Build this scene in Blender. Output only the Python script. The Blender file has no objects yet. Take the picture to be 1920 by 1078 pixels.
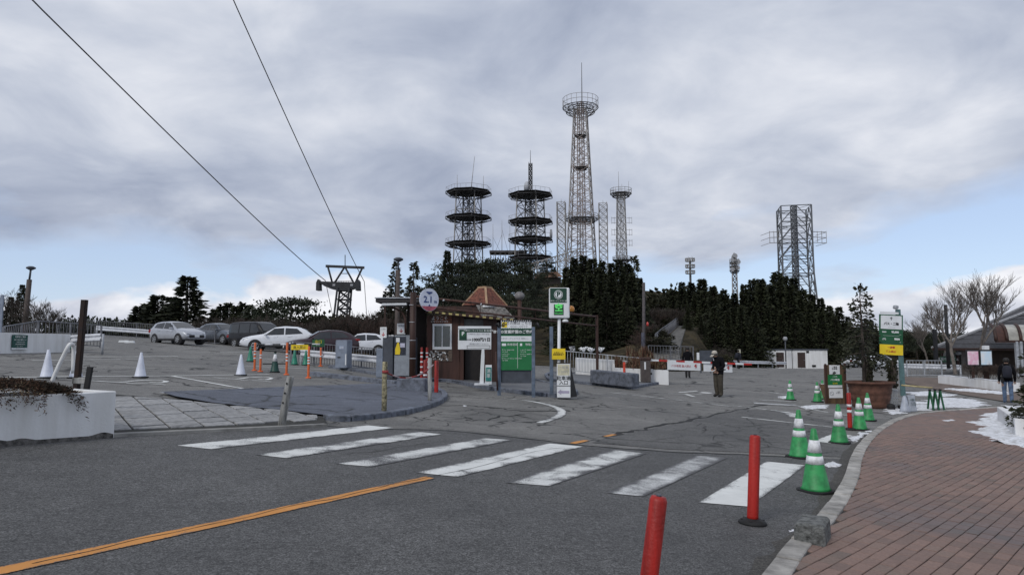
import bpy, bmesh, math, random
from mathutils import Vector, Matrix, noise
R = math.radians
random.seed(7)
sc = bpy.context.scene
C = sc.collection

# ------------------------------------------------------------------ camera
CAM_Z = 1.55
FPX = 1280.0
PITCH = math.atan(111.0 / FPX)
cam_d = bpy.data.cameras.new('camera')
cam_d.sensor_width = 36; cam_d.sensor_fit = 'HORIZONTAL'; cam_d.lens = 24.0
cam_d.clip_start = 0.05; cam_d.clip_end = 4000
cam = bpy.data.objects.new('camera', cam_d); C.objects.link(cam)
cam.location = (0, 0, CAM_Z); cam.rotation_euler = (math.pi / 2 + PITCH, 0, 0)
sc.camera = cam

# ------------------------------------------------------------------ world, sun, exposure
SUN_EL, SUN_AZ = 40.0, 215.0          # azimuth clockwise from +Y
w = bpy.data.worlds.new('World'); sc.world = w; w.use_nodes = True
wt = w.node_tree; wn = wt.nodes; wl = wt.links
for n in list(wn): wn.remove(n)
def N(tree, kind, **kw):
    n = tree.nodes.new(kind)
    for k, v in kw.items():
        if hasattr(n, k): setattr(n, k, v)
    return n
def math_n(t, op, a, b=None, c=None, clamp=False):
    n = t.nodes.new('ShaderNodeMath'); n.operation = op; n.use_clamp = clamp
    for i, v in enumerate((a, b, c)):
        if v is None: continue
        if isinstance(v, (int, float)): n.inputs[i].default_value = v
        else: t.links.new(v, n.inputs[i])
    return n.outputs[0]
def ramp_n(t, fac, stops):
    n = t.nodes.new('ShaderNodeValToRGB'); e = n.color_ramp.elements
    while len(e) > 1: e.remove(e[-1])
    e[0].position = stops[0][0]; e[0].color = stops[0][1]
    for p, c in stops[1:]:
        k = e.new(p); k.color = c
    t.links.new(fac, n.inputs[0]); return n.outputs[0]
def g4(v): return (v, v, v, 1)
def c4(c): return (c[0], c[1], c[2], 1)
def mix_n(t, fac, a, b, blend='MIX'):
    n = t.nodes.new('ShaderNodeMix'); n.data_type = 'RGBA'; n.blend_type = blend
    for s, v in ((n.inputs[0], fac), (n.inputs[6], a), (n.inputs[7], b)):
        if isinstance(v, (int, float)): s.default_value = v
        elif isinstance(v, tuple): s.default_value = c4(v)
        else: t.links.new(v, s)
    return n.outputs[2]
def noise_n(t, vec, scale, detail=4, rough=.55, dist=0.0, dims='3D'):
    n = t.nodes.new('ShaderNodeTexNoise'); n.noise_dimensions = dims
    n.inputs['Scale'].default_value = scale; n.inputs['Detail'].default_value = detail
    n.inputs['Roughness'].default_value = rough; n.inputs['Distortion'].default_value = dist
    if vec is not None: t.links.new(vec, n.inputs['Vector'])
    return n.outputs[0]

sky = N(wt, 'ShaderNodeTexSky', sky_type='NISHITA', sun_disc=False)
sky.sun_elevation = R(SUN_EL); sky.sun_rotation = R(SUN_AZ); sky.altitude = 900; sky.air_density = 1.0; sky.dust_density = .6; sky.ozone_density = 1.2
tc = N(wt, 'ShaderNodeTexCoord')
sep = N(wt, 'ShaderNodeSeparateXYZ'); wl.new(tc.outputs['Generated'], sep.inputs[0])
dx, dy, dz = sep.outputs
zc = math_n(wt, 'MAXIMUM', dz, 0.0)
den = math_n(wt, 'ADD', zc, 0.24)
cmb = N(wt, 'ShaderNodeCombineXYZ')
wl.new(math_n(wt, 'DIVIDE', dx, den), cmb.inputs[0]); wl.new(math_n(wt, 'DIVIDE', dy, den), cmb.inputs[1])
cmb.inputs[2].default_value = 3.7
deck = cmb.outputs[0]
cov_n = noise_n(wt, deck, .75, 7, .52, .35)
tone_n = noise_n(wt, deck, 1.0, 6, .5, .3)
tone2 = noise_n(wt, deck, 2.8, 8, .55, .4)
# the deck breaks up toward the horizon, as seen from under it
low = N(wt, 'ShaderNodeMapRange'); wl.new(zc, low.inputs[0])
low.inputs[1].default_value = .085; low.inputs[2].default_value = .225; low.inputs[3].default_value = -.13; low.inputs[4].default_value = .22
cov = math_n(wt, 'ADD', cov_n, low.outputs[0])
cov_f = ramp_n(wt, cov, [(.46, g4(0)), (.60, g4(1))])
tone = math_n(wt, 'ADD', math_n(wt, 'MULTIPLY', tone_n, .58), math_n(wt, 'MULTIPLY', tone2, .42))
deck_col = ramp_n(wt, tone, [(.35, (.30, .345, .455, 1)), (.45, (.415, .46, .565, 1)), (.535, (.535, .575, .665, 1)), (.63, (.70, .725, .79, 1))])
# piled white clouds low over the horizon
cm2 = N(wt, 'ShaderNodeCombineXYZ')
az = math_n(wt, 'ARCTAN2', dx, dy)
wl.new(math_n(wt, 'MULTIPLY', az, 2.6), cm2.inputs[0]); wl.new(math_n(wt, 'MULTIPLY', dz, 4.6), cm2.inputs[1]); cm2.inputs[2].default_value = 7.7
cum_n = noise_n(wt, cm2.outputs[0], 1.55, 8, .52, .25)
fade = N(wt, 'ShaderNodeMapRange'); wl.new(dz, fade.inputs[0])
fade.inputs[1].default_value = .03; fade.inputs[2].default_value = .14; fade.inputs[3].default_value = .17; fade.inputs[4].default_value = -.22
cum_f = ramp_n(wt, math_n(wt, 'ADD', cum_n, fade.outputs[0]), [(.50, g4(0)), (.56, g4(1))])
cum_c = ramp_n(wt, noise_n(wt, cm2.outputs[0], 4.2, 6, .5, .3), [(.35, (.55, .58, .67, 1)), (.60, (.86, .87, .91, 1))])
nsky = mix_n(wt, 1.0, sky.outputs[0], (.115, .115, .115), 'MULTIPLY')
pale = mix_n(wt, .62, nsky, (.50, .60, .82))
s1 = mix_n(wt, cum_f, pale, cum_c)
s2 = mix_n(wt, cov_f, s1, deck_col)
bg = N(wt, 'ShaderNodeBackground'); wl.new(s2, bg.inputs[0]); bg.inputs[1].default_value = 1.0
wo = N(wt, 'ShaderNodeOutputWorld'); wl.new(bg.outputs[0], wo.inputs[0])

sun_d = bpy.data.lights.new('sun', 'SUN'); sun_d.energy = 1.4; sun_d.angle = R(16); sun_d.color = (1, .96, .9)
sun = bpy.data.objects.new('sun', sun_d); C.objects.link(sun)
sd = Vector((math.sin(R(SUN_AZ)) * math.cos(R(SUN_EL)), math.cos(R(SUN_AZ)) * math.cos(R(SUN_EL)), math.sin(R(SUN_EL))))
sun.rotation_euler = sd.to_track_quat('Z', 'Y').to_euler(); sun.location = (0, 0, 60)
sc.view_settings.view_transform = 'Standard'; sc.view_settings.look = 'None'
sc.view_settings.exposure = 0.12; sc.view_settings.gamma = 1.0; sc.view_settings.use_curve_mapping = False
sc.render.engine = 'CYCLES'
sc.cycles.use_denoising = True
sc.cycles.max_bounces = 6

# ------------------------------------------------------------------ the lie of the land
def sm(a, b, t):
    t = max(0.0, min(1.0, (t - a) / (b - a))); return t * t * (3 - 2 * t)
def _slope(x):
    if x < 0:
        s = -.05 - .025 * sm(3, 7, -x)
        return s * (1 - sm(28, 40, -x))
    return -.05 + .012 * sm(5, 7, x) + .038 * sm(10, 14, x)
_T = {0: 0.0}
_st = .25
for k in range(1, 1400):
    _T[k] = _T[k - 1] + _slope((k - .5) * _st) * _st
    _T[-k] = _T[-k + 1] - _slope(-(k - .5) * _st) * _st
def fx(x):
    q = max(-1390, min(1390, x / _st)); i = math.floor(q); f = q - i
    return _T[i] * (1 - f) + _T[i + 1] * f
def h(x, y):
    return fx(x) + .2 * sm(28, 42, y) - .7 * sm(55, 85, y) * sm(12, 30, x)
def yback(x):
    if x <= 8: return 53.0
    if x >= 34: return 92.0
    return 53 + 39 * (x - 8) / 26
def hill(x, y):
    d = y - yback(x)
    if d < 0: return 0.0
    cx = 24.0
    a = math.exp(-((x - cx) / (38.0 if x < cx else 85.0)) ** 2)
    up = 20.5 * sm(0, 125, d) * a
    up -= 15 * sm(0, 90, d) * sm(5, 45, -x)
    up -= 14 * sm(10, 160, d) * sm(60, 150, x)
    up -= 60 * sm(200, 420, d)
    up += 1.2 * noise.noise(Vector((x * .05, y * .05, 0))) * sm(4, 30, d)
    return up
PATH = [(52, 1252, 679, 34), (56, 1251, 664, 30), (60, 1256, 650, 25), (65, 1263, 638, 20), (70, 1270, 628, 15), (76, 1276, 619, 11), (83, 1281, 611, 8)]
def path_at(y):
    q = [(Y, (px - 960) / FPX * Y, CAM_Z + (650 - py) / FPX * Y) for Y, px, py, w_ in PATH]
    if y <= q[0][0]: return q[0][1], q[0][2]
    for a, b in zip(q, q[1:]):
        if y <= b[0]:
            f = (y - a[0]) / (b[0] - a[0]); return a[1] + (b[1] - a[1]) * f, a[2] + (b[2] - a[2]) * f
    f = (y - q[-1][0]); return q[-1][1] + f * .22, q[-1][2] + f * .06
def terrain(x, y):
    z = h(x, min(y, 90)) + hill(x, y)
    if 50 < y < 112:
        cx, cz = path_at(y); w_ = (1 - (sm(1.9, 3.6, x - cx) if x > cx else sm(2.2, 10.5, cx - x))) * sm(51, 55, y) * (1 - sm(86, 110, y))
        if cz - .1 > z or w_ > .9: z = z + (cz - .12 - z) * w_
    return z

# pixel of the 1920 x 1078 photograph -> place on the land / at a depth
_cp, _sp = math.cos(PITCH), math.sin(PITCH)
def ray(px, py):
    u = (px - 960) / FPX; v = (539 - py) / FPX
    d = Vector((u, _cp - v * _sp, _sp + v * _cp))
    return d / d.y
def P(px, py, Y):
    d = ray(px, py); return Vector((d.x * Y, Y, CAM_Z + d.z * Y))
def G(px, py, dz=0.0):
    d = ray(px, py); lo, hi = 1.0, 130.0
    f = lambda Y: CAM_Z + d.z * Y - h(d.x * Y, Y) - dz
    n = 260; prev = 1.5
    for i in range(1, n + 1):
        Y = 1.5 + (130 - 1.5) * (i / n) ** 1.6
        if f(Y) <= 0:
            lo, hi = prev, Y
            for _ in range(40):
                m = (lo + hi) / 2
                if f(m) > 0: lo = m
                else: hi = m
            Y = (lo + hi) / 2
            return Vector((d.x * Y, Y, h(d.x * Y, Y) + dz))
        prev = Y
    return P(px, py, 130)
def onland(x, y): return Vector((x, y, terrain(x, y)))
def mpp(Y): return Y / FPX

# ------------------------------------------------------------------ materials
MATS = {}
def mat(name, col, rough=.7, metal=0.0, var=.12, scale=6.0, bump=0.0, bscale=40.0, col2=None, spec=.4, coat=0.0, streak=False, objvar=0.0):
    if name in MATS: return MATS[name]
    m = bpy.data.materials.new(name); m.use_nodes = True; t = m.node_tree
    b = t.nodes['Principled BSDF']
    geo = N(t, 'ShaderNodeNewGeometry'); vec = geo.outputs['Position']
    if streak:
        mp = N(t, 'ShaderNodeMapping'); mp.inputs['Scale'].default_value = (1, 1, .12); t.links.new(vec, mp.inputs[0]); vec = mp.outputs[0]
    nz = noise_n(t, vec, scale, 5, .6)
    c2 = col2 or tuple(max(0, c * (1 - 2.2 * var)) for c in col)
    c1 = tuple(min(1, c * (1 + var * .6)) for c in col)
    colr = ramp_n(t, nz, [(.3, c4(c2)), (.62, c4(c1))])
    if objvar:
        oi = N(t, 'ShaderNodeObjectInfo'); colr = mix_n(t, 1, colr, ramp_n(t, oi.outputs['Random'], [(0, g4(1 - objvar)), (1, g4(1 + objvar))]), 'MULTIPLY')
    t.links.new(colr, b.inputs['Base Color'])
    rr = math_n(t, 'ADD', math_n(t, 'MULTIPLY', nz, .25), rough - .12, clamp=True)
    t.links.new(rr, b.inputs['Roughness'])
    b.inputs['Metallic'].default_value = metal; b.inputs['Specular IOR Level'].default_value = spec
    if coat: b.inputs['Coat Weight'].default_value = coat; b.inputs['Coat Roughness'].default_value = .08
    if bump:
        bn = N(t, 'ShaderNodeBump'); bn.inputs['Strength'].default_value = bump; bn.inputs['Distance'].default_value = .02
        t.links.new(noise_n(t, geo.outputs['Position'], bscale, 4, .6), bn.inputs['Height']); t.links.new(bn.outputs[0], b.inputs['Normal'])
    MATS[name] = m; return m
def glass_mat(name, col=(.02, .024, .028), rough=.06):
    if name in MATS: return MATS[name]
    m = mat(name, col, rough + .1, var=.2, scale=2, spec=.8, coat=.6); return m
def emit_mat(name, col, s):
    if name in MATS: return MATS[name]
    m = bpy.data.materials.new(name); m.use_nodes = True; b = m.node_tree.nodes['Principled BSDF']
    b.inputs['Base Color'].default_value = c4(col); b.inputs['Emission Color'].default_value = c4(col); b.inputs['Emission Strength'].default_value = s
    MATS[name] = m; return m

def asphalt(name, col, speck=.5, crack=0.0, cscale=.8, patch=.25):
    m = bpy.data.materials.new(name); m.use_nodes = True; t = m.node_tree; b = t.nodes['Principled BSDF']
    vec = N(t, 'ShaderNodeNewGeometry').outputs['Position']
    big = noise_n(t, vec, .35, 5, .6, .4); mid = noise_n(t, vec, 3.2, 4, .6)
    fine = noise_n(t, vec, 75, 2, .7); fine2 = noise_n(t, vec, 24, 5, .8)
    base = ramp_n(t, big, [(.3, c4(tuple(c * (1 - patch) for c in col))), (.68, c4(tuple(c * (1 + patch) for c in col)))])
    f1 = ramp_n(t, fine, [(.32, g4(1 - speck)), (.5, g4(1)), (.70, g4(1 + speck * 1.3))])
    f2 = ramp_n(t, fine2, [(.3, g4(1 - speck * .85)), (.5, g4(1)), (.7, g4(1 + speck * .95))])
    f3 = ramp_n(t, mid, [(.3, g4(.86)), (.7, g4(1.12))])
    c = mix_n(t, 1, base, f1, 'MULTIPLY'); c = mix_n(t, 1, c, f2, 'MULTIPLY'); c = mix_n(t, 1, c, f3, 'MULTIPLY')
    if crack:
        wv = N(t, 'ShaderNodeVectorMath', operation='ADD')
        nzc = N(t, 'ShaderNodeTexNoise'); nzc.inputs['Scale'].default_value = 1.6; nzc.inputs['Detail'].default_value = 5; t.links.new(vec, nzc.inputs['Vector'])
        sc_ = N(t, 'ShaderNodeVectorMath', operation='SCALE'); t.links.new(nzc.outputs['Color'], sc_.inputs[0]); sc_.inputs['Scale'].default_value = .9
        t.links.new(vec, wv.inputs[0]); t.links.new(sc_.outputs[0], wv.inputs[1])
        fl = N(t, 'ShaderNodeMapping'); fl.inputs['Scale'].default_value = (1, 1, 0); t.links.new(wv.outputs[0], fl.inputs[0])
        vo = N(t, 'ShaderNodeTexVoronoi', feature='DISTANCE_TO_EDGE'); vo.inputs['Scale'].default_value = cscale; t.links.new(fl.outputs[0], vo.inputs['Vector'])
        ln = ramp_n(t, vo.outputs['Distance'], [(.008, g4(1)), (.032, g4(0))])
        msk = ramp_n(t, noise_n(t, vec, .45, 3, .5), [(.42, g4(0)), (.54, g4(1))])
        f = math_n(t, 'MULTIPLY', math_n(t, 'MULTIPLY', ln, msk), crack)
        c = mix_n(t, f, c, (.018, .018, .018))
    t.links.new(c, b.inputs['Base Color'])
    t.links.new(ramp_n(t, big, [(.35, g4(.72)), (.6, g4(.92))]), b.inputs['Roughness'])
    b.inputs['Specular IOR Level'].default_value = .3
    bn = N(t, 'ShaderNodeBump'); bn.inputs['Strength'].default_value = .55; bn.inputs['Distance'].default_value = .008
    t.links.new(fine2, bn.inputs['Height']); t.links.new(bn.outputs[0], b.inputs['Normal'])
    MATS[name] = m; return m
def paint(name, col, wear=.5, under=(.075, .075, .078), soft=.06):
    """road paint, worn through to the asphalt in specks"""
    m = bpy.data.materials.new(name); m.use_nodes = True; t = m.node_tree; b = t.nodes['Principled BSDF']
    vec = N(t, 'ShaderNodeNewGeometry').outputs['Position']
    uv = N(t, 'ShaderNodeUVMap'); su = N(t, 'ShaderNodeSeparateXYZ'); t.links.new(uv.outputs[0], su.inputs[0])
    edge = math_n(t, 'ABSOLUTE', math_n(t, 'SUBTRACT', su.outputs[1], .5))
    a = noise_n(t, vec, 60, 3, .75); l = noise_n(t, vec, 2.2, 4, .6, .4)
    v = math_n(t, 'ADD', math_n(t, 'MULTIPLY', a, .5), math_n(t, 'MULTIPLY', l, .6))
    v = math_n(t, 'ADD', v, math_n(t, 'MULTIPLY', math_n(t, 'POWER', math_n(t, 'MULTIPLY', edge, 2.0), 4.0), .09 + wear * .16))
    thr = .80 - wear * .32
    f = ramp_n(t, v, [(thr - soft, g4(0)), (thr + soft, g4(1))])
    c = mix_n(t, f, ramp_n(t, noise_n(t, vec, 5, 4), [(.3, c4(tuple(k * .86 for k in col))), (.7, c4(col))]), under)
    t.links.new(c, b.inputs['Base Color']); b.inputs['Roughness'].default_value = .75
    MATS[name] = m; return m

# ------------------------------------------------------------------ mesh helpers
class MB:
    def __init__(s): s.v = []; s.f = []; s.m = []; s.sm = []
    def add(s, vs, fs, mi=0, smooth=False):
        o = len(s.v); s.v += [tuple(v) for v in vs]
        for f in fs: s.f.append(tuple(i + o for i in f)); s.m.append(mi); s.sm.append(smooth)
        return s
    def box(s, c, size, rot=None, mi=0, taper=1.0):
        x, y, z = (k / 2 for k in size); c = Vector(c)
        vs = []
        for zz in (-z, z):
            k = 1 if zz < 0 else taper
            for xx, yy in ((-x, -y), (x, -y), (x, y), (-x, y)): vs.append(Vector((xx * k, yy * k, zz)))
        if rot is not None:
            if isinstance(rot, (int, float)): rot = Matrix.Rotation(rot, 3, 'Z')
            vs = [rot @ v for v in vs]
        return s.add([c + v for v in vs], [(0, 3, 2, 1), (4, 5, 6, 7), (0, 1, 5, 4), (1, 2, 6, 5), (2, 3, 7, 6), (3, 0, 4, 7)], mi)
    def beam(s, a, b, wx, wy, mi=0, up=Vector((0, 0, 1))):
        a = Vector(a); b = Vector(b); d = (b - a); L = d.length
        if L < 1e-6: return s
        d /= L
        if abs(d.dot(up)) > .98: up = Vector((0, 1, 0))
        r = d.cross(up).normalized(); u = r.cross(d)
        M = Matrix((r, d, u)).transposed()
        return s.box((a + b) / 2, (wx, L, wy), M, mi)
    def tube(s, a, b, r0, r1=None, n=8, mi=0, caps=True, smooth=True):
        r1 = r0 if r1 is None else r1
        a = Vector(a); b = Vector(b); d = b - a
        if d.length < 1e-6: return s
        d.normalize(); up = Vector((0, 0, 1)) if abs(d.z) < .95 else Vector((1, 0, 0))
        u = d.cross(up).normalized(); v = u.cross(d)
        vs = []
        for p, r in ((a, r0), (b, r1)):
            for i in range(n):
                t = 2 * math.pi * i / n; vs.append(p + u * (r * math.cos(t)) + v * (r * math.sin(t)))
        fs = [(i, i + n, (i + 1) % n + n, (i + 1) % n) for i in range(n)]
        s.add(vs, fs, mi, smooth)
        if caps:
            s.add(vs[:n], [tuple(range(n))], mi); s.add(vs[n:], [tuple(reversed(range(n)))], mi)
        return s
    def path(s, pts, r, n=6, mi=0):
        pts = [Vector(p) for p in pts]; rs = r if isinstance(r, (list, tuple)) else [r] * len(pts)
        vs = []; k = len(pts); pu = None
        for i, p in enumerate(pts):
            d = (pts[min(i + 1, k - 1)] - pts[max(i - 1, 0)]).normalized()
            if pu is None:
                up = Vector((0, 0, 1)) if abs(d.z) < .9 else Vector((1, 0, 0)); pu = d.cross(up).normalized()
            u = (pu - d * pu.dot(d)).normalized(); v = d.cross(u); pu = u
            for j in range(n):
                t = 2 * math.pi * j / n; vs.append(p + (u * math.cos(t) + v * math.sin(t)) * rs[i])
        fs = [(i * n + j, i * n + (j + 1) % n, (i + 1) * n + (j + 1) % n, (i + 1) * n + j) for i in range(k - 1) for j in range(n)]
        s.add(vs, fs, mi, True); s.add(vs[:n], [tuple(reversed(range(n)))], mi); s.add(vs[-n:], [tuple(range(n))], mi)
        return s
    def lathe(s, prof, n=20, c=(0, 0, 0), mi=0, smooth=True, sq=None):
        c = Vector(c); vs = []
        for r, z in prof:
            for i in range(n):
                t = 2 * math.pi * i / n; vs.append(c + Vector((r * math.cos(t), r * math.sin(t), z)))
        fs = [(k * n + i, k * n + (i + 1) % n, (k + 1) * n + (i + 1) % n, (k + 1) * n + i) for k in range(len(prof) - 1) for i in range(n)]
        s.add(vs, fs, mi, smooth)
        s.add(vs[:n], [tuple(reversed(range(n)))], mi); s.add(vs[-n:], [tuple(range(n))], mi)
        return s
    def prism(s, poly, z0, z1, mi=0, xz=False):
        """polygon (ccw) in XY swept in Z, or in XZ swept in Y"""
        n = len(poly)
        if xz: vs = [(p[0], z0, p[1]) for p in poly] + [(p[0], z1, p[1]) for p in poly]
        else: vs = [(p[0], p[1], z0) for p in poly] + [(p[0], p[1], z1) for p in poly]
        fs = [tuple(reversed(range(n))), tuple(range(n, 2 * n))] + [(i, (i + 1) % n, (i + 1) % n + n, i + n) for i in range(n)]
        return s.add(vs, fs, mi)
    def quad(s, a, b, c, d, mi=0): return s.add([a, b, c, d], [(0, 1, 2, 3)], mi)
    def mesh(s, name, mats, bevel=0.0, fix=True):
        me = bpy.data.meshes.new(name); me.from_pydata(s.v, [], s.f)
        for m in (mats if isinstance(mats, (list, tuple)) else [mats]): me.materials.append(m)
        me.polygons.foreach_set('material_index', s.m); me.polygons.foreach_set('use_smooth', s.sm)
        if bevel or fix:
            bm = bmesh.new(); bm.from_mesh(me)
            if len(bm.verts) < 20000: bmesh.ops.remove_doubles(bm, verts=bm.verts, dist=1e-5)
            if len(bm.faces) < 6000: bmesh.ops.recalc_face_normals(bm, faces=bm.faces)
            if bevel:
                es = [e for e in bm.edges if len(e.link_faces) == 2 and e.calc_face_angle(0) > R(35)]
                bmesh.ops.bevel(bm, geom=es, offset=bevel, segments=1, affect='EDGES', clamp_overlap=True)
            bm.to_mesh(me); bm.free()
        me.update(); return me
    def build(s, name, mats, parent=None, bevel=0.0, loc=None, rz=0, fix=True):
        o = bpy.data.objects.new(name, s.mesh(name, mats, bevel, fix)); C.objects.link(o)
        if parent is not None: o.parent = parent
        if loc is not None: o.location = loc
        if rz: o.rotation_euler = (0, 0, rz)
        return o
def tag(o, label=None, cat=None, group=None, kind=None):
    if label: o['label'] = label
    if cat: o['category'] = cat
    if group: o['group'] = group
    if kind: o['kind'] = kind
    return o
def thing(name, label, cat, loc=(0, 0, 0), rz=0.0, group=None):
    o = bpy.data.objects.new(name, None); C.objects.link(o); o.empty_display_size = .1
    o.location = loc; o.rotation_euler = (0, 0, rz); return tag(o, label, cat, group)
def obj(name, me, parent=None, loc=None, rot=None):
    o = bpy.data.objects.new(name, me); C.objects.link(o)
    if parent is not None: o.parent = parent
    if loc is not None: o.location = loc
    if rot is not None: o.rotation_euler = rot
    return o
def copy_tree(src, parent=None, root=True):
    c = src.copy(); C.objects.link(c)
    if parent is not None: c.parent = parent
    for ch in KIDS.get(src.name, list(src.children)): copy_tree(ch, c, False)
    return c
KIDS = {}
def put(src, first, loc, rz, label, group=None, scale=1.0):
    o = src if first else copy_tree(src)
    o.location = loc; o.rotation_euler = (0, 0, rz); o.scale = (scale,) * 3 if isinstance(scale, (int, float)) else scale
    o['label'] = label
    if group: o['group'] = group
    return o
def text(s, size, parent, loc, m, name='lettering', rot=(math.pi / 2, 0, 0), align='CENTER', bold=0.0, sx=1.0):
    cu = bpy.data.curves.new(name, 'FONT'); cu.body = s; cu.size = size; cu.align_x = align; cu.align_y = 'CENTER'; cu.extrude = .0012; cu.offset = bold; cu.resolution_u = 2
    t = bpy.data.objects.new(name, cu); me = bpy.data.meshes.new_from_object(t)
    bpy.data.objects.remove(t); me.materials.clear(); me.materials.append(m)
    if me.materials and len(me.polygons): me.polygons.foreach_set('material_index', [0] * len(me.polygons))
    o = obj(name, me, parent, loc, rot); o.scale = (sx, 1, 1); return o
def sheet(name, poly, m, dz=0.0, step=1.0, parent=None, hf=None, xy=True):
    """flat polygon (list of (x, y)) laid on the land"""
    hf = hf or h
    bm = bmesh.new(); vs = [bm.verts.new((p[0], p[1], 0)) for p in poly]; f = bm.faces.new(vs)
    bm.normal_update()
    if f.normal.z < 0: bmesh.ops.reverse_faces(bm, faces=[f])
    bmesh.ops.triangulate(bm, faces=bm.faces[:])
    xs = [p[0] for p in poly]; ys = [p[1] for p in poly]
    k = math.ceil(min(xs) / step)
    while k * step < max(xs):
        bmesh.ops.bisect_plane(bm, geom=bm.verts[:] + bm.edges[:] + bm.faces[:], plane_co=(k * step, 0, 0), plane_no=(1, 0, 0)); k += 1
    yst = 2.0 if step < 2 else step
    k = math.ceil(max(28 if hf is h else -1e9, min(ys)) / yst)
    while k * yst < min(max(ys), 86 if hf is h else 1e9):
        bmesh.ops.bisect_plane(bm, geom=bm.verts[:] + bm.edges[:] + bm.faces[:], plane_co=(0, k * yst, 0), plane_no=(0, 1, 0)); k += 1
    for v in bm.verts: v.co.z = hf(v.co.x, v.co.y) + dz
    me = bpy.data.meshes.new(name); bm.to_mesh(me); bm.free(); me.materials.append(m)
    return obj(name, me, parent)
def gp(*pts): return [tuple(G(*p)[:2]) for p in pts]
def strip(pts, wid):
    """a band of the given width along a polyline of (x, y)"""
    L, Rr = [], []
    for i, p in enumerate(pts):
        a = Vector(pts[max(i - 1, 0)]); b = Vector(pts[min(i + 1, len(pts) - 1)]); d = (b - a).normalized(); n = Vector((-d.y, d.x))
        w_ = wid if isinstance(wid, (int, float)) else wid[i]
        L.append(tuple(Vector(p) + n * w_ / 2)); Rr.append(tuple(Vector(p) - n * w_ / 2))
    return Rr + L[::-1]
def inside(poly, x, y):
    c = False; j = len(poly) - 1
    for i in range(len(poly)):
        xi, yi = poly[i]; xj, yj = poly[j]
        if (yi > y) != (yj > y) and x < (xj - xi) * (y - yi) / (yj - yi) + xi: c = not c
        j = i
    return c
def smooth_line(pts, k=6):
    out = []; n = len(pts)
    for i in range(n - 1):
        p0, p1, p2, p3 = (Vector(pts[max(0, min(n - 1, i + d))]) for d in (-1, 0, 1, 2))
        for j in range(k):
            t = j / k
            out.append(.5 * ((2 * p1) + (p2 - p0) * t + (2 * p0 - 5 * p1 + 4 * p2 - p3) * t * t + (3 * p1 - p0 - 3 * p2 + p3) * t ** 3))
    out.append(Vector(pts[-1])); return out
def pl(pts, k=6): return [tuple(p) for p in smooth_line(pts, k)]

def spray(q, p, d, L_, w_, rnd, mi=0):
    """a leaf spray: a slim blade along d, turned at random"""
    d = d.normalized(); s = d.cross(Vector((0, 0, 1)))
    if s.length < .1: s = Vector((1, 0, 0))
    s.normalize(); u = s.cross(d); a = rnd.uniform(0, 3.14); s2 = s * math.cos(a) + u * math.sin(a)
    tip = p + d * L_; q.add([p - s2 * w_ * .3, p + d * L_ * .45 - s2 * w_, tip, p + d * L_ * .45 + s2 * w_], [(0, 1, 2, 3)], mi)
# ------------------------------------------------------------------ ground, roads, pavements
def ground_mat():
    m = bpy.data.materials.new('hill_soil'); m.use_nodes = True; t = m.node_tree; b = t.nodes['Principled BSDF']
    vec = N(t, 'ShaderNodeNewGeometry').outputs['Position']
    c = ramp_n(t, noise_n(t, vec, .35, 7, .65, .5), [(.3, (.018, .016, .011, 1)), (.48, (.05, .042, .026, 1)), (.6, (.09, .072, .042, 1)), (.75, (.03, .036, .018, 1))])
    c = mix_n(t, 1, c, ramp_n(t, noise_n(t, vec, 6, 5, .7), [(.3, g4(.55)), (.7, g4(1.35))]), 'MULTIPLY')
    t.links.new(c, b.inputs['Base Color']); b.inputs['Roughness'].default_value = .95; b.inputs['Specular IOR Level'].default_value = .1
    bn = N(t, 'ShaderNodeBump'); bn.inputs['Distance'].default_value = .3; t.links.new(noise_n(t, vec, 3, 5, .7), bn.inputs['Height']); t.links.new(bn.outputs[0], b.inputs['Normal'])
    return m
def axis(lo, hi, near_lo, near_hi, fine, coarse):
    o = []; v = lo
    while v < hi: o.append(v); v += fine if near_lo <= v < near_hi else coarse
    o.append(hi); return o
gx = axis(-900, 900, -80, 130, 2.0, 30.0); gy = axis(-60, 1500, 20, 240, 2.0, 20.0)
mb = MB()
vs = [(x, y, terrain(x, y) - (.3 if y < yback(x) - 1.5 else (.06 if y < yback(x) + 1 else .0))) for y in gy for x in gx]
nx = len(gx)
mb.add(vs, [(j * nx + i, j * nx + i + 1, (j + 1) * nx + i + 1, (j + 1) * nx + i) for j in range(len(gy) - 1) for i in range(nx - 1)], 0, True)
tag(mb.build('ground', ground_mat(), fix=False), kind='structure')

A_lot = asphalt('old_asphalt', (.158, .155, .148), .42, .95, .55, .26)
A_road = asphalt('road_asphalt', (.086, .086, .086), .66, 0.0, patch=.26)
A_patch = asphalt('patched_asphalt', (.100, .099, .097), .5, .9, .8, .32)
A_lane = asphalt('lane_asphalt', (.150, .147, .140), .42, 1.0, .9, .3)

lot_poly = [(-50, 6), (-50, 53), (8, 53), (12, 59), (34, 92), (75, 92), (75, -8), (-50, -8)]
lot = tag(sheet('parking_lot', lot_poly, A_lot, 0, 1.0), kind='structure')

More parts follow.
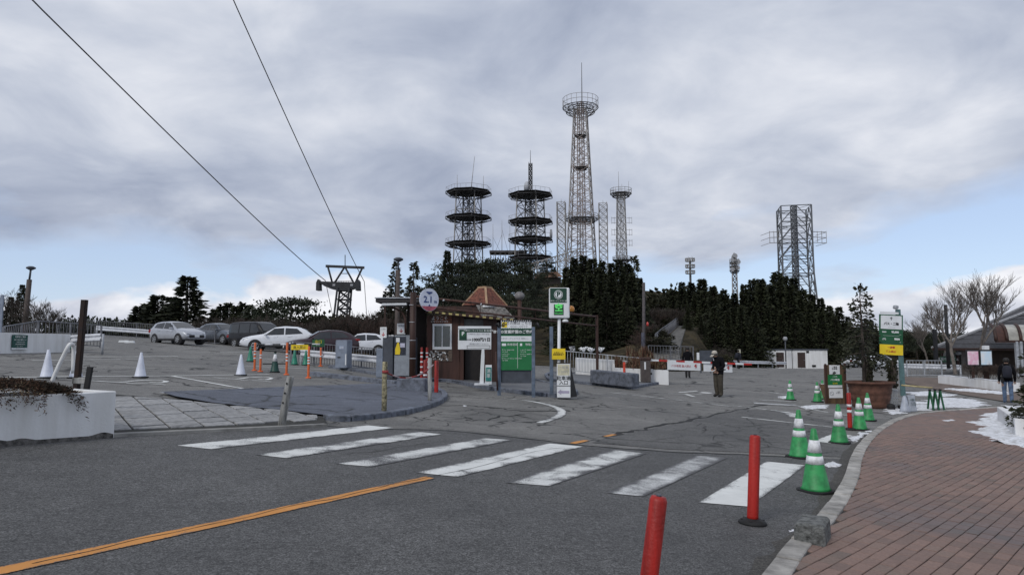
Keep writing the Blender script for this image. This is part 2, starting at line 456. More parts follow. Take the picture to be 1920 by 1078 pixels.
flag_front = gp((213, 818), (350, 811), (480, 805), (606, 798))
seam = pl(gp((606, 798), (700, 803), (840, 806), (1000, 823), (1090, 834), (1250, 846), (1400, 852), (1500, 857), (1640, 864)), 5)
RD = Vector((.52, .855)).normalized()
ff0 = Vector(flag_front[0])
left_line = [tuple(ff0 - RD * 12), tuple(ff0 - RD * 1.2)] + flag_front[:-1]
road_poly = left_line + seam + [(14, 9), (14, -7.5), (-12, -7.5)]
road = tag(sheet('road', road_poly, A_road, .004, 1.0), kind='structure')
lane_poly = gp((606, 796), (700, 801), (840, 804), (1000, 821), (1090, 831), (1130, 818), (1300, 785), (1380, 767), (1230, 748), (1140, 738), (1040, 747), (940, 736), (838, 721), (836, 744), (800, 765), (720, 784))
tag(sheet('entrance_lane', lane_poly, A_lane, .003, 1.0), kind='structure')
patch_poly = gp((1140, 819), (1300, 788), (1384, 767), (1470, 772), (1565, 790), (1600, 830), (1600, 858), (1500, 853), (1400, 848), (1250, 842), (1110, 830))
tag(sheet('asphalt_patch', patch_poly, A_patch, .006, 1.0), kind='structure')

# tar seams and long cracks
M_tar = mat('tar', (.014, .014, .014), .8, var=.3)
def wander(pts, amp, k=8):
    out = []
    for i, p in enumerate(pl(pts, k)):
        q = Vector((p[0], p[1], 0)) * 2.3
        out.append((p[0] + amp * noise.noise(q), p[1] + amp * noise.noise(q + Vector((9, 4, 2)))))
    return out
def seam_line(pxs, wid, amp=.12, k=8, dz=.0085):
    pts = wander(gp(*pxs), amp, k)
    ws = [wid * (.45 + .9 * abs(noise.noise(Vector((p[0] * 4, p[1] * 4, 5))) * 2)) for p in pts]
    ws[0] = ws[-1] = .003
    o = sheet('tar_seam', strip(pts, ws), M_tar, dz, 1.0, road); return o
seam_line([(612, 799), (700, 804), (840, 808), (1000, 824), (1090, 835), (1250, 847), (1400, 853), (1500, 858)], .07, .10)
seam_line([(1128, 819), (1210, 803), (1300, 787), (1384, 768), (1450, 756)], .13, .2)
seam_line([(60, 1060), (250, 1017), (430, 977), (620, 936), (808, 894), (900, 876), (1000, 848), (1060, 840)], .012, .05, 14, .0125)
seam_line([(838, 760), (900, 762), (960, 768), (1000, 772), (1060, 768)], .10, .4)
seam_line([(840, 800), (860, 785), (900, 775), (960, 782), (1040, 795)], .02, .3)
seam_line([(1100, 750), (1150, 765), (1200, 768), (1260, 772)], .025, .4)
seam_line([(1260, 808), (1380, 800), (1480, 802), (1560, 806)], .02, .35)
seam_line([(1230, 826), (1330, 815), (1450, 826), (1540, 833)], .016, .35)
seam_line([(1175, 775), (1230, 790), (1290, 786)], .016, .35)
seam_line([(150, 697), (240, 702), (330, 706), (420, 716), (520, 719)], .025, .15)
seam_line([(0, 690), (70, 696), (170, 700)], .025, .15)
seam_line([(860, 782), (905, 790), (950, 776), (990, 784)], .06, .4)
seam_line([(1000, 752), (1060, 764), (1110, 772), (1190, 778)], .03, .4)
seam_line([(1380, 770), (1420, 800), (1440, 830), (1430, 850)], .025, .4)
seam_line([(1300, 790), (1330, 815), (1370, 840)], .02, .4)
seam_line([(640, 855), (760, 838), (840, 828), (930, 838)], .012, .2)

# painted markings
PW1 = paint('white_paint_fresh', (.69, .70, .68), .44)
PW2 = paint('white_paint_worn', (.66, .67, .65), .64)
PW3 = paint('white_paint_thin', (.70, .71, .70), .80, soft=.12)
PO = paint('orange_paint', (.58, .25, .055), .46)
def ribbon(name, A, B, m, dz=.0105, ku=14, kv=3, parent=None):
    """a painted band between two ground polylines, with u along and v across"""
    A = [Vector(a) for a in A]; B = [Vector(b) for b in B]
    def samp(L, t):
        q = t * (len(L) - 1); i = min(int(q), len(L) - 2); return L[i].lerp(L[i + 1], q - i)
    vs, uv = [], []
    for i in range(ku + 1):
        a, b = samp(A, i / ku), samp(B, i / ku)
        for j in range(kv + 1):
            p = a.lerp(b, j / kv); vs.append((p.x, p.y, h(p.x, p.y) + dz)); uv.append((i / ku, j / kv))
    fs = [(i * (kv + 1) + j, (i + 1) * (kv + 1) + j, (i + 1) * (kv + 1) + j + 1, i * (kv + 1) + j + 1) for i in range(ku) for j in range(kv)]
    me = bpy.data.meshes.new(name); me.from_pydata(vs, [], fs); me.materials.append(m)
    ul = me.uv_layers.new(name='UVMap')
    for lp in me.loops: ul.data[lp.index].uv = uv[lp.vertex_index]
    me.update()
    if me.polygons[0].normal.z < 0: me.flip_normals()
    return obj(name, me, parent)
zebra = [((332, 836), (397, 843), (738, 803), (688, 798), PW1), ((478, 853), (540, 860), (830, 815), (782, 810), PW2), ((628, 870), (697, 876), (962, 826), (905, 822), PW2),
         ((780, 887), (860, 895), (1093, 838), (1030, 832), PW1), ((948, 906), (1032, 912), (1212, 851), (1148, 844), PW2), ((1138, 925), (1206, 932), (1364, 859), (1305, 855), PW3), ((1310, 943), (1405, 951), (1510, 873), (1437, 866), PW1)]
for a, b, c_, d, m in zebra:
    ga, gb, gc, gd = (G(*p).xy for p in (a, b, c_, d))
    ribbon('crosswalk_stripe', [ga, gd], [gb, gc], m, ku=10, kv=4, parent=road)
def pline(name, pxs, wid, m, parent, ku=0, smooth=0, dz=.0105):
    pts = gp(*pxs)
    if smooth:
        if not isinstance(wid, (int, float)):
            ww = list(wid); wid = [ww[min(i // smooth, len(ww) - 1)] * (1 - (i % smooth) / smooth) + ww[min(i // smooth + 1, len(ww) - 1)] * ((i % smooth) / smooth) for i in range((len(pts) - 1) * smooth + 1)]
        pts = pl(pts, smooth)
    s = strip(pts, wid); n = len(pts)
    return ribbon(name, s[:n], s[n:][::-1], m, dz, max(ku, (n - 1) * 4), 2, parent)
o0, o1 = Vector(G(120, 1046).xy), Vector(G(806, 896).xy); od = (o1 - o0)
s_ = strip([tuple(o0 - od * .9), tuple(o1)], .155)
ribbon('centre_line', s_[:2], s_[2:][::-1], PO, ku=30, kv=2, parent=road)
pline('orange_mark', [(1073, 832), (1100, 826)], .13, PO, road)
pline('orange_mark', [(1135, 819), (1152, 815)], .10, PO, road)
pline('white_line', [(1142, 736), (1260, 749), (1376, 763)], .13, PW2, lot)
pline('white_line', [(1384, 762), (1447, 769)], .14, PW2, lot)
pline('turn_arrow', [(1432, 768), (1462, 771), (1484, 776), (1487, 782)], [.1, .25, .45, .2], PW2, lot, smooth=4)
pline('white_line', [(1391, 782), (1496, 794), (1560, 801)], .15, PW2, lot)
pline('white_line', [(1436, 734), (1478, 741)], .12, PW2, lot)
pline('white_line', [(1499, 764), (1592, 780)], .12, PW2, lot)
pline('white_line', [(1545, 830), (1580, 815)], .4, PW1, lot)
pline('lane_lettering', [(1414, 756), (1495, 760)], 1.0, PW3, lot)
pline('lane_lettering', [(1420, 750), (1492, 753)], .4, PW3, lot)
pline('curved_lane_line', [(945, 747), (985, 751), (1020, 757), (1045, 765), (1053, 773), (1045, 782), (1012, 793)], [.07, .15, .21, .25, .24, .22, .18], PW2, lot, smooth=5)
pline('lane_arrow', [(1252, 738), (1316, 740)], .13, PW1, lot)
pline('lane_arrow', [(1272, 736), (1308, 733)], .16, PW1, lot)
pline('lane_arrow', [(1285, 739), (1302, 744)], .16, PW1, lot)
pline('lane_arrow', [(1318, 737), (1328, 736)], .5, PW1, lot)
for pxs, wd in (([(0, 708), (170, 706), (320, 705), (505, 702)], .13), ([(322, 705), (462, 730)], .15), ([(302, 737), (402, 733)], .13), ([(486, 729), (572, 725)], .13),
                ([(634, 725), (698, 721)], .13), ([(155, 669), (335, 668)], .13), ([(405, 684), (480, 687), (640, 694)], .13), ([(60, 676), (260, 673)], .1), ([(412, 660), (480, 661)], .12)):
    pline('bay_line', pxs, wd, PW1, lot)
for x0 in (172, 400):
    k = .78 if x0 == 400 else 1
    q = lambda x, y: (x0 + x * k, y - (6 if x0 == 400 else 0))
    pline('bay_symbol', [q(0, 714), q(52, 717), q(85, 714), q(118, 713), q(140, 715), q(128, 718), q(108, 717)], [.12, .12, .12, .14, .16, .14, .12], PW1, lot, smooth=4)
    pline('bay_symbol', [q(65, 719), q(115, 720), q(138, 722)], .11, PW1, lot)

# stone flags beside the white planter
M_flag = mat('granite_flag', (.30, .30, .30), .85, var=.20, scale=11, bump=.6, bscale=60, objvar=.12)
M_joint = mat('dark_joint', (.035, .034, .03), .95, var=.3, scale=9)
M_conc = mat('weathered_concrete', (.27, .265, .25), .9, var=.2, scale=3, bump=.4, bscale=60)
fl_poly = gp((150, 822), (213, 817), (350, 810), (480, 804), (612, 797), (606, 784), (520, 772), (430, 763), (350, 753), (215, 742), (140, 738))
flags = tag(sheet('flagstone_pavement', fl_poly, M_joint, .035, .8), kind='structure')
def clip_convex(poly, clip):
    out = [Vector(p) for p in poly]; n = len(clip)
    for i in range(n):
        a = Vector(clip[i]); b = Vector(clip[(i + 1) % n]); e = b - a
        def side(p): return e.x * (p.y - a.y) - e.y * (p.x - a.x)
        nxt = []
        for j in range(len(out)):
            p, q = out[j], out[(j + 1) % len(out)]; sp_, sq_ = side(p), side(q)
            if sp_ >= 0: nxt.append(p)
            if sp_ * sq_ < 0: nxt.append(p.lerp(q, sp_ / (sp_ - sq_)))
        out = nxt
        if len(out) < 3: return []
    return out
fl_in = gp((168, 814), (213, 812), (350, 806), (480, 800), (598, 794), (594, 783), (520, 773), (350, 755), (215, 745))
if sum((fl_in[i][0] * fl_in[(i + 1) % len(fl_in)][1] - fl_in[(i + 1) % len(fl_in)][0] * fl_in[i][1]) for i in range(len(fl_in))) < 0: fl_in = fl_in[::-1]
ja = (Vector(G(317, 806).xy) - Vector(G(250, 749).xy)).normalized(); jb = RD.copy()
org = Vector(G(317, 806).xy)
rnd = random.Random(3)
for i in range(-7, 14):
    for j in range(-1, 16):
        sh = (i % 2) * .24 + rnd.uniform(-.05, .05)
        c0 = org + jb * (i * .56) - ja * (j * .5 + sh)
        g_ = .018
        q4 = [c0 + jb * g_ - ja * g_, c0 + jb * (.56 - g_) - ja * g_, c0 + jb * (.56 - g_) - ja * (.5 - g_), c0 + jb * g_ - ja * (.5 - g_)]
        q4 = clip_convex(q4, fl_in) if (jb.x * -ja.y - jb.y * -ja.x) > 0 else clip_convex(q4[::-1], fl_in)
        if len(q4) < 3: continue
        ar = abs(sum(q4[k].x * q4[(k + 1) % len(q4)].y - q4[(k + 1) % len(q4)].x * q4[k].y for k in range(len(q4)))) / 2
        if ar < .03: continue
        dz = rnd.uniform(-.006, .006); m_ = MB(); n = len(q4)
        top = [(p.x, p.y, h(p.x, p.y) + .056 + dz) for p in q4]; bot = [(p.x, p.y, h(p.x, p.y) + .02) for p in q4]
        m_.add(top + bot, [tuple(range(n))] + [(k + n, (k + 1) % n + n, (k + 1) % n, k) for k in range(n)])
        m_.build('flagstone', M_flag, flags, bevel=.006)
e_ = gp((150, 824), (213, 819), (350, 812), (480, 806), (610, 799)); s_ = strip(e_, .10); 
m_ = MB(); n = len(e_)
def kerb_solid(m_, pts, wid, z0, z1, mi=0, hf=h):
    s_ = strip(pts, wid); n = len(pts); vs = []
    for i in range(n):
        a, b = s_[i], s_[2 * n - 1 - i]
        for p, z in ((a, z0), (a, z1), (b, z1), (b, z0)): vs.append((p[0], p[1], hf(p[0], p[1]) + z))
    fs = [(i * 4 + k, (i + 1) * 4 + k, (i + 1) * 4 + (k + 1) % 4, i * 4 + (k + 1) % 4) for i in range(n - 1) for k in range(4)]
    fs += [(0, 1, 2, 3), tuple((n - 1) * 4 + k for k in (3, 2, 1, 0))]
    m_.add(vs, fs, mi)
kerb_solid(m_, pl(e_, 4), .13, -.05, .048); m_.build('edge_kerb', M_conc, flags)

# blue-grey painted apron with its round kerb
M_apron = asphalt('blue_painted_asphalt', (.100, .110, .136), .34, .8, .5, patch=.26)
M_kerbblue = mat('blue_grey_kerb_paint', (.115, .135, .18), .7, var=.35, scale=5, bump=.4, bscale=50, col2=(.05, .06, .08))
ap_poly = gp((300, 739), (400, 735), (486, 731), (570, 727), (634, 725), (700, 722), (750, 723), (800, 729), (828, 737), (832, 745), (822, 754), (790, 765), (720, 778), (660, 785), (622, 785), (540, 775), (470, 768), (400, 760), (330, 748))
apron = tag(sheet('painted_apron', ap_poly, M_apron, .062, .8), kind='structure')
def kerb_run(pts, wid, z0, z1, ln, m, parent, seed=1, name='kerb_stone'):
    """separate kerb stones laid end to end along a polyline"""
    acc = [0.0]; rn = random.Random(seed)
    for a, b in zip(pts, pts[1:]): acc.append(acc[-1] + (Vector(b) - Vector(a)).length)
    def at(d_):
        for i in range(len(acc) - 1):
            if acc[i + 1] >= d_: return tuple(Vector(pts[i]).lerp(Vector(pts[i + 1]), (d_ - acc[i]) / max(1e-6, acc[i + 1] - acc[i])))
        return tuple(pts[-1])
    d_ = 0
    while d_ < acc[-1] - .15:
        e_ = min(ln, acc[-1] - d_); m_ = MB(); kerb_solid(m_, [at(d_ + .01 + (e_ - .02) * k / 3) for k in range(4)], wid, z0, z1 + rn.uniform(-.008, .006)); m_.build(name, m, parent, bevel=.014); d_ += e_
M_kerbblue = mat('blue_grey_kerb_stone', (.125, .14, .175), .75, var=.38, scale=6, bump=.7, bscale=40, col2=(.05, .055, .065), objvar=.14)
kerb_run(pl(gp((612, 786), (640, 790), (700, 785), (760, 776), (805, 764), (828, 753), (834, 744), (826, 736), (806, 729)), 5), .16, -.05, .115, .6, M_kerbblue, apron, 3)
# kerbs and islands by the barriers
M_islefloor = asphalt('island_concrete', (.135, .14, .15), .3, .5, 1.2)
def island(name, px, floor=None, hh=.13, wid=.16, floor_z=.10):
    pts = gp(*px); root = tag(sheet(name, pts, floor or M_islefloor, floor_z, 1.0), kind='structure')
    kerb_run(pl(pts + [pts[0]], 3), wid, -.05, hh, .9, M_kerbblue, root, 4)
    return root
kb = tag(MB().build('long_kerb', M_kerbblue), kind='structure')
m_ = MB(); kerb_solid(m_, pl(gp((585, 704), (640, 710), (690, 716), (745, 722)), 4), .3, -.05, .16)
kb.data = m_.mesh('long_kerb', M_kerbblue, .02)
island('machine_island', [(618, 690), (640, 693), (700, 702), (760, 712), (830, 714), (835, 706), (760, 700), (690, 694), (650, 688)])
island('kiosk_island', [(760, 716), (838, 716), (890, 726), (940, 734), (1000, 741), (1046, 745), (1080, 739), (1060, 729), (1000, 715), (960, 708), (880, 701), (800, 699)])
island('barrier_island', [(1030, 714), (1090, 720), (1140, 725), (1178, 729), (1212, 724), (1250, 716), (1235, 708), (1180, 706), (1110, 704), (1030, 702)])

# ------------------------------------------------------------------ brick pavement on the right, with kerb stones
PZ = .125
kpx = [(1452, 1082), (1500, 1018), (1545, 975), (1578, 930), (1598, 890), (1606, 858), (1622, 830), (1648, 805), (1688, 784), (1730, 774), (1800, 768), (1885, 762)]
kerb_line = [tuple(G(px, py, PZ).xy) for px, py in kpx]
kd = (Vector(kerb_line[0]) - Vector(kerb_line[1])).normalized()
kerb_line = [tuple(Vector(kerb_line[0]) + kd * 4)] + kerb_line
kerb_s = pl(kerb_line, 5)
M_mort = mat('mortar', (.05, .042, .038), .95, var=.3, scale=12)
side_poly = kerb_s + [(18.6, 20.2), (22, 18), (22, -3), (kerb_line[0][0] + .5, -3)]
walk = tag(sheet('brick_pavement', side_poly, M_mort, PZ - .012, 1.0), kind='structure')
BA = Vector((.69, .724)).normalized(); BB = Vector((-BA.y, BA.x))
BL, BH = .212, .106
def brick_mat():
    m = bpy.data.materials.new('paving_brick'); m.use_nodes = True; t = m.node_tree; b = t.nodes['Principled BSDF']
    vec = N(t, 'ShaderNodeNewGeometry').outputs['Position']
    def dot(v):
        n = N(t, 'ShaderNodeVectorMath', operation='DOT_PRODUCT'); t.links.new(vec, n.inputs[0]); n.inputs[1].default_value = v; return n.outputs['Value']
    u, v = dot((BA.x, BA.y, 0)), dot((BB.x, BB.y, 0))
    row = math_n(t, 'FLOOR', math_n(t, 'DIVIDE', v, BH)); odd = math_n(t, 'MODULO', math_n(t, 'ABSOLUTE', row), 2)
    col = math_n(t, 'FLOOR', math_n(t, 'SUBTRACT', math_n(t, 'DIVIDE', u, BL), math_n(t, 'MULTIPLY', odd, .5)))
    cb = N(t, 'ShaderNodeCombineXYZ'); t.links.new(row, cb.inputs[0]); t.links.new(col, cb.inputs[1])
    wn_ = N(t, 'ShaderNodeTexWhiteNoise'); t.links.new(cb.outputs[0], wn_.inputs['Vector'])
    c = ramp_n(t, wn_.outputs['Value'], [(0, (.152, .105, .088, 1)), (.35, (.182, .121, .100, 1)), (.7, (.205, .135, .110, 1)), (.9, (.175, .124, .101, 1)), (1, (.138, .104, .088, 1))])
    st = ramp_n(t, noise_n(t, vec, .55, 5, .6, .5), [(.34, (.62, .60, .60, 1)), (.5, g4(1)), (.7, g4(1.12))])
    fi = ramp_n(t, noise_n(t, vec, 45, 4, .7), [(.3, g4(.8)), (.7, g4(1.2))])
    c = mix_n(t, 1, mix_n(t, 1, c, st, 'MULTIPLY'), fi, 'MULTIPLY')
    t.links.new(c, b.inputs['Base Color'])
    t.links.new(ramp_n(t, noise_n(t, vec, .55, 5, .6, .5), [(.34, g4(.5)), (.52, g4(.85))]), b.inputs['Roughness'])
    bn = N(t, 'ShaderNodeBump'); bn.inputs['Strength'].default_value = .4; bn.inputs['Distance'].default_value = .006
    t.links.new(noise_n(t, vec, 60, 3, .6), bn.inputs['Height']); t.links.new(bn.outputs[0], b.inputs['Normal'])
    return m
M_brick = brick_mat()
def brick_mesh():
    g_ = .0035; x, y = BL / 2 - g_, BH / 2 - g_; e = .004; m_ = MB()
    lo = [(-x, -y, -.03), (x, -y, -.03), (x, y, -.03), (-x, y, -.03)]; md = [(a, b_, -.004) for a, b_, _ in lo]; tp = [(math.copysign(x - e, a), math.copysign(y - e, b_), 0) for a, b_, _ in lo]
    m_.add(lo + md + tp, [(i, (i + 1) % 4, (i + 1) % 4 + 4, i + 4) for i in range(4)] + [(i + 4, (i + 1) % 4 + 4, (i + 1) % 4 + 8, i + 8) for i in range(4)] + [(8, 9, 10, 11)])
    return m_
bmesh_me = brick_mesh().mesh('brick', M_brick); bv = brick_mesh()
bricks = []
for r_ in range(-70, 190):
    for q in range(-45, 125):
        c_ = BA * ((q + .5 + (.5 if r_ % 2 else 0)) * BL) + BB * ((r_ + .5) * BH)
        if not (1 < c_.x < 13.5 and 3.6 < c_.y < 14.5): continue
        if abs(c_.x / c_.y) > .80: continue
        if not all(inside(side_poly, (c_ + BA * a * BL * .42 + BB * b_ * BH * .42).x, (c_ + BA * a * BL * .42 + BB * b_ * BH * .42).y) for a in (-1, 1) for b_ in (-1, 1)): continue
        bricks.append((c_.y, c_))
bricks.sort(key=lambda t_: t_[0])
ang = math.atan2(BA.y, BA.x); far_b = MB(); rnd = random.Random(11); nb = 0
slope_rot = lambda x, y: (h(x + .1, y) - h(x - .1, y)) / .2
for Yb, c_ in bricks:
    z = h(c_.x, c_.y) + PZ + rnd.uniform(-.0022, .0022); tx = rnd.uniform(-.012, .012); sl = -math.atan(slope_rot(c_.x, c_.y))
    M3 = Matrix.Rotation(sl + tx, 3, 'Y') @ Matrix.Rotation(rnd.uniform(-.012, .012), 3, 'X') @ Matrix.Rotation(ang + rnd.uniform(-.008, .008), 3, 'Z')
    vis = abs(c_.x / c_.y) < .76 and (CAM_Z - z) / c_.y < .335
    if vis and nb < 300:
        nb += 1; o = obj('brick', bmesh_me, walk, (c_.x, c_.y, z)); o.rotation_euler = M3.to_euler()
    else:
        far_b.add([Vector((c_.x, c_.y, z)) + M3 @ Vector(v) for v in bv.v], bv.f)
tag(far_b.build('paving_bricks', M_brick, walk, fix=False), kind='stuff')
# beyond: the same bricks, too small to tell apart
far_poly = [p for p in kerb_s if p[1] > 14.3]
far_poly = [tuple(Vector(far_poly[0]) + Vector((.1, -.2)))] + far_poly + [(18.6, 20.2), (22, 18), (22, 14.3)]
tag(sheet('far_brick_surface', far_poly, M_brick, PZ - .001, 1.0, walk), kind=None)
# kerb stones
M_kerb = mat('granite_kerb', (.36, .345, .32), .85, var=.22, scale=6, bump=.5, bscale=60, objvar=.16)
def polyline_len(pts): return [0] + [sum((Vector(pts[i + 1]) - Vector(pts[i])).length for i in range(k + 1)) for k in range(len(pts) - 1)]
kl = polyline_len(kerb_s)
def at_len(d):
    for i in range(len(kl) - 1):
        if kl[i + 1] >= d: return Vector(kerb_s[i]).lerp(Vector(kerb_s[i + 1]), (d - kl[i]) / max(1e-6, kl[i + 1] - kl[i]))
    return Vector(kerb_s[-1])
d = .3; rnd = random.Random(5)
while d + .6 < kl[-1]:
    pts = [tuple(at_len(d + .011 + k * .578 / 3)) for k in range(4)]
    m_ = MB(); z_ = rnd.uniform(-.006, .008); kerb_solid(m_, pts, .165, -.06, PZ + .012 + z_)
    m_.build('kerb_stone', M_kerb, walk, bevel=.008)
    d += .6
# dark gutter strip of wet asphalt beside the kerb
gut = [tuple(Vector(p) + Vector((-.16, .05))) for p in kerb_s if p[1] < 17]
tag(sheet('gutter', strip(gut, [.10 + .26 * abs(noise.noise(Vector((p[0] * 2.5, p[1] * 2.5, 0)))) * 1.6 for p in gut]), asphalt('gutter_grit', (.066, .063, .058), .6, 0), .0075, 1.0), kind='structure')
# the far footway, low wall strip etc.
M_walk2 = mat('far_paving', (.15, .115, .095), .9, var=.18, scale=2)
tag(sheet('far_footway', gp((1688, 707), (1760, 709), (1840, 722), (1925, 733), (1925, 756), (1880, 753), (1790, 738), (1740, 727), (1690, 718)), M_walk2, .03, 1.0), kind='structure')
# ------------------------------------------------------------------ shared materials
M_white = mat('white_painted_concrete', (.70, .71, .72), .8, var=.10, scale=3.0, bump=.25, bscale=30, col2=(.58, .58, .57), streak=True)
M_whitemetal = mat('white_metal', (.60, .62, .66), .45, var=.1, scale=4)
M_galv = mat('galvanised_steel', (.40, .42, .45), .5, metal=.3, var=.15, scale=5)
M_grey = mat('grey_blue_paint', (.20, .235, .30), .55, var=.12, scale=4)
M_darkgrey = mat('dark_grey_paint', (.06, .068, .085), .5, var=.15, scale=4)
M_black = mat('black_rubber', (.014, .014, .015), .75, var=.25, scale=14)
M_blackmetal = mat('black_metal', (.02, .02, .022), .5, var=.2)
M_brown = mat('brown_paint', (.048, .022, .016), .6, var=.25, scale=5, streak=True)
M_brown2 = mat('red_brown_board', (.060, .026, .019), .65, var=.25, scale=5, streak=True)
M_red = mat('red_plastic', (.33, .014, .009), .5, var=.34, scale=9, bump=.25, bscale=35, streak=True)
M_orange = mat('orange_plastic', (.62, .13, .035), .5, var=.12, scale=8)
M_cgreen = mat('cone_green', (.032, .27, .082), .5, var=.20, scale=9, bump=.15, bscale=25, objvar=.1)
M_cteal = mat('cone_teal', (.02, .20, .13), .45, var=.12, scale=7)
M_cdark = mat('cone_dark_green', (.012, .055, .045), .5, var=.15, scale=7)
M_refl = mat('reflective_white', (.70, .71, .73), .45, var=.16, scale=14)
M_cwhite = mat('cone_white', (.60, .63, .72), .45, var=.07, scale=7)
M_wood = mat('weathered_wood', (.32, .32, .31), .85, var=.35, scale=9, bump=.5, bscale=40, streak=True)
M_woodyel = mat('lichened_wood', (.30, .27, .17), .85, var=.45, scale=14, bump=.5, bscale=40)
M_sgreen = mat('sign_green', (.012, .085, .035), .45, var=.08, scale=3)
M_bgreen = mat('board_green', (.014, .16, .05), .45, var=.08, scale=3)
M_sdark = mat('sign_dark_green', (.010, .050, .030), .45, var=.08, scale=3)
M_swhite = mat('sign_white', (.70, .72, .74), .45, var=.05, scale=3)
M_yellow = mat('sign_yellow', (.75, .55, .02), .45, var=.06, scale=3)
M_print = mat('black_print', (.02, .02, .022), .6, var=.05)
M_printw = mat('white_print', (.75, .76, .76), .5, var=.04)
M_printr = mat('red_print', (.42, .03, .03), .6, var=.05)
M_printg = mat('grey_print', (.30, .31, .33), .6, var=.05)
M_snow = mat('snow_white', (.74, .76, .80), .7, var=.10, scale=9, bump=.8, bscale=40, col2=(.44, .44, .44))

# ------------------------------------------------------------------ traffic cones and posts
def cone_proto(name, cat, body, bands, hgt=.7, base_m=M_black, sq=.19):
    t = thing(name, '-', cat)
    rb, rt = .145 * hgt / .7, .03
    rad = lambda z: rb + (rt - rb) * (z - .04) / (hgt - .04)
    m_ = MB(); m_.prism([(-sq, -sq * .6), (-sq * .6, -sq), (sq * .6, -sq), (sq, -sq * .6), (sq, sq * .6), (sq * .6, sq), (-sq * .6, sq), (-sq, sq * .6)], 0, .035); m_.build('base', base_m, t, bevel=.008)
    m_ = MB(); m_.lathe([(rb + .02, .036), (rb, .06), (rad(hgt * .5), hgt * .5), (rt, hgt - .01), (rt - .008, hgt)], 22); m_.build('body', body, t)
    for z0, z1, bm_ in bands:
        m_ = MB(); m_.lathe([(rad(z0) + .003, z0), (rad(z1) + .003, z1)], 22); m_.build('reflective_band', bm_, t)
    return t
GB = [(.335, .43, M_refl), (.47, .615, M_refl)]
cg = cone_proto('traffic_cone', 'traffic cone', M_cgreen, GB, .75)
green_cones = [((1530, 922), 'large green cone with white bands nearest the red posts', 1.0), ((1500, 858), 'green cone behind the nearest one, on the crosswalk corner', 1.02),
               ((1574, 831), 'green cone in front of the wooden notice board, beside the kerb', 1.0), ((1612, 806), 'green cone right of the red banded post, in front of the terracotta pot', 1.0),
               ((1628, 789), 'green cone against the terracotta pot', 1.0), ((1482, 750), 'lone green cone on the far lane left of the wooden notice board', 1.0),
               ((1533, 754), 'green cone just left of the wooden notice board, front one of a pair', 1.0), ((1543, 748), 'green cone half hidden by the wooden notice board, rear one of a pair', 1.0)]
for i, (p, lb, s) in enumerate(green_cones): put(cg, i == 0, G(*p), random.uniform(0, 1.5), lb, 'green cones along the lane', s)
cw = cone_proto('traffic_cone', 'traffic cone', M_cwhite, [], .72)
for i, (p, lb) in enumerate([((88, 709), 'white cone behind the left end of the near planter'), ((142, 709), 'white cone mostly hidden behind the black iron post'), ((263, 708), 'white cone standing alone on the bay line right of the planter'), ((451, 704), 'white cone in front of the white car, left of the orange posts')]):
    put(cw, i == 0, G(*p), random.uniform(0, 1), lb, 'white cones on the bay line')
ct = cone_proto('traffic_cone', 'traffic cone', M_cteal, [], .72)
for i, (p, lb) in enumerate([((469, 678), 'teal cone left of the first orange post'), ((552, 684), 'teal cone behind the yellow hanging sign, left one'), ((573, 685), 'teal cone behind the yellow hanging sign, right one'), ((130, 655), 'teal cone at the end of the far white planter wall')]):
    put(ct, i == 0, G(*p), random.uniform(0, 1), lb, 'teal cones by the exit')
cd = cone_proto('traffic_cone', 'traffic cone', M_cdark, [(.42, .70, M_refl)], .78)
m_ = MB(); m_.beam((-.45, 0, .33), (.45, 0, .33), .05, .04); m_.build('weight_bar', M_black, cd)
m_ = MB(); m_.lathe([(.045, .76), (.055, .79), (.02, .83)], 12); m_.build('bar_ring', M_black, cd)
put(cd, True, G(515, 698), .3, 'dark green cone with a white sleeve holding the barrier bar')

def delin(name, label, loc, hgt, r, m, bands=(), tilt=0, base=True, group=None, bm_=None):
    t = thing(name, label, 'post', loc, 0, group)
    if base:
        b_ = MB(); b_.lathe([(r * 2.5, 0), (r * 2.5, .02), (r * 2.2, .035), (r * 1.25, .055)], 18)
        for k in range(6):
            a = k * math.pi / 3; b_.lathe([(.012, .03), (.012, .045)], 6, (r * 1.95 * math.cos(a), r * 1.95 * math.sin(a), 0))
        b_.build('base', bm_ or M_black, t)
    m_ = MB(); m_.lathe([(r * 1.02, .04), (r, .08), (r * .98, hgt - .02), (r * .8, hgt), (r * .35, hgt + .002)], 18); p = m_.build('tube', m, t)
    m_ = MB(); m_.lathe([(r * .3, hgt), (r * .3, hgt + .012)], 8); m_.build('cap', M_darkgrey, t)
    for z in bands:
        m_ = MB(); m_.lathe([(r * 1.0 + .003, z), (r * 1.0 + .003, z + .06)], 18); m_.build('reflective_band', M_refl, t)
    t.rotation_euler = (0, tilt, 0); return t
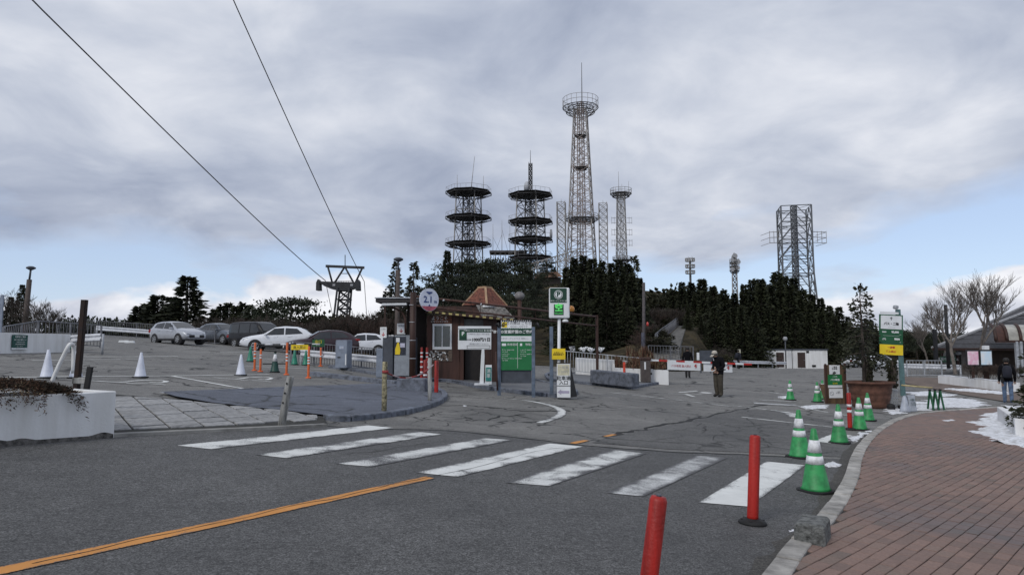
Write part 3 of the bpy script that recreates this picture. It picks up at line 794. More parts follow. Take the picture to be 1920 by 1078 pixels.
# two near red posts; the nearest is cut by the frame
b0 = G(1411, 982); delin('delineator_post', 'red plastic post standing on the near edge of the crosswalk', b0, (982 - 822) * mpp(b0.y), .052, M_red, tilt=.06, group='plain red posts')
b1 = P(1203, 1140, 3.9); b1.z = h(b1.x, b1.y)
topz = P(1242, 928, b1.y).z; delin('delineator_post', 'nearest red plastic post, cut off by the bottom of the picture', b1, topz - b1.z, .050, M_red, tilt=.14, group='plain red posts')
b2 = G(1594, 806); delin('delineator_post', 'red post with white bands among the green cones', b2, (806 - 738) * mpp(b2.y), .05, M_red, (.40, .53), group='red banded posts')
for i, (px, py, ty, bands, lb) in enumerate([(477, 695, 643, (.45, .6, .72), 'tall orange post left of the exit, with white bands'), (488, 697, 655, (.5, .6), 'short orange post next to the tall one at the exit'),
        (537, 703, 643, (.5, .62, .74), 'orange post left of the yellow hanging sign'), (578, 709, 650, (.5, .6, .7), 'orange post right of the yellow hanging sign, nearest one'), (601, 687, 652, (.45,), 'orange post below the green exit sign')]):
    g_ = G(px, py); delin('delineator_post', lb, g_, (py - ty) * mpp(g_.y), .042, M_orange, bands, bm_=M_orange, group='orange posts by the exit')

# hanging signs on the exit barrier
g_ = G(560, 700)
t = thing('barrier_bar', 'black and white barrier bar between the dark cone and orange posts', 'barrier', P(515, 646, g_.y + .3))
a = P(482, 646, g_.y + .3) - t.location; b = P(600, 645, g_.y + .3) - t.location
for k in range(8):
    m_ = MB(); m_.tube(a.lerp(b, k / 8), a.lerp(b, (k + 1) / 8), .025, n=8); m_.build('stripe', M_blackmetal if k % 2 == 0 else M_whitemetal, t)
t = thing('hanging_sign', 'yellow sign hanging on the exit barrier bar', 'sign', P(562, 651, g_.y))
wq = 32 * mpp(g_.y); m_ = MB(); m_.box((0, 0, 0), (wq, .02, .2)); m_.build('panel', M_yellow, t); text('進入禁止', .13, t, (0, -.012, -.01), M_print)
t = thing('hanging_sign', 'dark green exit sign with yellow lettering on the railing', 'sign', P(597, 643, g_.y + 1.0))
m_ = MB(); m_.box((0, 0, 0), (.5, .02, .3)); m_.build('panel', M_sgreen, t); text('出口', .15, t, (0, -.012, .04), M_yellow); text('EXIT', .08, t, (0, -.012, -.08), M_printw)

# ------------------------------------------------------------------ near planter on the left
c1 = G(214, 821); c1 = Vector((c1.x, c1.y)); PD = RD.copy(); PN = Vector((-PD.y, PD.x))
pl_h = (821 - 735) * mpp(c1.y); pw = 1.15; plen = 6.0; zb = h(c1.x, c1.y)
rzp = math.atan2(PD.y, PD.x)
plt = thing('planter', 'white concrete planter with chipped base at the left edge', 'planter', (c1.x, c1.y, zb), rzp)
m_ = MB(); prof = []
nseg = 40; rnd = random.Random(2)
z_of = lambda u: h(c1.x - PD.x * u, c1.y - PD.y * u) - zb
m_.box((-plen / 2, .06, pl_h / 2 - .1), (plen, .12, pl_h + .2)); m_.box((-plen / 2, pw - .06, pl_h / 2 - .1), (plen, .12, pl_h + .2))
m_.box((-.06, pw / 2, pl_h / 2 - .1), (.119, pw - .242, pl_h + .198)); m_.build('wall', M_white, plt, bevel=.012)
# the chipped foot: a rough concrete skirt showing under the render
M_rough = mat('broken_concrete', (.12, .115, .11), .95, var=.4, scale=14, bump=1.0, bscale=25)
vs, fs = [], []
for i in range(61):
    u = .02 + i / 60 * 2.4; zt = z_of(u) + .05 + .09 * max(0, noise.noise(Vector((u * 3.1, 0, 3)))) + .07 * sm(1.2, 1.6, u) * (1 - sm(1.9, 2.1, u))
    for z, y in ((z_of(u) - .03, -.018), (zt, -.010 - .01 * abs(noise.noise(Vector((u * 9, 1, 1))))), (zt + .004, .004)): vs.append((-u, y, z))
for i in range(60):
    for j in range(2): fs.append((i * 3 + j, i * 3 + j + 1, (i + 1) * 3 + j + 1, (i + 1) * 3 + j))
m_ = MB(); m_.add(vs, fs); m_.build('chipped_foot', M_rough, plt)
m_ = MB(); m_.lathe([(.042, 0), (.042, .03), (.03, .03), (.03, .0)], 16); o = m_.build('drain_hole', M_black, plt); o.rotation_euler = (math.pi / 2, 0, 0); o.location = (-1.62, .002, z_of(1.62) + .20)
m_ = MB(); m_.box((-plen / 2, pw / 2, pl_h - .12), (plen - .25, pw - .25, .04)); m_.build('soil', mat('planter_soil', (.05, .036, .025), .95, var=.4, scale=12, bump=.8, bscale=18), plt)
# dry ground cover spilling over the rim
def tuft_mesh(m_, n, area, hgt, rnd, over=.1, wdt=.016):
    x0, x1, y0, y1 = area
    for _ in range(n):
        x = rnd.uniform(x0, x1); y = rnd.uniform(y0, y1)
        hh = hgt * rnd.uniform(.35, 1.0) * (.7 + .5 * noise.noise(Vector((x * 2.2, y * 2, 0))))
        a = rnd.uniform(0, 6.28); lean = rnd.uniform(.02, .16); dxl, dyl = math.cos(a) * lean, math.sin(a) * lean
        if y < y0 + .16: dyl = -abs(dyl) - rnd.uniform(0, over); hh *= rnd.uniform(.1, .8)
        p = Vector((x, y, 0)); q = p + Vector((dxl * .5, dyl * .6, hh * .7)); e = p + Vector((dxl, dyl, hh * (1 if y > y0 + .16 else rnd.uniform(-.6, 1))))
        sx, sy = math.sin(a) * wdt, -math.cos(a) * wdt; k = rnd.randrange(3)
        m_.add([(p.x - sx, p.y - sy, p.z), (p.x + sx, p.y + sy, p.z), (q.x + sx, q.y + sy, q.z), (e.x, e.y, e.z), (q.x - sx, q.y - sy, q.z)], [(0, 1, 2, 4), (4, 2, 3)], k)
M_dry = [mat('dry_leaf_brown', (.075, .038, .022), .9, var=.35, scale=12), mat('dry_leaf_dark', (.030, .022, .013), .9, var=.3, scale=12), mat('straw', (.21, .165, .105), .9, var=.3, scale=12)]
gcov = thing('dry_ground_cover', 'dry brown ground cover spilling over the near white planter', 'plants', (c1.x, c1.y, zb), rzp)
m_ = MB(); rnd = random.Random(9)
def mound(u, v):
    e = min(1, (-.42 - u) / .35) if u < -.42 else 0
    return e * (.20 + .10 * noise.noise(Vector((u * 1.7, v * 1.7, 4))) + .06 * noise.noise(Vector((u * 5, v * 5, 1)))) * (1 - .35 * abs(v - .5) ** 2)
for i in range(34000):
    u = rnd.uniform(-3.9, -.42); v = rnd.uniform(-.10, pw - .08); mz = mound(u, max(.1, v)); over = max(0, .04 - v)
    z = mz * rnd.uniform(.35, 1.0) ** .5 - over * rnd.uniform(.3, 2.2) * (1 + noise.noise(Vector((u * 4, 0, 0)))) ; p_ = Vector((u, v, z))
    if v < -.01 and noise.noise(Vector((u * 3, 2, 0))) < -.15: continue
    dr = Vector((rnd.uniform(-1, 1), rnd.uniform(-1, .6) - over * 6, rnd.uniform(-.25, 1.0) - over * 9))
    tone_ = noise.noise(Vector((u * 2.2, v * 2.2, 8))) + rnd.uniform(-.5, .5)
    spray(m_, p_, dr, rnd.uniform(.025, .07), rnd.uniform(.003, .009), rnd, 2 if tone_ > .52 else (0 if tone_ > -.05 else 1))
o = m_.build('dry_stems', M_dry, gcov, fix=False, loc=(0, 0, pl_h - .04)); o['kind'] = 'stuff'
m_ = MB(); tuft_mesh(m_, 1800, (-.75, -.2, .15, pw - .15), .10, rnd, .02); o = m_.build('dead_grass', [M_dry[2], M_dry[0], M_dry[2]], gcov, fix=False, loc=(0, 0, pl_h - .10)); o['kind'] = 'stuff'

Yp = c1.y + 1.15
t = thing('iron_post', 'dark rusty angle iron post leaning out of the near planter', 'post', P(141, 716, Yp))
m_ = MB(); tp = P(156, 562, Yp) - t.location; m_.beam((0, 0, -.2), tp, .068, .012, up=Vector((0, 1, 0))); m_.beam((.034, .036, -.2), tp + Vector((.034, .036, 0)), .012, .068, up=Vector((0, 1, 0))); m_.build('angle_bar', mat('rusty_iron', (.020, .016, .016), .75, var=.4, scale=9, col2=(.034, .02, .015), spec=.2), t)
m_ = MB(); m_.box((.06, .06, .02), (.22, .14, .10)); m_.build('wood_block', M_wood, t, bevel=.01)
t = thing('handrail_pipe', 'bent white pipe rail rising behind the near planter', 'rail', P(100, 712, Yp + .9))
pts = [P(97, 716, Yp + .9), P(108, 690, Yp + .9), P(120, 665, Yp + .9), P(127, 651, Yp + .9), P(132, 645, Yp + .95), P(137, 647, Yp + 1.05), P(138, 660, Yp + 1.1), P(137, 700, Yp + 1.1)]
m_ = MB(); m_.path([p - t.location for p in smooth_line(pts, 4)], .032, 8); m_.build('pipe', M_white, t)
t = thing('iron_stub', 'short black iron stub at the planter corner', 'post', P(165, 720, c1.y + .75))
m_ = MB(); m_.box((0, 0, .08), (.075, .05, .36), Matrix.Rotation(.12, 3, 'Y')); m_.build('bar', M_black, t, bevel=.004)
for k in range(5):
    m_ = MB(); m_.path([(0, 0, .12 + k * .03), (.06 * math.cos(k * 2), .03, .20 + k * .02), (.11 * math.cos(k * 2.3), .04, .19 + k * .02)], .004, 4); m_.build('wire', M_black, t)

# ------------------------------------------------------------------ far planter wall, railings and crash barriers on the left
def wallbox(name, label, a, b, th, hgt, m, cat='wall', zoff=-.1, group=None, bevel=.01):
    a = Vector(a); b = Vector(b); d = b - a; L = Vector((d.x, d.y)).length
    t = thing(name, label, cat, a, math.atan2(d.y, d.x), group)
    m_ = MB(); dzz = d.z
    vs = [(0, 0, zoff), (L, 0, zoff + dzz), (L, th, zoff + dzz), (0, th, zoff), (0, 0, hgt), (L, 0, hgt + dzz), (L, th, hgt + dzz), (0, th, hgt)]
    m_.add(vs, [(0, 3, 2, 1), (4, 5, 6, 7), (0, 1, 5, 4), (1, 2, 6, 5), (2, 3, 7, 6), (3, 0, 4, 7)]); m_.build('wall_block', m, t, bevel=bevel); return t
ga, gb = G(-60, 664), G(131, 660)
fw = wallbox('planter_wall', 'low white planter wall with a green notice, far left', ga, gb, .8, (660 - 627) * mpp(gb.y), M_white)
m_ = MB(); Lw = (gb - ga).length; m_.box((Lw * .5, .4, .72), (Lw - .3, .6, .06)); m_.build('soil', MATS['planter_soil'], fw)
_f = min((abs(960 + FPX * ga.lerp(gb, q / 200).x / ga.lerp(gb, q / 200).y - 38), q / 200) for q in range(201))[1]
_wd = (gb - ga); _rz = math.atan2(_wd.y, _wd.x); _pt = ga.lerp(gb, _f) + Vector((_wd.y, -_wd.x, 0)).normalized() * .045
_pt.z = P(38, 640, _pt.y).z
t = thing('notice_plate', 'green notice plate on the far white planter wall', 'sign', _pt, _rz)
k = mpp(t.location.y); m_ = MB(); m_.box((0, 0, 0), (42 * k, .03, 24 * k)); m_.build('plate', mat('teal_sign', (.012, .075, .062), .5, var=.1), t)
m_ = MB(); m_.box((0, 0, -13.5 * k), (42 * k, .03, 3 * k)); m_.build('white_strip', M_swhite, t)
text('駐車場のご案内', .085, t, (0, -.02, .17), M_printw)
for j in range(4): text(('場内での事故・盗難等について', '一切の責任を負いません', 'ご利用の際は係員の指示に', '従ってください')[j], .05, t, (0, -.02, .06 - j * .085), M_printw)

def railing(name, label, pts, hgt, group=None, m=None, gap=.13, bar=.012, z0=.08, post=2.0):
    """baluster railing along ground points; every upright its own bar"""
    m = m or MATS.get('railing_grey') or mat('railing_grey', (.16, .165, .185), .6, metal=.2, var=.2, scale=5)
    t = thing(name, label, 'railing', pts[0], 0, group); o = Vector(pts[0]); nbar = 0
    bm1 = MB(); bm1.tube((0, 0, z0), (0, 0, hgt), bar, n=5); me = bm1.mesh('baluster', m)
    pm = MB(); pm.box((0, 0, hgt / 2), (.06, .06, hgt)); pme = pm.mesh('post', m)
    for i in range(len(pts) - 1):
        a, b = Vector(pts[i]) - o, Vector(pts[i + 1]) - o; L = (b - a).length
        for z in (z0, hgt):
            r_ = MB(); r_.beam(a + Vector((0, 0, z)), b + Vector((0, 0, z)), .05, .04); r_.build('rail', m, t)
        n = max(2, int(L / post))
        for k in range(n + 1):
            if i and k == 0: continue
            obj('post', pme, t, a.lerp(b, k / n))
        n = int(L / gap)
        for k in range(1, n):
            if nbar < 280: obj('baluster', me, t, a.lerp(b, k / n)); nbar += 1
    return t
def crash_barrier(name, label, pts, zc, group='crash barriers'):
    t = thing(name, label, 'crash barrier', pts[0], 0, group); o = Vector(pts[0])
    prof = [(0, -.16), (.04, -.13), (.04, -.07), (-.02, -.03), (-.02, .03), (.04, .07), (.04, .13), (0, .16)]
    for i in range(len(pts) - 1):
        a, b = Vector(pts[i]) - o, Vector(pts[i + 1]) - o; d = (b - a); dn = Vector((d.x, d.y, 0)).normalized(); nrm = Vector((dn.y, -dn.x, 0))
        vs = [p + nrm * y + Vector((0, 0, zc + z)) for p in (a, b) for y, z in prof] + [p + nrm * (y - .02) + Vector((0, 0, zc + z)) for p in (a, b) for y, z in prof]
        n = len(prof); m_ = MB(); m_.add(vs, [(k, k + 1, n + k + 1, n + k) for k in range(n - 1)] + [(2 * n + k + 1, 2 * n + k, 3 * n + k, 3 * n + k + 1) for k in range(n - 1)])
        m_.build('rail_beam', M_whitemetal, t)
        k = max(1, int(d.length / 2.2))
        for j in range(k + 1):
            q = a.lerp(b, j / k) - nrm * .09; m_ = MB(); m_.tube(q + Vector((0, 0, -.3)), q + Vector((0, 0, zc + .14)), .055, n=8); m_.build('post', M_galv, t)
    return t
railing('railing', 'grey baluster railing behind the far white planter wall', [G(-40, 662) + Vector((-.8, 2.2, 0)), P(70, 646, 29.5), P(188, 652, 31.0)], 1.02, 'car park railings')
crash_barrier('crash_barrier', 'pale steel crash barrier in front of the left railing', [G(126, 659) + Vector((0, .2, 0)), P(188, 656, 29.5)], .55)
crash_barrier('crash_barrier', 'pale steel crash barrier behind the silver hatchback', [Vector((-29.5, 48.5, h(-29.5, 48.5))), Vector((-25.2, 49.2, h(-25.2, 49.2)))], .58)
def gline(x0, y0, x1, y1, n=1): return [Vector((x0 + (x1 - x0) * k / n, y0 + (y1 - y0) * k / n, h(x0 + (x1 - x0) * k / n, y0 + (y1 - y0) * k / n))) for k in range(n + 1)]
railing('railing', 'long grey railing along the far edge behind the silver hatchback', gline(-34, 51.2, -16.5, 51.6, 3), 1.12, 'car park railings')
railing('railing', 'grey railing behind the ticket machines', gline(-10.8, 33.5, -6.0, 32.6, 2), 1.05, 'car park railings')
crash_barrier('crash_barrier', 'pale steel crash barrier behind the ticket machines', gline(-10.2, 33.1, -5.9, 32.2), .56)
# parking blocks of white concrete behind the bays
for i, (px, py) in enumerate(((110, 658), (232, 642), (243, 643))):
    g_ = G(px, py); m_ = MB(); m_.prism([(-.3, 0), (.3, 0), (.25, .12), (-.25, .12)], -.08, .08, xz=True); tag(m_.build('wheel_stop', M_swhite, bevel=.01, loc=g_), ('white wheel stop at the end of the far planter wall', 'white wheel stop left of the silver hatchback', 'white wheel stop touching the silver hatchback wheel')[i], 'wheel stop', 'wheel stops')

# lamp pylons with disc heads
def disc_lamp(label, base, top, Y, thick, head, split):
    b_ = P(base[0], base[1], Y); t_ = P(top[0], top[1], Y)
    t = thing('lamp_post', label, 'lamp post', b_, 0, 'disc-headed lamp posts'); d = t_ - b_
    m_ = MB(); m_.tube((0, 0, -2), d * split, thick, thick * .9, 10); m_.build('column', mat('lamp_column', (.075, .058, .052), .7, var=.2), t)
    m_ = MB(); m_.tube(d * split, d, thick * .38, thick * .34, 8); m_.build('shaft', M_darkgrey, t)
    m_ = MB(); m_.lathe([(head * .3, -.12), (head, -.02), (head, .05), (head * .5, .12)], 20, d); m_.build('lamp_head', M_darkgrey, t)
    return t
disc_lamp('tall brown lamp post with a disc head at far left', (45, 600), (58, 503), 42, .16, .26, .78)
disc_lamp('tall lamp post with a disc head behind the shelter roof', (743, 650), (747, 487), 38, .13, .27, .88)
t = thing('banner_pole', 'blue grey pole at the very left edge', 'pole', P(2, 622, 31)); m_ = MB(); m_.box((-.05, 0, .8), (.16, .06, 1.75)); m_.build('panel', M_grey, t, bevel=.01)

# ------------------------------------------------------------------ parked cars
M_tyre = M_black
M_rim = mat('alloy_rim', (.42, .43, .45), .35, metal=.7, var=.1)
M_cglass = mat('car_glass', (.018, .021, .025), .13, var=.2, scale=2, spec=.75)
M_trim = mat('car_black_trim', (.02, .02, .022), .55, var=.15)
M_tail = mat('tail_lamp', (.25, .012, .012), .25, var=.1)
M_lamp = mat('head_lamp', (.55, .58, .62), .15, var=.1, metal=.3)
def lerp_tab(tab, x):
    if x <= tab[0][0]: return tab[0][1]
    for (a, va), (b, vb) in zip(tab, tab[1:]):
        if x <= b: return va + (vb - va) * sm(a, b, x) if False else va + (vb - va) * (x - a) / (b - a)
    return tab[-1][1]
def car(label, loc, heading, paint_m, top, belt, W, L, sill=.24, roofw=.74, wheel_r=.33, axles=(-1.25, 1.3), side=(), wind=None, rear=None, name='parked_car', cat='car', tail_z=(.75, .95), scale=1.0):
    t = thing(name, label, cat, loc, heading, 'parked cars'); t.scale = (scale,) * 3
    x0, x1 = top[0][0], top[-1][0]; hw = W / 2
    def half(x):                      # plan outline
        e = max(0, (x - (x1 - .75)) / .75, ((x0 + .45) - x) / .45 * .8); return hw * (1 - .24 * e ** 2.2)
    def zb(x): return sill + .10 * max(0, (x - (x1 - .5)) / .5) + .12 * max(0, ((x0 + .45) - x) / .45)
    def sec(x):
        w_ = half(x); zt = lerp_tab(top, x); bl = min(lerp_tab(belt, x), zt - .02); b_ = zb(x)
        gh = sm(.05, .28, zt - bl)                     # 1 in the cabin, 0 over the bonnet
        rw = w_ * (roofw * gh + .86 * (1 - gh))
        pts = [(0, b_), (w_ * .80, b_), (w_ * .955, b_ + .05), (w_ * .99, b_ + .16), (w_, b_ + (bl - b_) * .52), (w_ * .985, b_ + (bl - b_) * .82), (w_ * .945, bl), (w_ * .945 + (rw - w_ * .945) * .5, bl + (zt - .06 - bl) * .52), (rw, zt - .05), (rw * .86, zt - .012), (rw * .45, zt + .008), (0, zt + .012)]
        return pts
    N_ = 46; xs = [x0 + (x1 - x0) * k / N_ for k in range(N_ + 1)]; m_ = MB(); vs = []; np_ = 12
    for x in xs:
        s_ = sec(x)
        for y, z in s_: vs.append((x, y, z))
        for y, z in s_[::-1][1:-1]: vs.append((x, -y, z))
    n = 2 * np_ - 2
    fs = [(i * n + j, (i + 1) * n + j, (i + 1) * n + (j + 1) % n, i * n + (j + 1) % n) for i in range(N_) for j in range(n)]
    m_.add(vs, fs, 0, True); m_.add(vs[:n], [tuple(range(n))], 0); m_.add(vs[-n:], [tuple(reversed(range(n)))], 0)
    body = m_.build('body', paint_m, t)
    def yat(x, z):
        s_ = sec(x)
        for (ya, za), (yb, zb_) in zip(s_[1:], s_[2:]):
            if za <= z <= zb_ and zb_ > za: return ya + (yb - ya) * (z - za) / (zb_ - za)
        return s_[8][0]
    for s in (1, -1):
        for poly in side:
            k = 7; m_ = MB(); n_ = len(poly)
            # pane follows the tumblehome: a grid between lower and upper edge
            lo, hi = poly[0], poly[1]
            vs = []
            for i in range(k + 1):
                a = Vector(lo[0]).lerp(Vector(lo[1]), i / k); b = Vector(hi[0]).lerp(Vector(hi[1]), i / k)
                for j in range(4):
                    p = a.lerp(b, j / 3); vs.append((p.x, s * (yat(p.x, p.y) + .010), p.y))
            m_.add(vs, [(i * 4 + j, (i + 1) * 4 + j, (i + 1) * 4 + j + 1, i * 4 + j + 1) for i in range(k) for j in range(3)], 0, True)
            m_.build('side_window', M_cglass, t)
    for nm, rng in (('windscreen', wind), ('rear_window', rear)):
        if not rng: continue
        xa, xb, wa, wb = rng; vs = []; k = 6
        for i in range(k + 1):
            x = xa + (xb - xa) * i / k; z = lerp_tab(top, x); w_ = (wa + (wb - wa) * i / k) * half(0)
            dn = Vector((-(lerp_tab(top, x + .02) - lerp_tab(top, x - .02)), 0, .04)).normalized() * .014
            for j in range(5):
                y = -w_ + 2 * w_ * j / 4; vs.append((x + dn.x, y, z + dn.z + .012 - .02 * abs(j - 2) / 2))
        m_ = MB(); m_.add(vs, [(i * 5 + j, (i + 1) * 5 + j, (i + 1) * 5 + j + 1, i * 5 + j + 1) for i in range(k) for j in range(4)], 0, True); m_.build(nm, M_cglass, t)
    for ax in axles:
        for s in (1, -1):
            yo = half(ax) ; m_ = MB()
            m_.tube((ax, s * (yo - .30), wheel_r + .01), (ax, s * (yo + .004), wheel_r + .01), wheel_r + .065, n=24); m_.build('wheel_arch', M_trim, t)
            wq = bpy.data.objects.new('wheel', None); C.objects.link(wq); wq.parent = t; wq.location = (ax, s * (yo - .02), wheel_r); wq.rotation_euler = (math.pi / 2 * (1 if s < 0 else -1), 0, 0)
            m_ = MB(); m_.lathe([(wheel_r * .62, -.18), (wheel_r * .97, -.17), (wheel_r, -.12), (wheel_r, .02), (wheel_r * .95, .045), (wheel_r * .66, .04)], 24); m_.build('tyre', M_tyre, wq)
            m_ = MB(); m_.lathe([(wheel_r * .65, .03), (wheel_r * .66, .046), (wheel_r * .58, .046), (wheel_r * .56, .02)], 24)
            for q in range(5):
                a = q * 2 * math.pi / 5; m_.beam((0, 0, .038), (math.cos(a) * wheel_r * .6, math.sin(a) * wheel_r * .6, .042), .075, .014, up=Vector((0, 0, 1)))
            m_.lathe([(.05, .03), (.05, .052)], 10); m_.build('rim', M_rim, wq)
    xf = x1
    for s in (1, -1):
        m_ = MB(); zl = lerp_tab(top, xf - .35) - .10
        P0 = [(xf - .55, yat(xf - .55, zl) + .008, zl + .05), (xf - .30, yat(xf - .30, zl) + .012, zl + .03), (xf - .06, half(xf - .06) * .92, zl - .08), (xf - .02, half(xf) * .62, zl - .10), (xf - .04, half(xf) * .64, zl - .17), (xf - .25, yat(xf - .25, zl - .12) + .012, zl - .10)]
        m_.add([(x, s * y, z) for x, y, z in P0] + [(x - .05, s * (y - .05), z) for x, y, z in P0], [(0, 1, 2, 3, 4, 5), (11, 10, 9, 8, 7, 6)] + [(i, (i + 1) % 6, (i + 1) % 6 + 6, i + 6) for i in range(6)]); m_.build('headlight', M_lamp, t)
        m_ = MB(); a_, b_ = tail_z
        m_.box((x0 + .16, s * (half(x0 + .16) - .06), (a_ + b_) / 2), (.36, .14, b_ - a_)); m_.build('tail_light', M_tail, t, bevel=.02)
        mx = wind[1] - .12 if wind[1] > wind[0] else wind[0] - .12
        m_ = MB(); m_.box((mx - .1, s * (hw + .10), lerp_tab(belt, mx) + .09), (.13, .22, .14)); m_.build('mirror', paint_m, t, bevel=.035)
        m_ = MB(); m_.box((0, s * (hw * .992), sill + .06), (axles[1] - axles[0] - .75, .03, .10)); m_.build('sill_trim', M_trim, t, bevel=.01)
        for hx in (.15, -.75):
            zq = lerp_tab(belt, hx) - .10; m_ = MB(); m_.box((hx, s * (yat(hx, zq) + .018), zq), (.2, .02, .03)); m_.build('door_handle', paint_m, t, bevel=.006)
            m_ = MB(); xs_ = hx - .16 
            m_.add([(xs_ - .006, s * (yat(xs_, sill + .15) + .004), sill + .15), (xs_ + .006, s * (yat(xs_, sill + .15) + .004), sill + .15), (xs_ + .006, s * (yat(xs_, zq) + .004), zq + .05), (xs_ - .006, s * (yat(xs_, zq) + .004), zq + .05)], [(0, 1, 2, 3)]); m_.build('door_gap', M_trim, t)
    m_ = MB(); m_.box((xf - .02, 0, sill + .24), (.10, W * .62, .20)); m_.build('grille', M_trim, t, bevel=.03)
    m_ = MB(); m_.box((xf + .035, 0, sill + .28), (.015, .33, .165)); m_.build('number_plate', M_swhite, t)
    m_ = MB(); m_.box((x0 - .01, 0, .78), (.02, .33, .165)); m_.build('number_plate', M_swhite, t)
    m_ = MB(); m_.box((x0 + .02, 0, sill + .24), (.10, W * .7, .16)); m_.build('rear_bumper_trim', M_trim, t, bevel=.03)
    return t
P_silver = mat('silver_car_paint', (.40, .42, .46), .32, metal=.35, var=.05, coat=.6)
P_gun = mat('gunmetal_car_paint', (.10, .115, .14), .32, metal=.4, var=.06, coat=.6)
P_blackc = mat('black_car_paint', (.006, .006, .008), .3, var=.1, coat=.15, spec=.3)
P_pearl = mat('white_car_paint', (.68, .70, .74), .3, var=.04, coat=.6)
P_maroon = mat('dark_plum_car_paint', (.03, .012, .018), .3, var=.1, coat=.4, spec=.4)
P_navy = mat('dark_navy_car_paint', (.012, .013, .03), .3, var=.1, coat=.25)
hatch = dict(top=[(-2.02, .62), (-1.98, .98), (-1.80, 1.22), (-1.55, 1.40), (-1.0, 1.47), (-.3, 1.485), (.15, 1.42), (.95, 1.02), (1.55, .90), (1.90, .76), (2.03, .52)], belt=[(-2, .98), (-1.5, 1.02), (-.8, .98), (1.0, .90), (2, .7)], W=1.70, L=4.05, axles=(-1.25, 1.30), wheel_r=.31,
             side=[(((-.35, 1.00), (.72, .94)), ((-.35, 1.40), (.22, 1.36))), (((-1.42, 1.07), (-.43, 1.00)), ((-1.30, 1.33), (-.43, 1.40)))], wind=(.92, .18, .80, .66), rear=(-1.96, -1.62, .74, .62))
suv = dict(top=[(-2.3, .75), (-2.27, 1.08), (-2.05, 1.22), (-1.75, 1.46), (-1.2, 1.62), (-.4, 1.66), (.2, 1.58), (1.0, 1.13), (1.7, 1.02), (2.2, .88), (2.36, .58)], belt=[(-2.3, 1.1), (-1.6, 1.12), (-.6, 1.06), (1.0, 1.0), (2.3, .8)], W=1.85, L=4.7, sill=.30, axles=(-1.36, 1.36), wheel_r=.36,
           side=[(((-.40, 1.10), (.78, 1.06)), ((-.40, 1.54), (.22, 1.50))), (((-1.60, 1.17), (-.48, 1.10)), ((-1.20, 1.50), (-.48, 1.54)))], wind=(.96, .22, .80, .66), rear=(-2.1, -1.5, .72, .6), tail_z=(.95, 1.08))
van = dict(top=[(-2.35, .7), (-2.33, 1.2), (-2.22, 1.75), (-2.0, 1.86), (-1.0, 1.90), (.6, 1.88), (1.0, 1.72), (1.65, 1.15), (2.15, 1.02), (2.33, .85), (2.40, .5)], belt=[(-2.3, 1.05), (1.6, 1.0), (2.3, .8)], W=1.80, L=4.75, axles=(-1.4, 1.45), wheel_r=.33, roofw=.84,
           side=[(((.25, 1.08), (1.25, 1.08)), ((.25, 1.72), (.82, 1.70))), (((-.95, 1.08), (.15, 1.08)), ((-.95, 1.74), (.15, 1.74))), (((-2.12, 1.10), (-1.05, 1.08)), ((-2.05, 1.70), (-1.05, 1.74)))], wind=(1.6, 1.02, .82, .72), rear=(-2.31, -2.24, .76, .72))
HD = math.atan2(-.52, .85)
def cat_(px, Y): x = P(px, 650, Y).x; return Vector((x, Y, h(x, Y)))
def cpos(px, py, dy=0): g_ = G(px, py); return Vector((g_.x, g_.y + dy, h(g_.x, g_.y + dy)))
car('silver hatchback parked at the far left, front to the right', cpos(333, 645), HD, P_silver, **hatch)
car('dark grey hatchback crossover parked behind the silver hatchback', cpos(392, 645, 2.2), HD, P_gun, scale=.97, **suv)
car('black boxy minivan parked behind the grey crossover', cat_(482, 50.0), HD, P_blackc, **van)
car('white coupe-roofed crossover with its nose to the left', cpos(522, 659), math.pi - math.atan2(-.22, .95), P_pearl, scale=1.0, **suv)
car('dark plum car behind the white coupe-roofed crossover', cat_(603, 44.0), math.pi + .45, P_maroon, scale=.98, **suv)
car('white crossover seen from behind the ticket machine', cpos(664, 666, 1.5), math.pi + .32, P_pearl, scale=.98, **suv)
car('dark navy car almost hidden behind the ticket machines', cpos(720, 668, 2.5), math.pi + .25, P_navy, scale=.95, **hatch)
# ------------------------------------------------------------------ wooden posts and rope on the apron
def wood_post(label, base, top, r, m, group='rope posts'):
    g_ = G(*base, .06); tp = P(top[0], top[1], g_.y - .0)
    t = thing('wooden_post', label, 'post', g_, 0, group); d = tp - g_
    m_ = MB(); m_.path([(0, 0, -.1), d * .3 + Vector((.004, 0, 0)), d * .65 - Vector((.005, 0, 0)), d * .985, d], [r, r * 1.03, r * .97, r * .98, r * .85], 10); m_.build('stake', m, t)
    return t, tp
p1, tp1 = wood_post('leaning grey wooden post on the edge of the flagstones', (527, 795), (545, 705), .062, M_wood)
for k in range(3):
    m_ = MB(); m_.lathe([(.016, 0), (.016, .012)], 8); o = m_.build('knot_hole', M_black, p1); q = (tp1 - p1.location) * (.45 + .2 * k); o.location = q + Vector((-.02, -.062, 0)); o.rotation_euler = (math.pi / 2, 0, 0)
p2, tp2 = wood_post('lichened wooden post holding the rope, left one', (720, 770), (722, 678), .055, M_woodyel)
p3, tp3 = wood_post('pale wooden post holding the rope, right one', (806, 751), (806, 671), .055, M_wood)
a = P(722, 697, p2.location.y - .03); b = P(812, 684, p3.location.y - .05)
t = thing('rope', 'sagging red and white rope between the wooden posts', 'rope', a)
pts = [a.lerp(b, k / 16) - Vector((0, 0, 4 * .22 * (k / 16) * (1 - k / 16))) - a for k in range(17)]
M_rope = mat('faded_rope', (.42, .33, .34), .85, var=.2, scale=20); M_roper = mat('red_rope', (.30, .05, .05), .85, var=.2, scale=20)
for k in range(8):
    m_ = MB(); m_.path(pts[k * 2:k * 2 + 3], .018, 6); m_.build('rope_length', M_rope if k % 2 else M_roper, t)
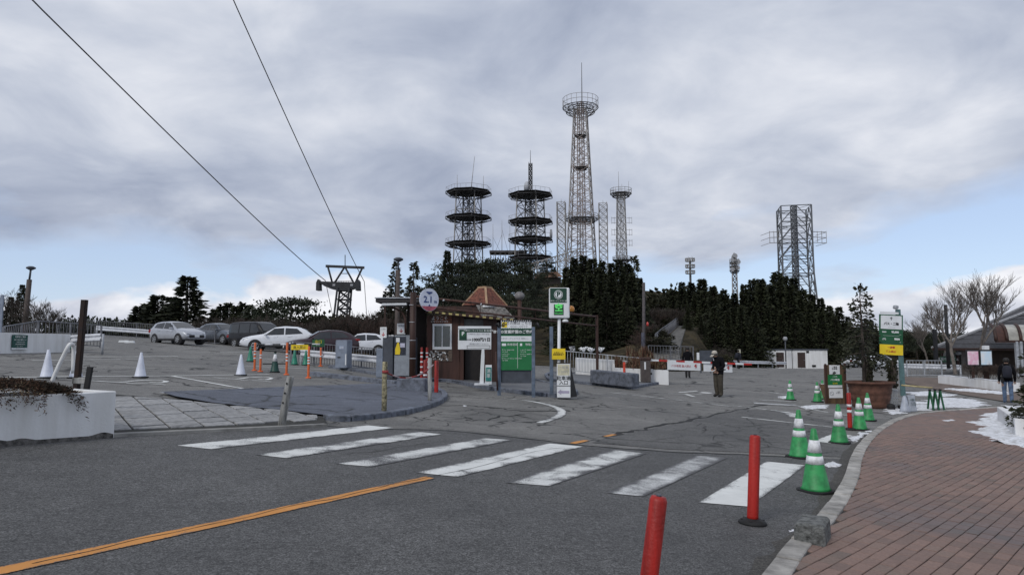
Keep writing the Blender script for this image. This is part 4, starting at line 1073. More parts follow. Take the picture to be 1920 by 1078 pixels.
for q in (tp2, ):
    m_ = MB(); m_.lathe([(.066, -.03), (.072, 0), (.066, .03)], 12, (0, .03, 0)); m_.build('rope_loop', M_roper, t)
delin('delineator_post', 'red plastic post behind the right rope post', G(797, 731), .98, .065, M_red, (.45,), group='red posts at the apron tip')
delin('delineator_post', 'red plastic post right of the right rope post', G(818, 739), (739 - 677) * mpp(G(818, 739).y), .062, M_red, group='red posts at the apron tip')
for px, lb in ((790, 'red and white striped pole left of the kiosk window'), (800, 'thin red and white banded pole at the kiosk corner')):
    g_ = G(px, 716); delin('striped_pole', lb, g_, (716 - 652) * mpp(g_.y), .05, M_red, (.35, .55, .75, .95, 1.1), group='striped poles at the kiosk', base=False)
g_ = G(776, 732, .05)
m_ = MB(); m_.box((0, 0, .17), (.95, .6, .42), taper=.97); tag(m_.build('concrete_block', M_kerbblue, bevel=.03, loc=g_, rz=-.25), 'blue grey concrete block behind the right rope post', 'block')

# ------------------------------------------------------------------ ticket machines
def poster(parent, x, z, w_, hh, y, m, nm='notice'):
    m_ = MB(); m_.box((x, y, z), (w_, .012, hh)); return m_.build(nm, m, parent)
Y1 = G(640, 690, .1).y
t = thing('ticket_machine', 'pale grey ticket machine at the exit lane', 'ticket machine', P(640, 690, Y1), -.25); k = mpp(Y1)
m_ = MB(); m_.box((0, .2, 26 * k), (24 * k, .5, 52 * k)); m_.build('cabinet', M_grey, t, bevel=.02)
poster(t, .02, 38 * k, .22, .14, -.06, mat('pale_blue_panel', (.36, .42, .55), .4), 'screen'); text('3000', .08, t, (.04, -.07, 38 * k), M_printw)
poster(t, 10 * k, 16 * k, .05, .5, -.06, M_swhite, 'label_strip')
m_ = MB(); m_.box((-.1, -.055, 20 * k), (.14, .02, .05)); m_.build('ticket_slot', M_black, t)
Y2 = G(722, 706, .1).y
t = thing('ticket_machine', 'dark grey ticket machine with a white arrow sign on top', 'ticket machine', P(718, 708, Y2), -.2); k = mpp(Y2)
m_ = MB(); m_.box((9 * k, .25, 38 * k), (20 * k, .5, 76 * k)); m_.build('cabinet', M_darkgrey, t, bevel=.02)
m_ = MB(); m_.box((-7 * k, .2, 27 * k), (13 * k, .46, 54 * k)); m_.build('side_box', M_grey, t, bevel=.02)
m_ = MB(); m_.tube((-1 * k, 0, 50 * k), (-1 * k, 0, 92 * k), .018, n=6); m_.build('sign_stem', M_galv, t)
poster(t, 0, 84 * k, 13 * k, 20 * k, -.03, M_swhite, 'sign_panel'); text('こちら', .07, t, (0, -.04, 90 * k), M_print); text('↓', .2, t, (0, -.04, 80 * k), M_printr, bold=.006)
for j in range(5):
    m_ = MB(); m_.path([(4 * k + j * .07, .1 + .05 * (j % 2), 76 * k), (4 * k + j * .07 + .02, .1, 79 * k)], .03, 6); m_.build('snow_lump', M_snow, t)
Y3 = G(752, 708, .1).y
t = thing('pay_station', 'grey pay station with a yellow poster under the shelter', 'pay station', P(752, 705, Y3), -.12); k = mpp(Y3)
m_ = MB(); m_.box((2 * k, .25, 38 * k), (30 * k, .6, 76 * k)); m_.build('cabinet', mat('grey_cabinet', (.24, .265, .30), .5, var=.1), t, bevel=.02)
poster(t, -2 * k, 56 * k, 22 * k, 34 * k, -.06, mat('dark_screen', (.03, .035, .05), .25, var=.2), 'front_panel')
m_ = MB(); m_.prism([(-11 * k, 40 * k), (-2 * k, 40 * k), (-1 * k, 48 * k), (-4 * k, 62 * k), (-7 * k, 62 * k), (-11 * k, 50 * k)], -.078, -.068, xz=True); m_.build('poster_figure', M_yellow, t)
poster(t, -6 * k, 67 * k, 7 * k, 8 * k, -.075, M_swhite); poster(t, 3 * k, 57 * k, 9 * k, 8 * k, -.075, mat('lilac_notice', (.5, .5, .62), .6))
poster(t, -1 * k, 88 * k, 16 * k, 20 * k, .0, M_swhite, 'sign_panel'); text('精算機', .09, t, (-1 * k, -.012, 93 * k), M_printg); text('↓', .2, t, (-1 * k, -.012, 84 * k), M_printr, bold=.006)
m_ = MB(); m_.box((20 * k, .3, 36 * k), (8 * k, .5, 72 * k)); m_.build('side_cabinet', M_darkgrey, t, bevel=.02)

# ------------------------------------------------------------------ kiosk, shelter and height gantry
YK = 28.0
kz = h(P(870, 710, YK).x, YK) + .1
kx0, kx1 = P(802, 700, YK).x, P(945, 700, YK).x
def kp(px, py, Y=YK): p = P(px, py, Y); return p
K = thing('kiosk', 'brown parking kiosk with a white sliding window and tiled roof', 'kiosk', (P(862, 700, YK).x, YK, kz))
KO = K.location.copy()
def L(px, py, Y=YK): return P(px, py, Y) - KO
def panelpx(name, px0, py0, px1, py1, th, m, parent, Y=YK, bevel=.0):
    a, b = L(px0, py1, Y), L(px1, py0, Y); m_ = MB(); m_.box(((a.x + b.x) / 2, (a.y) + th / 2, (a.z + b.z) / 2), (b.x - a.x, th, b.z - a.z)); return m_.build(name, m, parent, bevel=bevel)
dep = 2.6
panelpx('wall_below_window', 803, 678, 862, 722, .08, M_brown2, K); 
o = panelpx('flower_mural', 810, 656, 848, 677, .05, mat('mural', (.10, .075, .06), .8, var=.9, scale=30, col2=(.02, .016, .014)), K, YK - .02)
for q in range(60):
    m_ = MB(); rr = random.Random(q); m_.box((rr.uniform(L(812, 0).x, L(846, 0).x), -.035, rr.uniform(L(0, 675).z, L(0, 658).z)), (.05, .01, .05), Matrix.Rotation(rr.uniform(0, 1.5), 3, 'Y')); m_.build('painted_flower', (M_swhite, M_printg, M_black)[q % 3], o)
panelpx('wall_left', 800, 592, 811, 678, .085, M_brown2, K); panelpx('wall_right', 847, 592, 862, 678, .085, M_brown2, K); panelpx('wall_above_window', 811, 592, 847, 607, .08, M_brown2, K)
m_ = MB(); a, b = L(803, 720), L(945, 590); m_.box(((a.x + b.x) / 2, dep, (a.z + b.z) / 2), (b.x - a.x, .08, b.z - a.z)); m_.box((a.x + .04, dep / 2 + .04, (a.z + b.z) / 2), (.078, dep - .1, b.z - a.z)); m_.box((b.x - .04, dep / 2 + .04, (a.z + b.z) / 2), (.078, dep - .1, b.z - a.z)); m_.box(((a.x + b.x) / 2, dep / 2 + .06, -.06), (b.x - a.x - .2, dep - .2, .08)); m_.build('rear_walls', M_brown, K)
W_ = bpy.data.objects.new('sliding_window', None); C.objects.link(W_); W_.parent = K
for px0, py0, px1, py1 in ((811, 607, 847, 611), (811, 650, 847, 655), (811, 611, 814.5, 650), (843.5, 611, 847, 650), (828, 611, 830, 650)):
    panelpx('frame', px0, py0, px1, py1, .09, M_swhite, W_, YK - .03)
for px0, px1 in ((814.5, 828), (830, 843.5)): panelpx('pane', px0, 611, px1, 650, .02, glass_mat('window_glass', (.03, .045, .04)), W_, YK + .02)
sb = panelpx('name_board', 814, 592, 847, 606, .04, mat('mural_board', (.16, .06, .035), .7, var=.5, scale=12), K, YK - .05)
text('ようこそ', .17, K, (L(830, 0).x, -.056, L(0, 597).z), M_printw); text('いらっしゃいませ', .09, K, (L(830, 0).x, -.056, L(0, 603).z), M_printw)
for px in (866, 928): panelpx('column', px - 4, 592, px + 4, 722, .14, M_brown if px == 928 else M_brown2, K, YK - .04, .01)
panelpx('wall_right_of_door', 906, 592, 924, 720, .08, M_brown, K); panelpx('lintel', 870, 598, 924, 628, .08, mat('grey_lintel', (.10, .10, .10), .8, var=.2), K, YK + .05)
panelpx('door', 872, 640, 905, 716, .06, mat('dark_door', (.018, .014, .013), .5, var=.2), K, YK + .35)
# roof: eave with yellow-and-black edge, shingle slope, orange lantern roof
e0, e1 = L(797, 584, YK - .35), L(962, 600, YK - .35)
M_edge = mat('eave_edge_yellow', (.45, .38, .16), .7, var=.2); nE = 26
for q in range(nE):
    m_ = MB(); m_.beam(e0.lerp(e1, q / nE), e0.lerp(e1, (q + 1) / nE), .05, .07); m_.build('eave_edge', M_edge if q % 2 else M_brown, K)
m_ = MB(); m_.add([e0, e1, e1 + Vector((0, dep + .7, .15)), e0 + Vector((0, dep + .7, .15)), e0 + Vector((0, 0, -.06)), e1 + Vector((0, 0, -.06)), e1 + Vector((0, dep + .7, .09)), e0 + Vector((0, dep + .7, .09))], [(0, 1, 2, 3), (7, 6, 5, 4), (0, 4, 5, 1), (1, 5, 6, 2), (2, 6, 7, 3), (3, 7, 4, 0)]); m_.build('roof_deck', M_brown, K)
panelpx('fascia_board', 800, 574, 884, 584, .06, M_brown, K, YK + .1)
M_shing = mat('grey_shingle', (.20, .19, .18), .9, var=.35, scale=7, bump=.3)
s00, s10, s01, s11 = L(905, 598, YK + .1), L(966, 598, YK + .1), L(893, 573, YK + 1.2), L(942, 573, YK + 1.2)
rows = 7
for r_ in range(rows):
    a0, a1 = s00.lerp(s01, r_ / rows), s10.lerp(s11, r_ / rows); b0_, b1_ = s00.lerp(s01, (r_ + 1.25) / rows), s10.lerp(s11, (r_ + 1.25) / rows)
    n_ = 9
    for q in range(n_):
        f0, f1 = q / n_ + .006, (q + 1) / n_ - .006; up = Vector((0, -.02, .03 + .01 * random.random()))
        m_ = MB(); vs = [a0.lerp(a1, f0) + up, a0.lerp(a1, f1) + up, b0_.lerp(b1_, f1) + up * .3, b0_.lerp(b1_, f0) + up * .3]; m_.add(vs + [v - Vector((0, -.005, .03)) for v in vs], [(0, 1, 2, 3), (7, 6, 5, 4), (0, 4, 5, 1), (1, 5, 6, 2), (3, 2, 6, 7), (0, 3, 7, 4)]); m_.build('shingle', M_shing, K)
m_ = MB(); m_.path([L(905, 575, YK + .9), L(916, 573, YK + .9), L(930, 574, YK + .9)], [.05, .1, .04], 6); m_.build('roof_snow', M_snow, K)
M_tile = mat('orange_roof_tile', (.165, .058, .038), .8, var=.35, scale=8, bump=.5, bscale=12); M_hip = mat('roof_hip_trim', (.36, .24, .15), .8, var=.15)
cx = L(909, 572, YK + 2.0); rb_, rt_, hgt_ = 30 * mpp(30), 9 * mpp(30), 32 * mpp(30)
LR = bpy.data.objects.new('lantern_roof', None); C.objects.link(LR); LR.parent = K; LR.location = cx; LR.rotation_euler = (0, 0, math.pi / 4 + .12)
for q in range(4):
    a = q * math.pi / 2; M3 = Matrix.Rotation(a, 3, 'Z'); nrow = 6
    for r_ in range(nrow):
        f0, f1 = r_ / nrow, (r_ + 1) / nrow; w0, w1 = (rb_ + (rt_ - rb_) * f0) * .99, (rb_ + (rt_ - rb_) * f1) * .99
        vs = [M3 @ Vector(v) for v in ((-w0, -w0 - .02, hgt_ * f0 - .02), (w0, -w0 - .02, hgt_ * f0 - .02), (w1, -w1, hgt_ * f1), (-w1, -w1, hgt_ * f1), (-w0, -w0 + .01, hgt_ * f0 - .02), (w0, -w0 + .01, hgt_ * f0 - .02))]
        m_ = MB(); m_.add(vs, [(0, 1, 2, 3), (1, 0, 4, 5)]); m_.build('tile_course', M_tile, LR)
    m_ = MB(); m_.beam(M3 @ Vector((rb_, -rb_, -.02)), M3 @ Vector((rt_, -rt_, hgt_)), .09, .06); m_.build('hip_trim', M_hip, LR)
m_ = MB(); m_.box((0, 0, hgt_ + .02), (rt_ * 2.2, rt_ * 2.2, .08)); m_.build('cap', M_hip, LR)
m_ = MB(); m_.box((0, 0, -.5), (rb_ * 1.7, rb_ * 1.7, 1.0)); m_.build('lantern_base', M_brown, LR)

# shelter on the left of the kiosk
S = thing('shelter', 'dark flat shelter roof with a white tube lamp over the pay station', 'shelter', (P(760, 700, 27).x, 27, h(P(760, 700, 27).x, 27) + .1)); SO = S.location.copy()
def LS(px, py, Y=27): return P(px, py, Y) - SO
a, b = LS(704, 563, 26.2), LS(800, 562, 26.2)
m_ = MB(); m_.box(((a.x + b.x) / 2, .7, a.z), (b.x - a.x, 3.0, .16)); m_.build('roof_slab', mat('shelter_roof', (.05, .045, .045), .7, var=.2), S, bevel=.02)
m_ = MB(); m_.box(((a.x + b.x) / 2 - .02, -.83, a.z + .09), (b.x - a.x, .06, .04)); m_.build('roof_trim', M_galv, S)
m_ = MB(); m_.beam(LS(716, 571, 26.3), LS(763, 570, 26.3), .12, .10); m_.build('tube_lamp', M_swhite, S, bevel=.02)
m_ = MB(); m_.path([LS(730, 574, 26.6), LS(745, 580, 26.6), LS(756, 588, 26.6), LS(760, 598, 26.6), LS(760, 625, 26.6)], .04, 6); m_.build('brace', M_brown, S)
m_ = MB(); a, b = LS(762, 706, 28.6), LS(800, 566, 28.6); m_.box(((a.x + b.x) / 2, a.y, (a.z + b.z) / 2), (b.x - a.x, .08, b.z - a.z)); m_.build('back_wall', mat('shelter_wall', (.022, .017, .015), .8, var=.2), S)
m_ = MB(); m_.beam(LS(722, 706, 28.5), LS(722, 566, 28.5), .07, .07); m_.build('rear_post', M_brown, S)

GT = thing('height_gantry', 'brown height limit gantry with two long bars over the lane', 'gantry', (P(773, 700, 24.8).x, 24.8, h(P(773, 700, 24.8).x, 24.8))); GO = GT.location.copy()
m_ = MB(); m_.tube((0, 0, 0), P(775, 548, 24.8) - GO, .115, n=14); m_.build('near_post', M_brown, GT)
for py in (572, 604, 638, 672):
    m_ = MB(); q = P(773.6, py, 24.8) - GO; m_.lathe([(.122, -.012), (.122, .012)], 14, q); m_.build('strap', M_galv, GT)
Ye = 32.0; pe = P(1119, 600, Ye); 
m_ = MB(); m_.beam(Vector((pe.x, Ye, h(pe.x, Ye))) - GO, P(1119, 591, Ye) - GO, .12, .12); m_.build('far_post', M_brown, GT)
for (y0, y1, r_) in ((558, 594, .045), (575, 611, .035)):
    m_ = MB(); m_.tube(P(780, y0 - 2, 24.8) - GO, P(1120, y1, Ye) - GO, r_, n=8); m_.build('bar', mat('gantry_bar', (.075, .035, .026), .6, var=.25), GT)
for f in (.12, .3, .45, .6, .75, .9):
    m_ = MB(); m_.tube((P(780, 557, 24.8) - GO).lerp(P(1120, 594, Ye) - GO, f), (P(780, 574, 24.8) - GO).lerp(P(1120, 611, Ye) - GO, f), .012, n=5); m_.build('hanger', M_brown, GT)
    if f < .4:
        m_ = MB(); q = (P(780, 557, 24.8) - GO).lerp(P(1120, 594, Ye) - GO, f); m_.lathe([(.03, -.05), (.06, 0), (.03, .05)], 8, q); m_.build('bulb', M_swhite, GT)
sg = thing('height_limit_sign', 'round white height limit sign reading 2.1m on the gantry', 'sign', P(805, 562, 24.5), .72)
def disc(m_, r, y0, y1, n=32, cz=0): m_.add([(r * math.cos(2 * math.pi * k / n), y, cz + r * math.sin(2 * math.pi * k / n)) for y in (y0, y1) for k in range(n)], [tuple(range(n)), tuple(reversed(range(n, 2 * n)))] + [(k, k + n, (k + 1) % n + n, (k + 1) % n) for k in range(n)])
rs = 21.5 * mpp(24.5)
m_ = MB(); disc(m_, rs, 0, .03); m_.build('disc', mat('sign_pale_blue', (.60, .64, .74), .4, var=.06), sg)
nn = 20; seg = [(rs * .97 * math.cos(a), rs * .97 * math.sin(a)) for a in [math.pi + .62 + (math.pi - 1.24) * k / nn for k in range(nn + 1)]]
m_ = MB(); m_.prism(seg, -.006, -.001, xz=True); m_.build('red_field', mat('faded_red', (.45, .10, .14), .5, var=.2), sg)
m_ = MB(); m_.prism([(-.05, -rs * .56), (.05, -rs * .56), (0, -rs * .40)], -.010, -.004, xz=True); m_.prism([(-.13, rs * .62), (0, rs * .46), (.13, rs * .62), (.13, rs * .7), (-.13, rs * .7)], -.010, -.004, xz=True); m_.build('arrow', mat('sign_navy', (.03, .06, .20), .5), sg)
text('2.1', .33, sg, (-.05, -.005, .0), MATS['sign_navy'], bold=.008); text('m', .17, sg, (.27, -.005, -.06), MATS['sign_navy'], bold=.004)
t = thing('globe_lamp', 'lamp with a grey globe head behind the green information board', 'lamp post', (P(975, 600, 29).x, 29, kz))
q = P(974, 556, 29) - t.location; m_ = MB(); m_.tube((0, 0, 0), q, .10, .09, 10); m_.build('pole', M_brown, t)
m_ = MB(); m_.lathe([(.06, -.16), (.17, -.10), (.22, 0), (.19, .12), (.10, .19), (.02, .21)], 16, q); m_.build('globe', mat('dusty_globe', (.20, .19, .19), .5, var=.3, scale=5), t)

# ------------------------------------------------------------------ price sign, information board, P sign
YS = G(905, 727, .1).y
t = thing('price_sign', 'white parking price sign reading 1000 yen per day on a single leg', 'sign', P(903, 722, YS), .05); k = mpp(YS); TO = t.location.copy()
def z_(py): return P(960, py, YS).z - TO.z
def x_(px): return P(px, 650, YS).x - TO.x
m_ = MB(); m_.box(((x_(859) + x_(921)) / 2, 0, (z_(655) + z_(612)) / 2), (62 * k, .06, 43 * k)); m_.build('panel', M_swhite, t, bevel=.008)
m_ = MB(); m_.box(((x_(859) + x_(921)) / 2, -.01, z_(614)), (62 * k, .1, 4.5 * k)); m_.build('lamp_hood', M_swhite, t, bevel=.01)
m_ = MB(); m_.box((x_(868), -.034, z_(628)), (14 * k, .008, 20 * k)); m_.box((x_(897), -.034, z_(620)), (46 * k, .008, 6 * k)); m_.build('green_field', M_sdark, t)
m_ = MB(); disc(m_, 5.8 * k, -.044, -.04, 20); m_.build('logo_disc', M_sgreen, t, loc=(x_(868), 0, z_(626)))
text('P', .18, t, (x_(868), -.047, z_(626)), M_printw, bold=.006); text('六甲ガーデンテラス 第1駐車場', .075, t, (x_(897), -.04, z_(620)), M_printw)
text('1000円/1日', .135, t, (x_(902), -.033, z_(637)), M_print, bold=.006); text('普通車', .06, t, (x_(879), -.033, z_(637)), M_print); text('ご利用料金 当日に限り有効', .065, t, (x_(896), -.033, z_(626.5)), M_printg); text('領収書は発行できません', .06, t, (x_(898), -.033, z_(645)), M_printg)
m_ = MB()
for zz in (z_(648), z_(653)): m_.box((x_(897), -.033, zz), (44 * k, .006, .012))
for xx in (x_(876), x_(918.5)): m_.box((xx, -.033, z_(650.5)), (.012, .006, 5 * k))
m_.build('print_frame', M_print, t)
m_ = MB(); m_.prism([(-.07, 0), (.07, 0), (.10, 1.0), (.09, z_(655)), (.0, z_(655)), (-.02, 1.0)], -.05, .05, xz=True); m_.build('leg', M_swhite, t, bevel=.008)
m_ = MB(); m_.box((.0, 0, .03), (.5, .4, .07)); m_.build('foot', M_whitemetal, t, bevel=.015)
t = thing('swing_sign', 'small white stand with a teal notice beside the price sign leg', 'sign', G(916, 722, .1)); m_ = MB(); m_.box((0, 0, .38), (.24, .02, .72), Matrix.Rotation(-.12, 3, 'X')); m_.build('panel', M_swhite, t, bevel=.01)
m_ = MB(); m_.box((0, -.02, .40), (.21, .01, .50), Matrix.Rotation(-.12, 3, 'X')); m_.build('notice', mat('teal_notice', (.03, .22, .20), .5, var=.1), t); text('満\n車', .17, t, (0, -.05, .42), M_printw)

YB = G(968, 737, .1).y
t = thing('information_board', 'green information board on blue grey posts with a striped banner on top', 'notice board', P(968, 734, YB), .0); k = mpp(YB); TO = t.location.copy()
zB = lambda py: P(960, py, YB).z - TO.z
xB = lambda px: P(px, 650, YB).x - TO.x
for px in (936, 1000):
    m_ = MB(); m_.box((xB(px), .02, (zB(613) + -.2) / 2), (6.5 * k, .14, zB(613) + .2)); m_.build('post', mat('post_blue_grey', (.115, .15, .205), .6, var=.2, scale=5), t, bevel=.012)
m_ = MB(); m_.box((xB(968), .0, (zB(694) + zB(616)) / 2), (58 * k, .05, zB(616) - zB(694))); m_.build('panel', M_bgreen, t, bevel=.006)
m_ = MB(); m_.box((xB(968), -.028, (zB(640) + zB(630)) / 2), (57 * k, .008, 10 * k)); m_.build('white_band', M_swhite, t)
m_ = MB(); m_.box((xB(968), -.028, zB(622)), (57 * k, .008, 12 * k)); m_.build('dark_band', M_sdark, t)
m_ = MB(); m_.box((xB(968), .05, zB(706)), (56 * k, .04, 24 * k)); m_.build('lower_panel', M_darkgrey, t)
text('本日の営業時間のご案内', .115, t, (xB(962), -.036, zB(622.5)), M_printw, bold=.002); text('六甲ガーデンテラス', .07, t, (xB(957), -.034, zB(635)), M_printg); text('見晴らし', .06, t, (xB(984), -.034, zB(635)), M_printg)
for cx_, rows_ in ((941, ('飲食施設', 'カフェ 10:00-17:00', 'レストラン', 'グラニットカフェ 11:00-17:30')), (975, ('物販店', 'ショップ 10:00-17:30', 'ホルティ 10:00-17:00'))):
    m_ = MB(); m_.box((xB(cx_ + (4 if cx_ < 960 else 2)), -.028, zB(646)), ((8 if cx_ < 960 else 4) * k, .008, 4.5 * k)); m_.build('icon', M_swhite, t)
    for j, s in enumerate(rows_): text(s, .085 if j == 0 else .048, t, (xB(cx_ + 10) if j == 0 else xB(cx_), -.03, zB(646 if j == 0 else 648 + j * 8)), M_printw, align='LEFT')
    for j in range(1, len(rows_)): text('LO ' + ('16:30', '17:00', '16:00')[j - 1], .045, t, (xB(cx_ + 1), -.03, zB(651.5 + j * 8)), M_printw, align='LEFT')
m_ = MB(); m_.box((xB(970.5), -.028, zB(666)), (.008, .008, 48 * k)); m_.build('divider', M_printw, t)
m_ = MB(); m_.box((xB(968), .0, zB(608.5)), (57 * k, .04, 16 * k)); m_.build('banner', M_swhite, t)
for q in range(14):
    for py in (601.5, 617):
        m_ = MB(); x0 = xB(940 + q * 4.1); zz = zB(py); m_.prism([(x0, zz - .03), (x0 + .045, zz - .03), (x0 + .075, zz + .03), (x0 + .03, zz + .03)], -.029, -.021, xz=True); m_.build('hazard_stripe', M_print if py < 610 else M_sgreen, t)
m_ = MB(); m_.box((xB(946), -.024, zB(609)), (9 * k, .008, 10 * k)); m_.build('arrow_field', M_yellow, t); text('←', .2, t, (xB(946), -.03, zB(608.5)), M_print, bold=.01)
text('お帰りの際は こちらから', .11, t, (xB(973), -.024, zB(606.5)), M_print); text('出口はこの先です', .07, t, (xB(973), -.024, zB(612.5)), M_printg)
for px in (930, 1004):
    m_ = MB(); m_.path([(xB(px), -.02, zB(610)), (xB(px) + .06, -.05, zB(606)), (xB(px) + .1, -.06, zB(614))], .035, 6); m_.build('clamp', M_blackmetal, t)
m_ = MB(); m_.tube((xB(933), -.1, .05), (xB(930), -.25, zB(600) * .55), .03, n=6); m_.build('side_stay', M_brown2, t)

YP = G(1047, 741, .1).y
t = thing('parking_totem', 'white parking totem with a green P panel and lit vacancy display', 'sign', P(1047, 738, YP), .0); k = mpp(YP); TO = t.location.copy()
zT = lambda py: P(960, py, YP).z - TO.z
xT = lambda px: P(px, 650, YP).x - TO.x
m_ = MB(); m_.tube((0, 0, 0), (xT(1049), 0, zT(590)), .05, n=12); m_.build('pole', M_swhite, t)
cabm = MB(); cabm.box((xT(1049), 0, (zT(597) + zT(540)) / 2), (38 * k, .26, 57 * k)); cabm.build('cabinet', M_swhite, t, bevel=.03)
m_ = MB(); m_.box((xT(1047), -.134, zT(554.5)), (31 * k, .01, 27 * k)); m_.build('p_panel', M_sdark, t)
m_ = MB(); disc(m_, 8.2 * k, -.147, -.142, 28); m_.build('logo_ring', M_swhite, t, loc=(xT(1047), 0, zT(553)))
m_ = MB(); disc(m_, 7.2 * k, -.152, -.1475, 28); m_.build('logo_disc', M_sdark, t, loc=(xT(1047), 0, zT(553)))
m_ = MB(); disc(m_, 6.0 * k, -.156, -.1525, 28); m_.build('logo_face', M_swhite, t, loc=(xT(1047), 0, zT(553)))
text('P', .21, t, (xT(1047), -.158, zT(553)), M_sdark, bold=.01); text('六甲ガーデンテラス 第1', .055, t, (xT(1047), -.142, zT(565)), M_printw)
m_ = MB(); m_.box((xT(1047.5), -.134, zT(581)), (18 * k, .01, 20 * k)); m_.build('display', mat('display_green', (.012, .06, .025), .3), t)
text('空', .26, t, (xT(1047.5), -.142, zT(578)), emit_mat('lit_green', (.08, .5, .11), .5), bold=.008); text('VACANT', .07, t, (xT(1047.5), -.142, zT(588)), MATS['lit_green'])
m_ = MB(); m_.lathe([(.10, -.09), (.12, 0), (.09, .07), (.03, .1)], 12, (xT(1071), 0, zT(579))); m_.build('amber_lamp', mat('amber_lens', (.50, .22, .05), .3, var=.2), t)
m_ = MB(); m_.lathe([(.09, -.05), (.1, 0), (.05, .04)], 12, (xT(1060), -.05, zT(601))); m_.build('flood_lamp', M_swhite, t)
m_ = MB(); m_.box((xT(1034), .05, zT(650) / 2 + .3), (6.5 * k, .14, zT(610))); m_.build('blue_post', MATS['post_blue_grey'], t, bevel=.012)
m_ = MB(); m_.box((xT(1047), -.09, zT(663.5)), (25 * k, .02, 20 * k)); m_.build('yellow_plate', M_yellow, t); text('お支払いは\n事前精算機で', .06, t, (xT(1047), -.105, zT(663)), M_brown)
t = thing('entrance_sign', 'white standing sign reading car park entrance with an arrow', 'sign', P(1057, 745, YP - .3), -.06); k = mpp(YP - .3)
m_ = MB(); m_.add([(-12.5 * k, 0, 0), (12.5 * k, 0, 0), (12.5 * k, .0, 62 * k), (-12.5 * k, .0, 62 * k), (-12.5 * k, .45, 0), (12.5 * k + .22, .45, 0), (12.5 * k, .10, 64 * k), (-12.5 * k, .10, 64 * k)], [(0, 1, 2, 3), (1, 5, 6, 2), (5, 4, 7, 6), (4, 0, 3, 7), (3, 2, 6, 7), (0, 4, 5, 1)]); m_.build('stand', mat('stand_black', (.02, .018, .018), .6, var=.2), t)
m_ = MB(); m_.box((0, -.012, 31 * k), (25 * k, .016, 62 * k)); m_.build('face', M_swhite, t, bevel=.004)
m_ = MB(); m_.box((0, -.024, 51 * k), (22 * k, .004, 20 * k)); m_.build('cream_field', mat('cream_print', (.55, .52, .38), .6), t)
m_ = MB(); m_.box((0, -.024, 21.5 * k), (25 * k, .004, .02)); m_.build('rule', M_print, t)
text('一般車', .10, t, (0, -.028, 55 * k), M_printg); text('1,000円', .09, t, (0, -.028, 47 * k), M_printg); text('駐車場', .145, t, (0, -.024, 35 * k), M_print, bold=.002); text('入口', .145, t, (0, -.024, 27 * k), M_print, bold=.002)
m_ = MB(); zc_ = 10 * k; m_.prism([(-.19, zc_), (-.08, zc_ - .08), (-.08, zc_ - .04), (.17, zc_ - .04), (.17, zc_ + .04), (-.08, zc_ + .04), (-.08, zc_ + .08)], -.026, -.02, xz=True); m_.build('arrow', mat('violet_print', (.36, .33, .44), .6), t)

# ------------------------------------------------------------------ right hand barrier
gB0, gB1 = G(1106, 718, .1), G(1184, 727, .1)
wallbox('concrete_block', 'long blue grey concrete block on the barrier island', gB0, gB1, .5, 26 * mpp(gB1.y), M_kerbblue, 'block', 0, bevel=.03)
delin('delineator_post', 'orange red post in front of the long blue block', G(1171, 724, .1), 42 * mpp(G(1171, 724).y), .055, mat('red_orange_plastic', (.55, .05, .02), .5, var=.15), group='red posts at the barrier')
g_ = G(1212, 717, .1); k = mpp(g_.y)
t = thing('barrier_machine', 'brown barrier machine holding the red and white boom', 'barrier', g_)
m_ = MB(); m_.box((0, .18, 21 * k), (17 * k, .36, 42 * k)); m_.build('cabinet', mat('barrier_brown', (.075, .062, .058), .6, var=.15), t, bevel=.02)
m_ = MB(); m_.box((0, .18, 43.5 * k), (20 * k, .42, 5 * k)); m_.build('lid', M_brown, t, bevel=.02)
poster(t, -2 * k, 31 * k, 3 * k, 14 * k, -.008, M_swhite, 'white_label')
m_ = MB(); m_.lathe([(.05, 0), (.05, .06)], 10); o = m_.build('button', M_black, t, loc=(9 * k, .1, 16 * k)); o.rotation_euler = (0, math.pi / 2, 0)
bo = P(1218, 675, g_.y + .2) - g_; be = P(1409, 683, g_.y + 1.6) - g_
BM = bpy.data.objects.new('boom', None); C.objects.link(BM); BM.parent = t
M_boomr = mat('boom_red', (.45, .03, .025), .5, var=.12); nS = 12
for q in range(nS):
    m_ = MB(); m_.beam(bo.lerp(be, q / nS), bo.lerp(be, (q + 1) / nS), .06, .09); m_.build('boom_stripe', M_swhite if q % 2 == 0 else M_boomr, BM)
def hang(label, px0, px1, py0, py1, Y, words, parent):
    a, b = P(px0, py0, Y) - g_, P(px1, py1, Y + .45) - g_; m_ = MB(); hh = 15 * k
    m_.add([a, b, b - Vector((0, 0, hh)), a - Vector((0, 0, hh))] + [v + Vector((0, .02, 0)) for v in (a, b, b - Vector((0, 0, hh)), a - Vector((0, 0, hh)))], [(3, 2, 1, 0), (4, 5, 6, 7), (0, 1, 5, 4), (2, 3, 7, 6), (1, 2, 6, 5), (3, 0, 4, 7)]); o = m_.build('hanging_panel', M_swhite, parent)
    rz_ = math.atan2((b - a).y, (b - a).x); mid = a.lerp(b, .42) - Vector((0, .012, hh / 2)); 
    text(words, .13, parent, mid, M_printr if 'バ' in words else M_print, rot=(math.pi / 2, -math.atan2((b - a).z, (b - a).xy.length) * -1 * -1, rz_))
    text('↑', .24, parent, a.lerp(b, .86) - Vector((0, .02, hh / 2)), M_printr, rot=(math.pi / 2, 0, rz_), bold=.012)
hang('', 1251, 1313, 678, 680, g_.y + .4, 'バス専用 進入禁止', BM); hang('', 1319, 1373, 681, 683.5, g_.y + .95, '二輪車', BM)

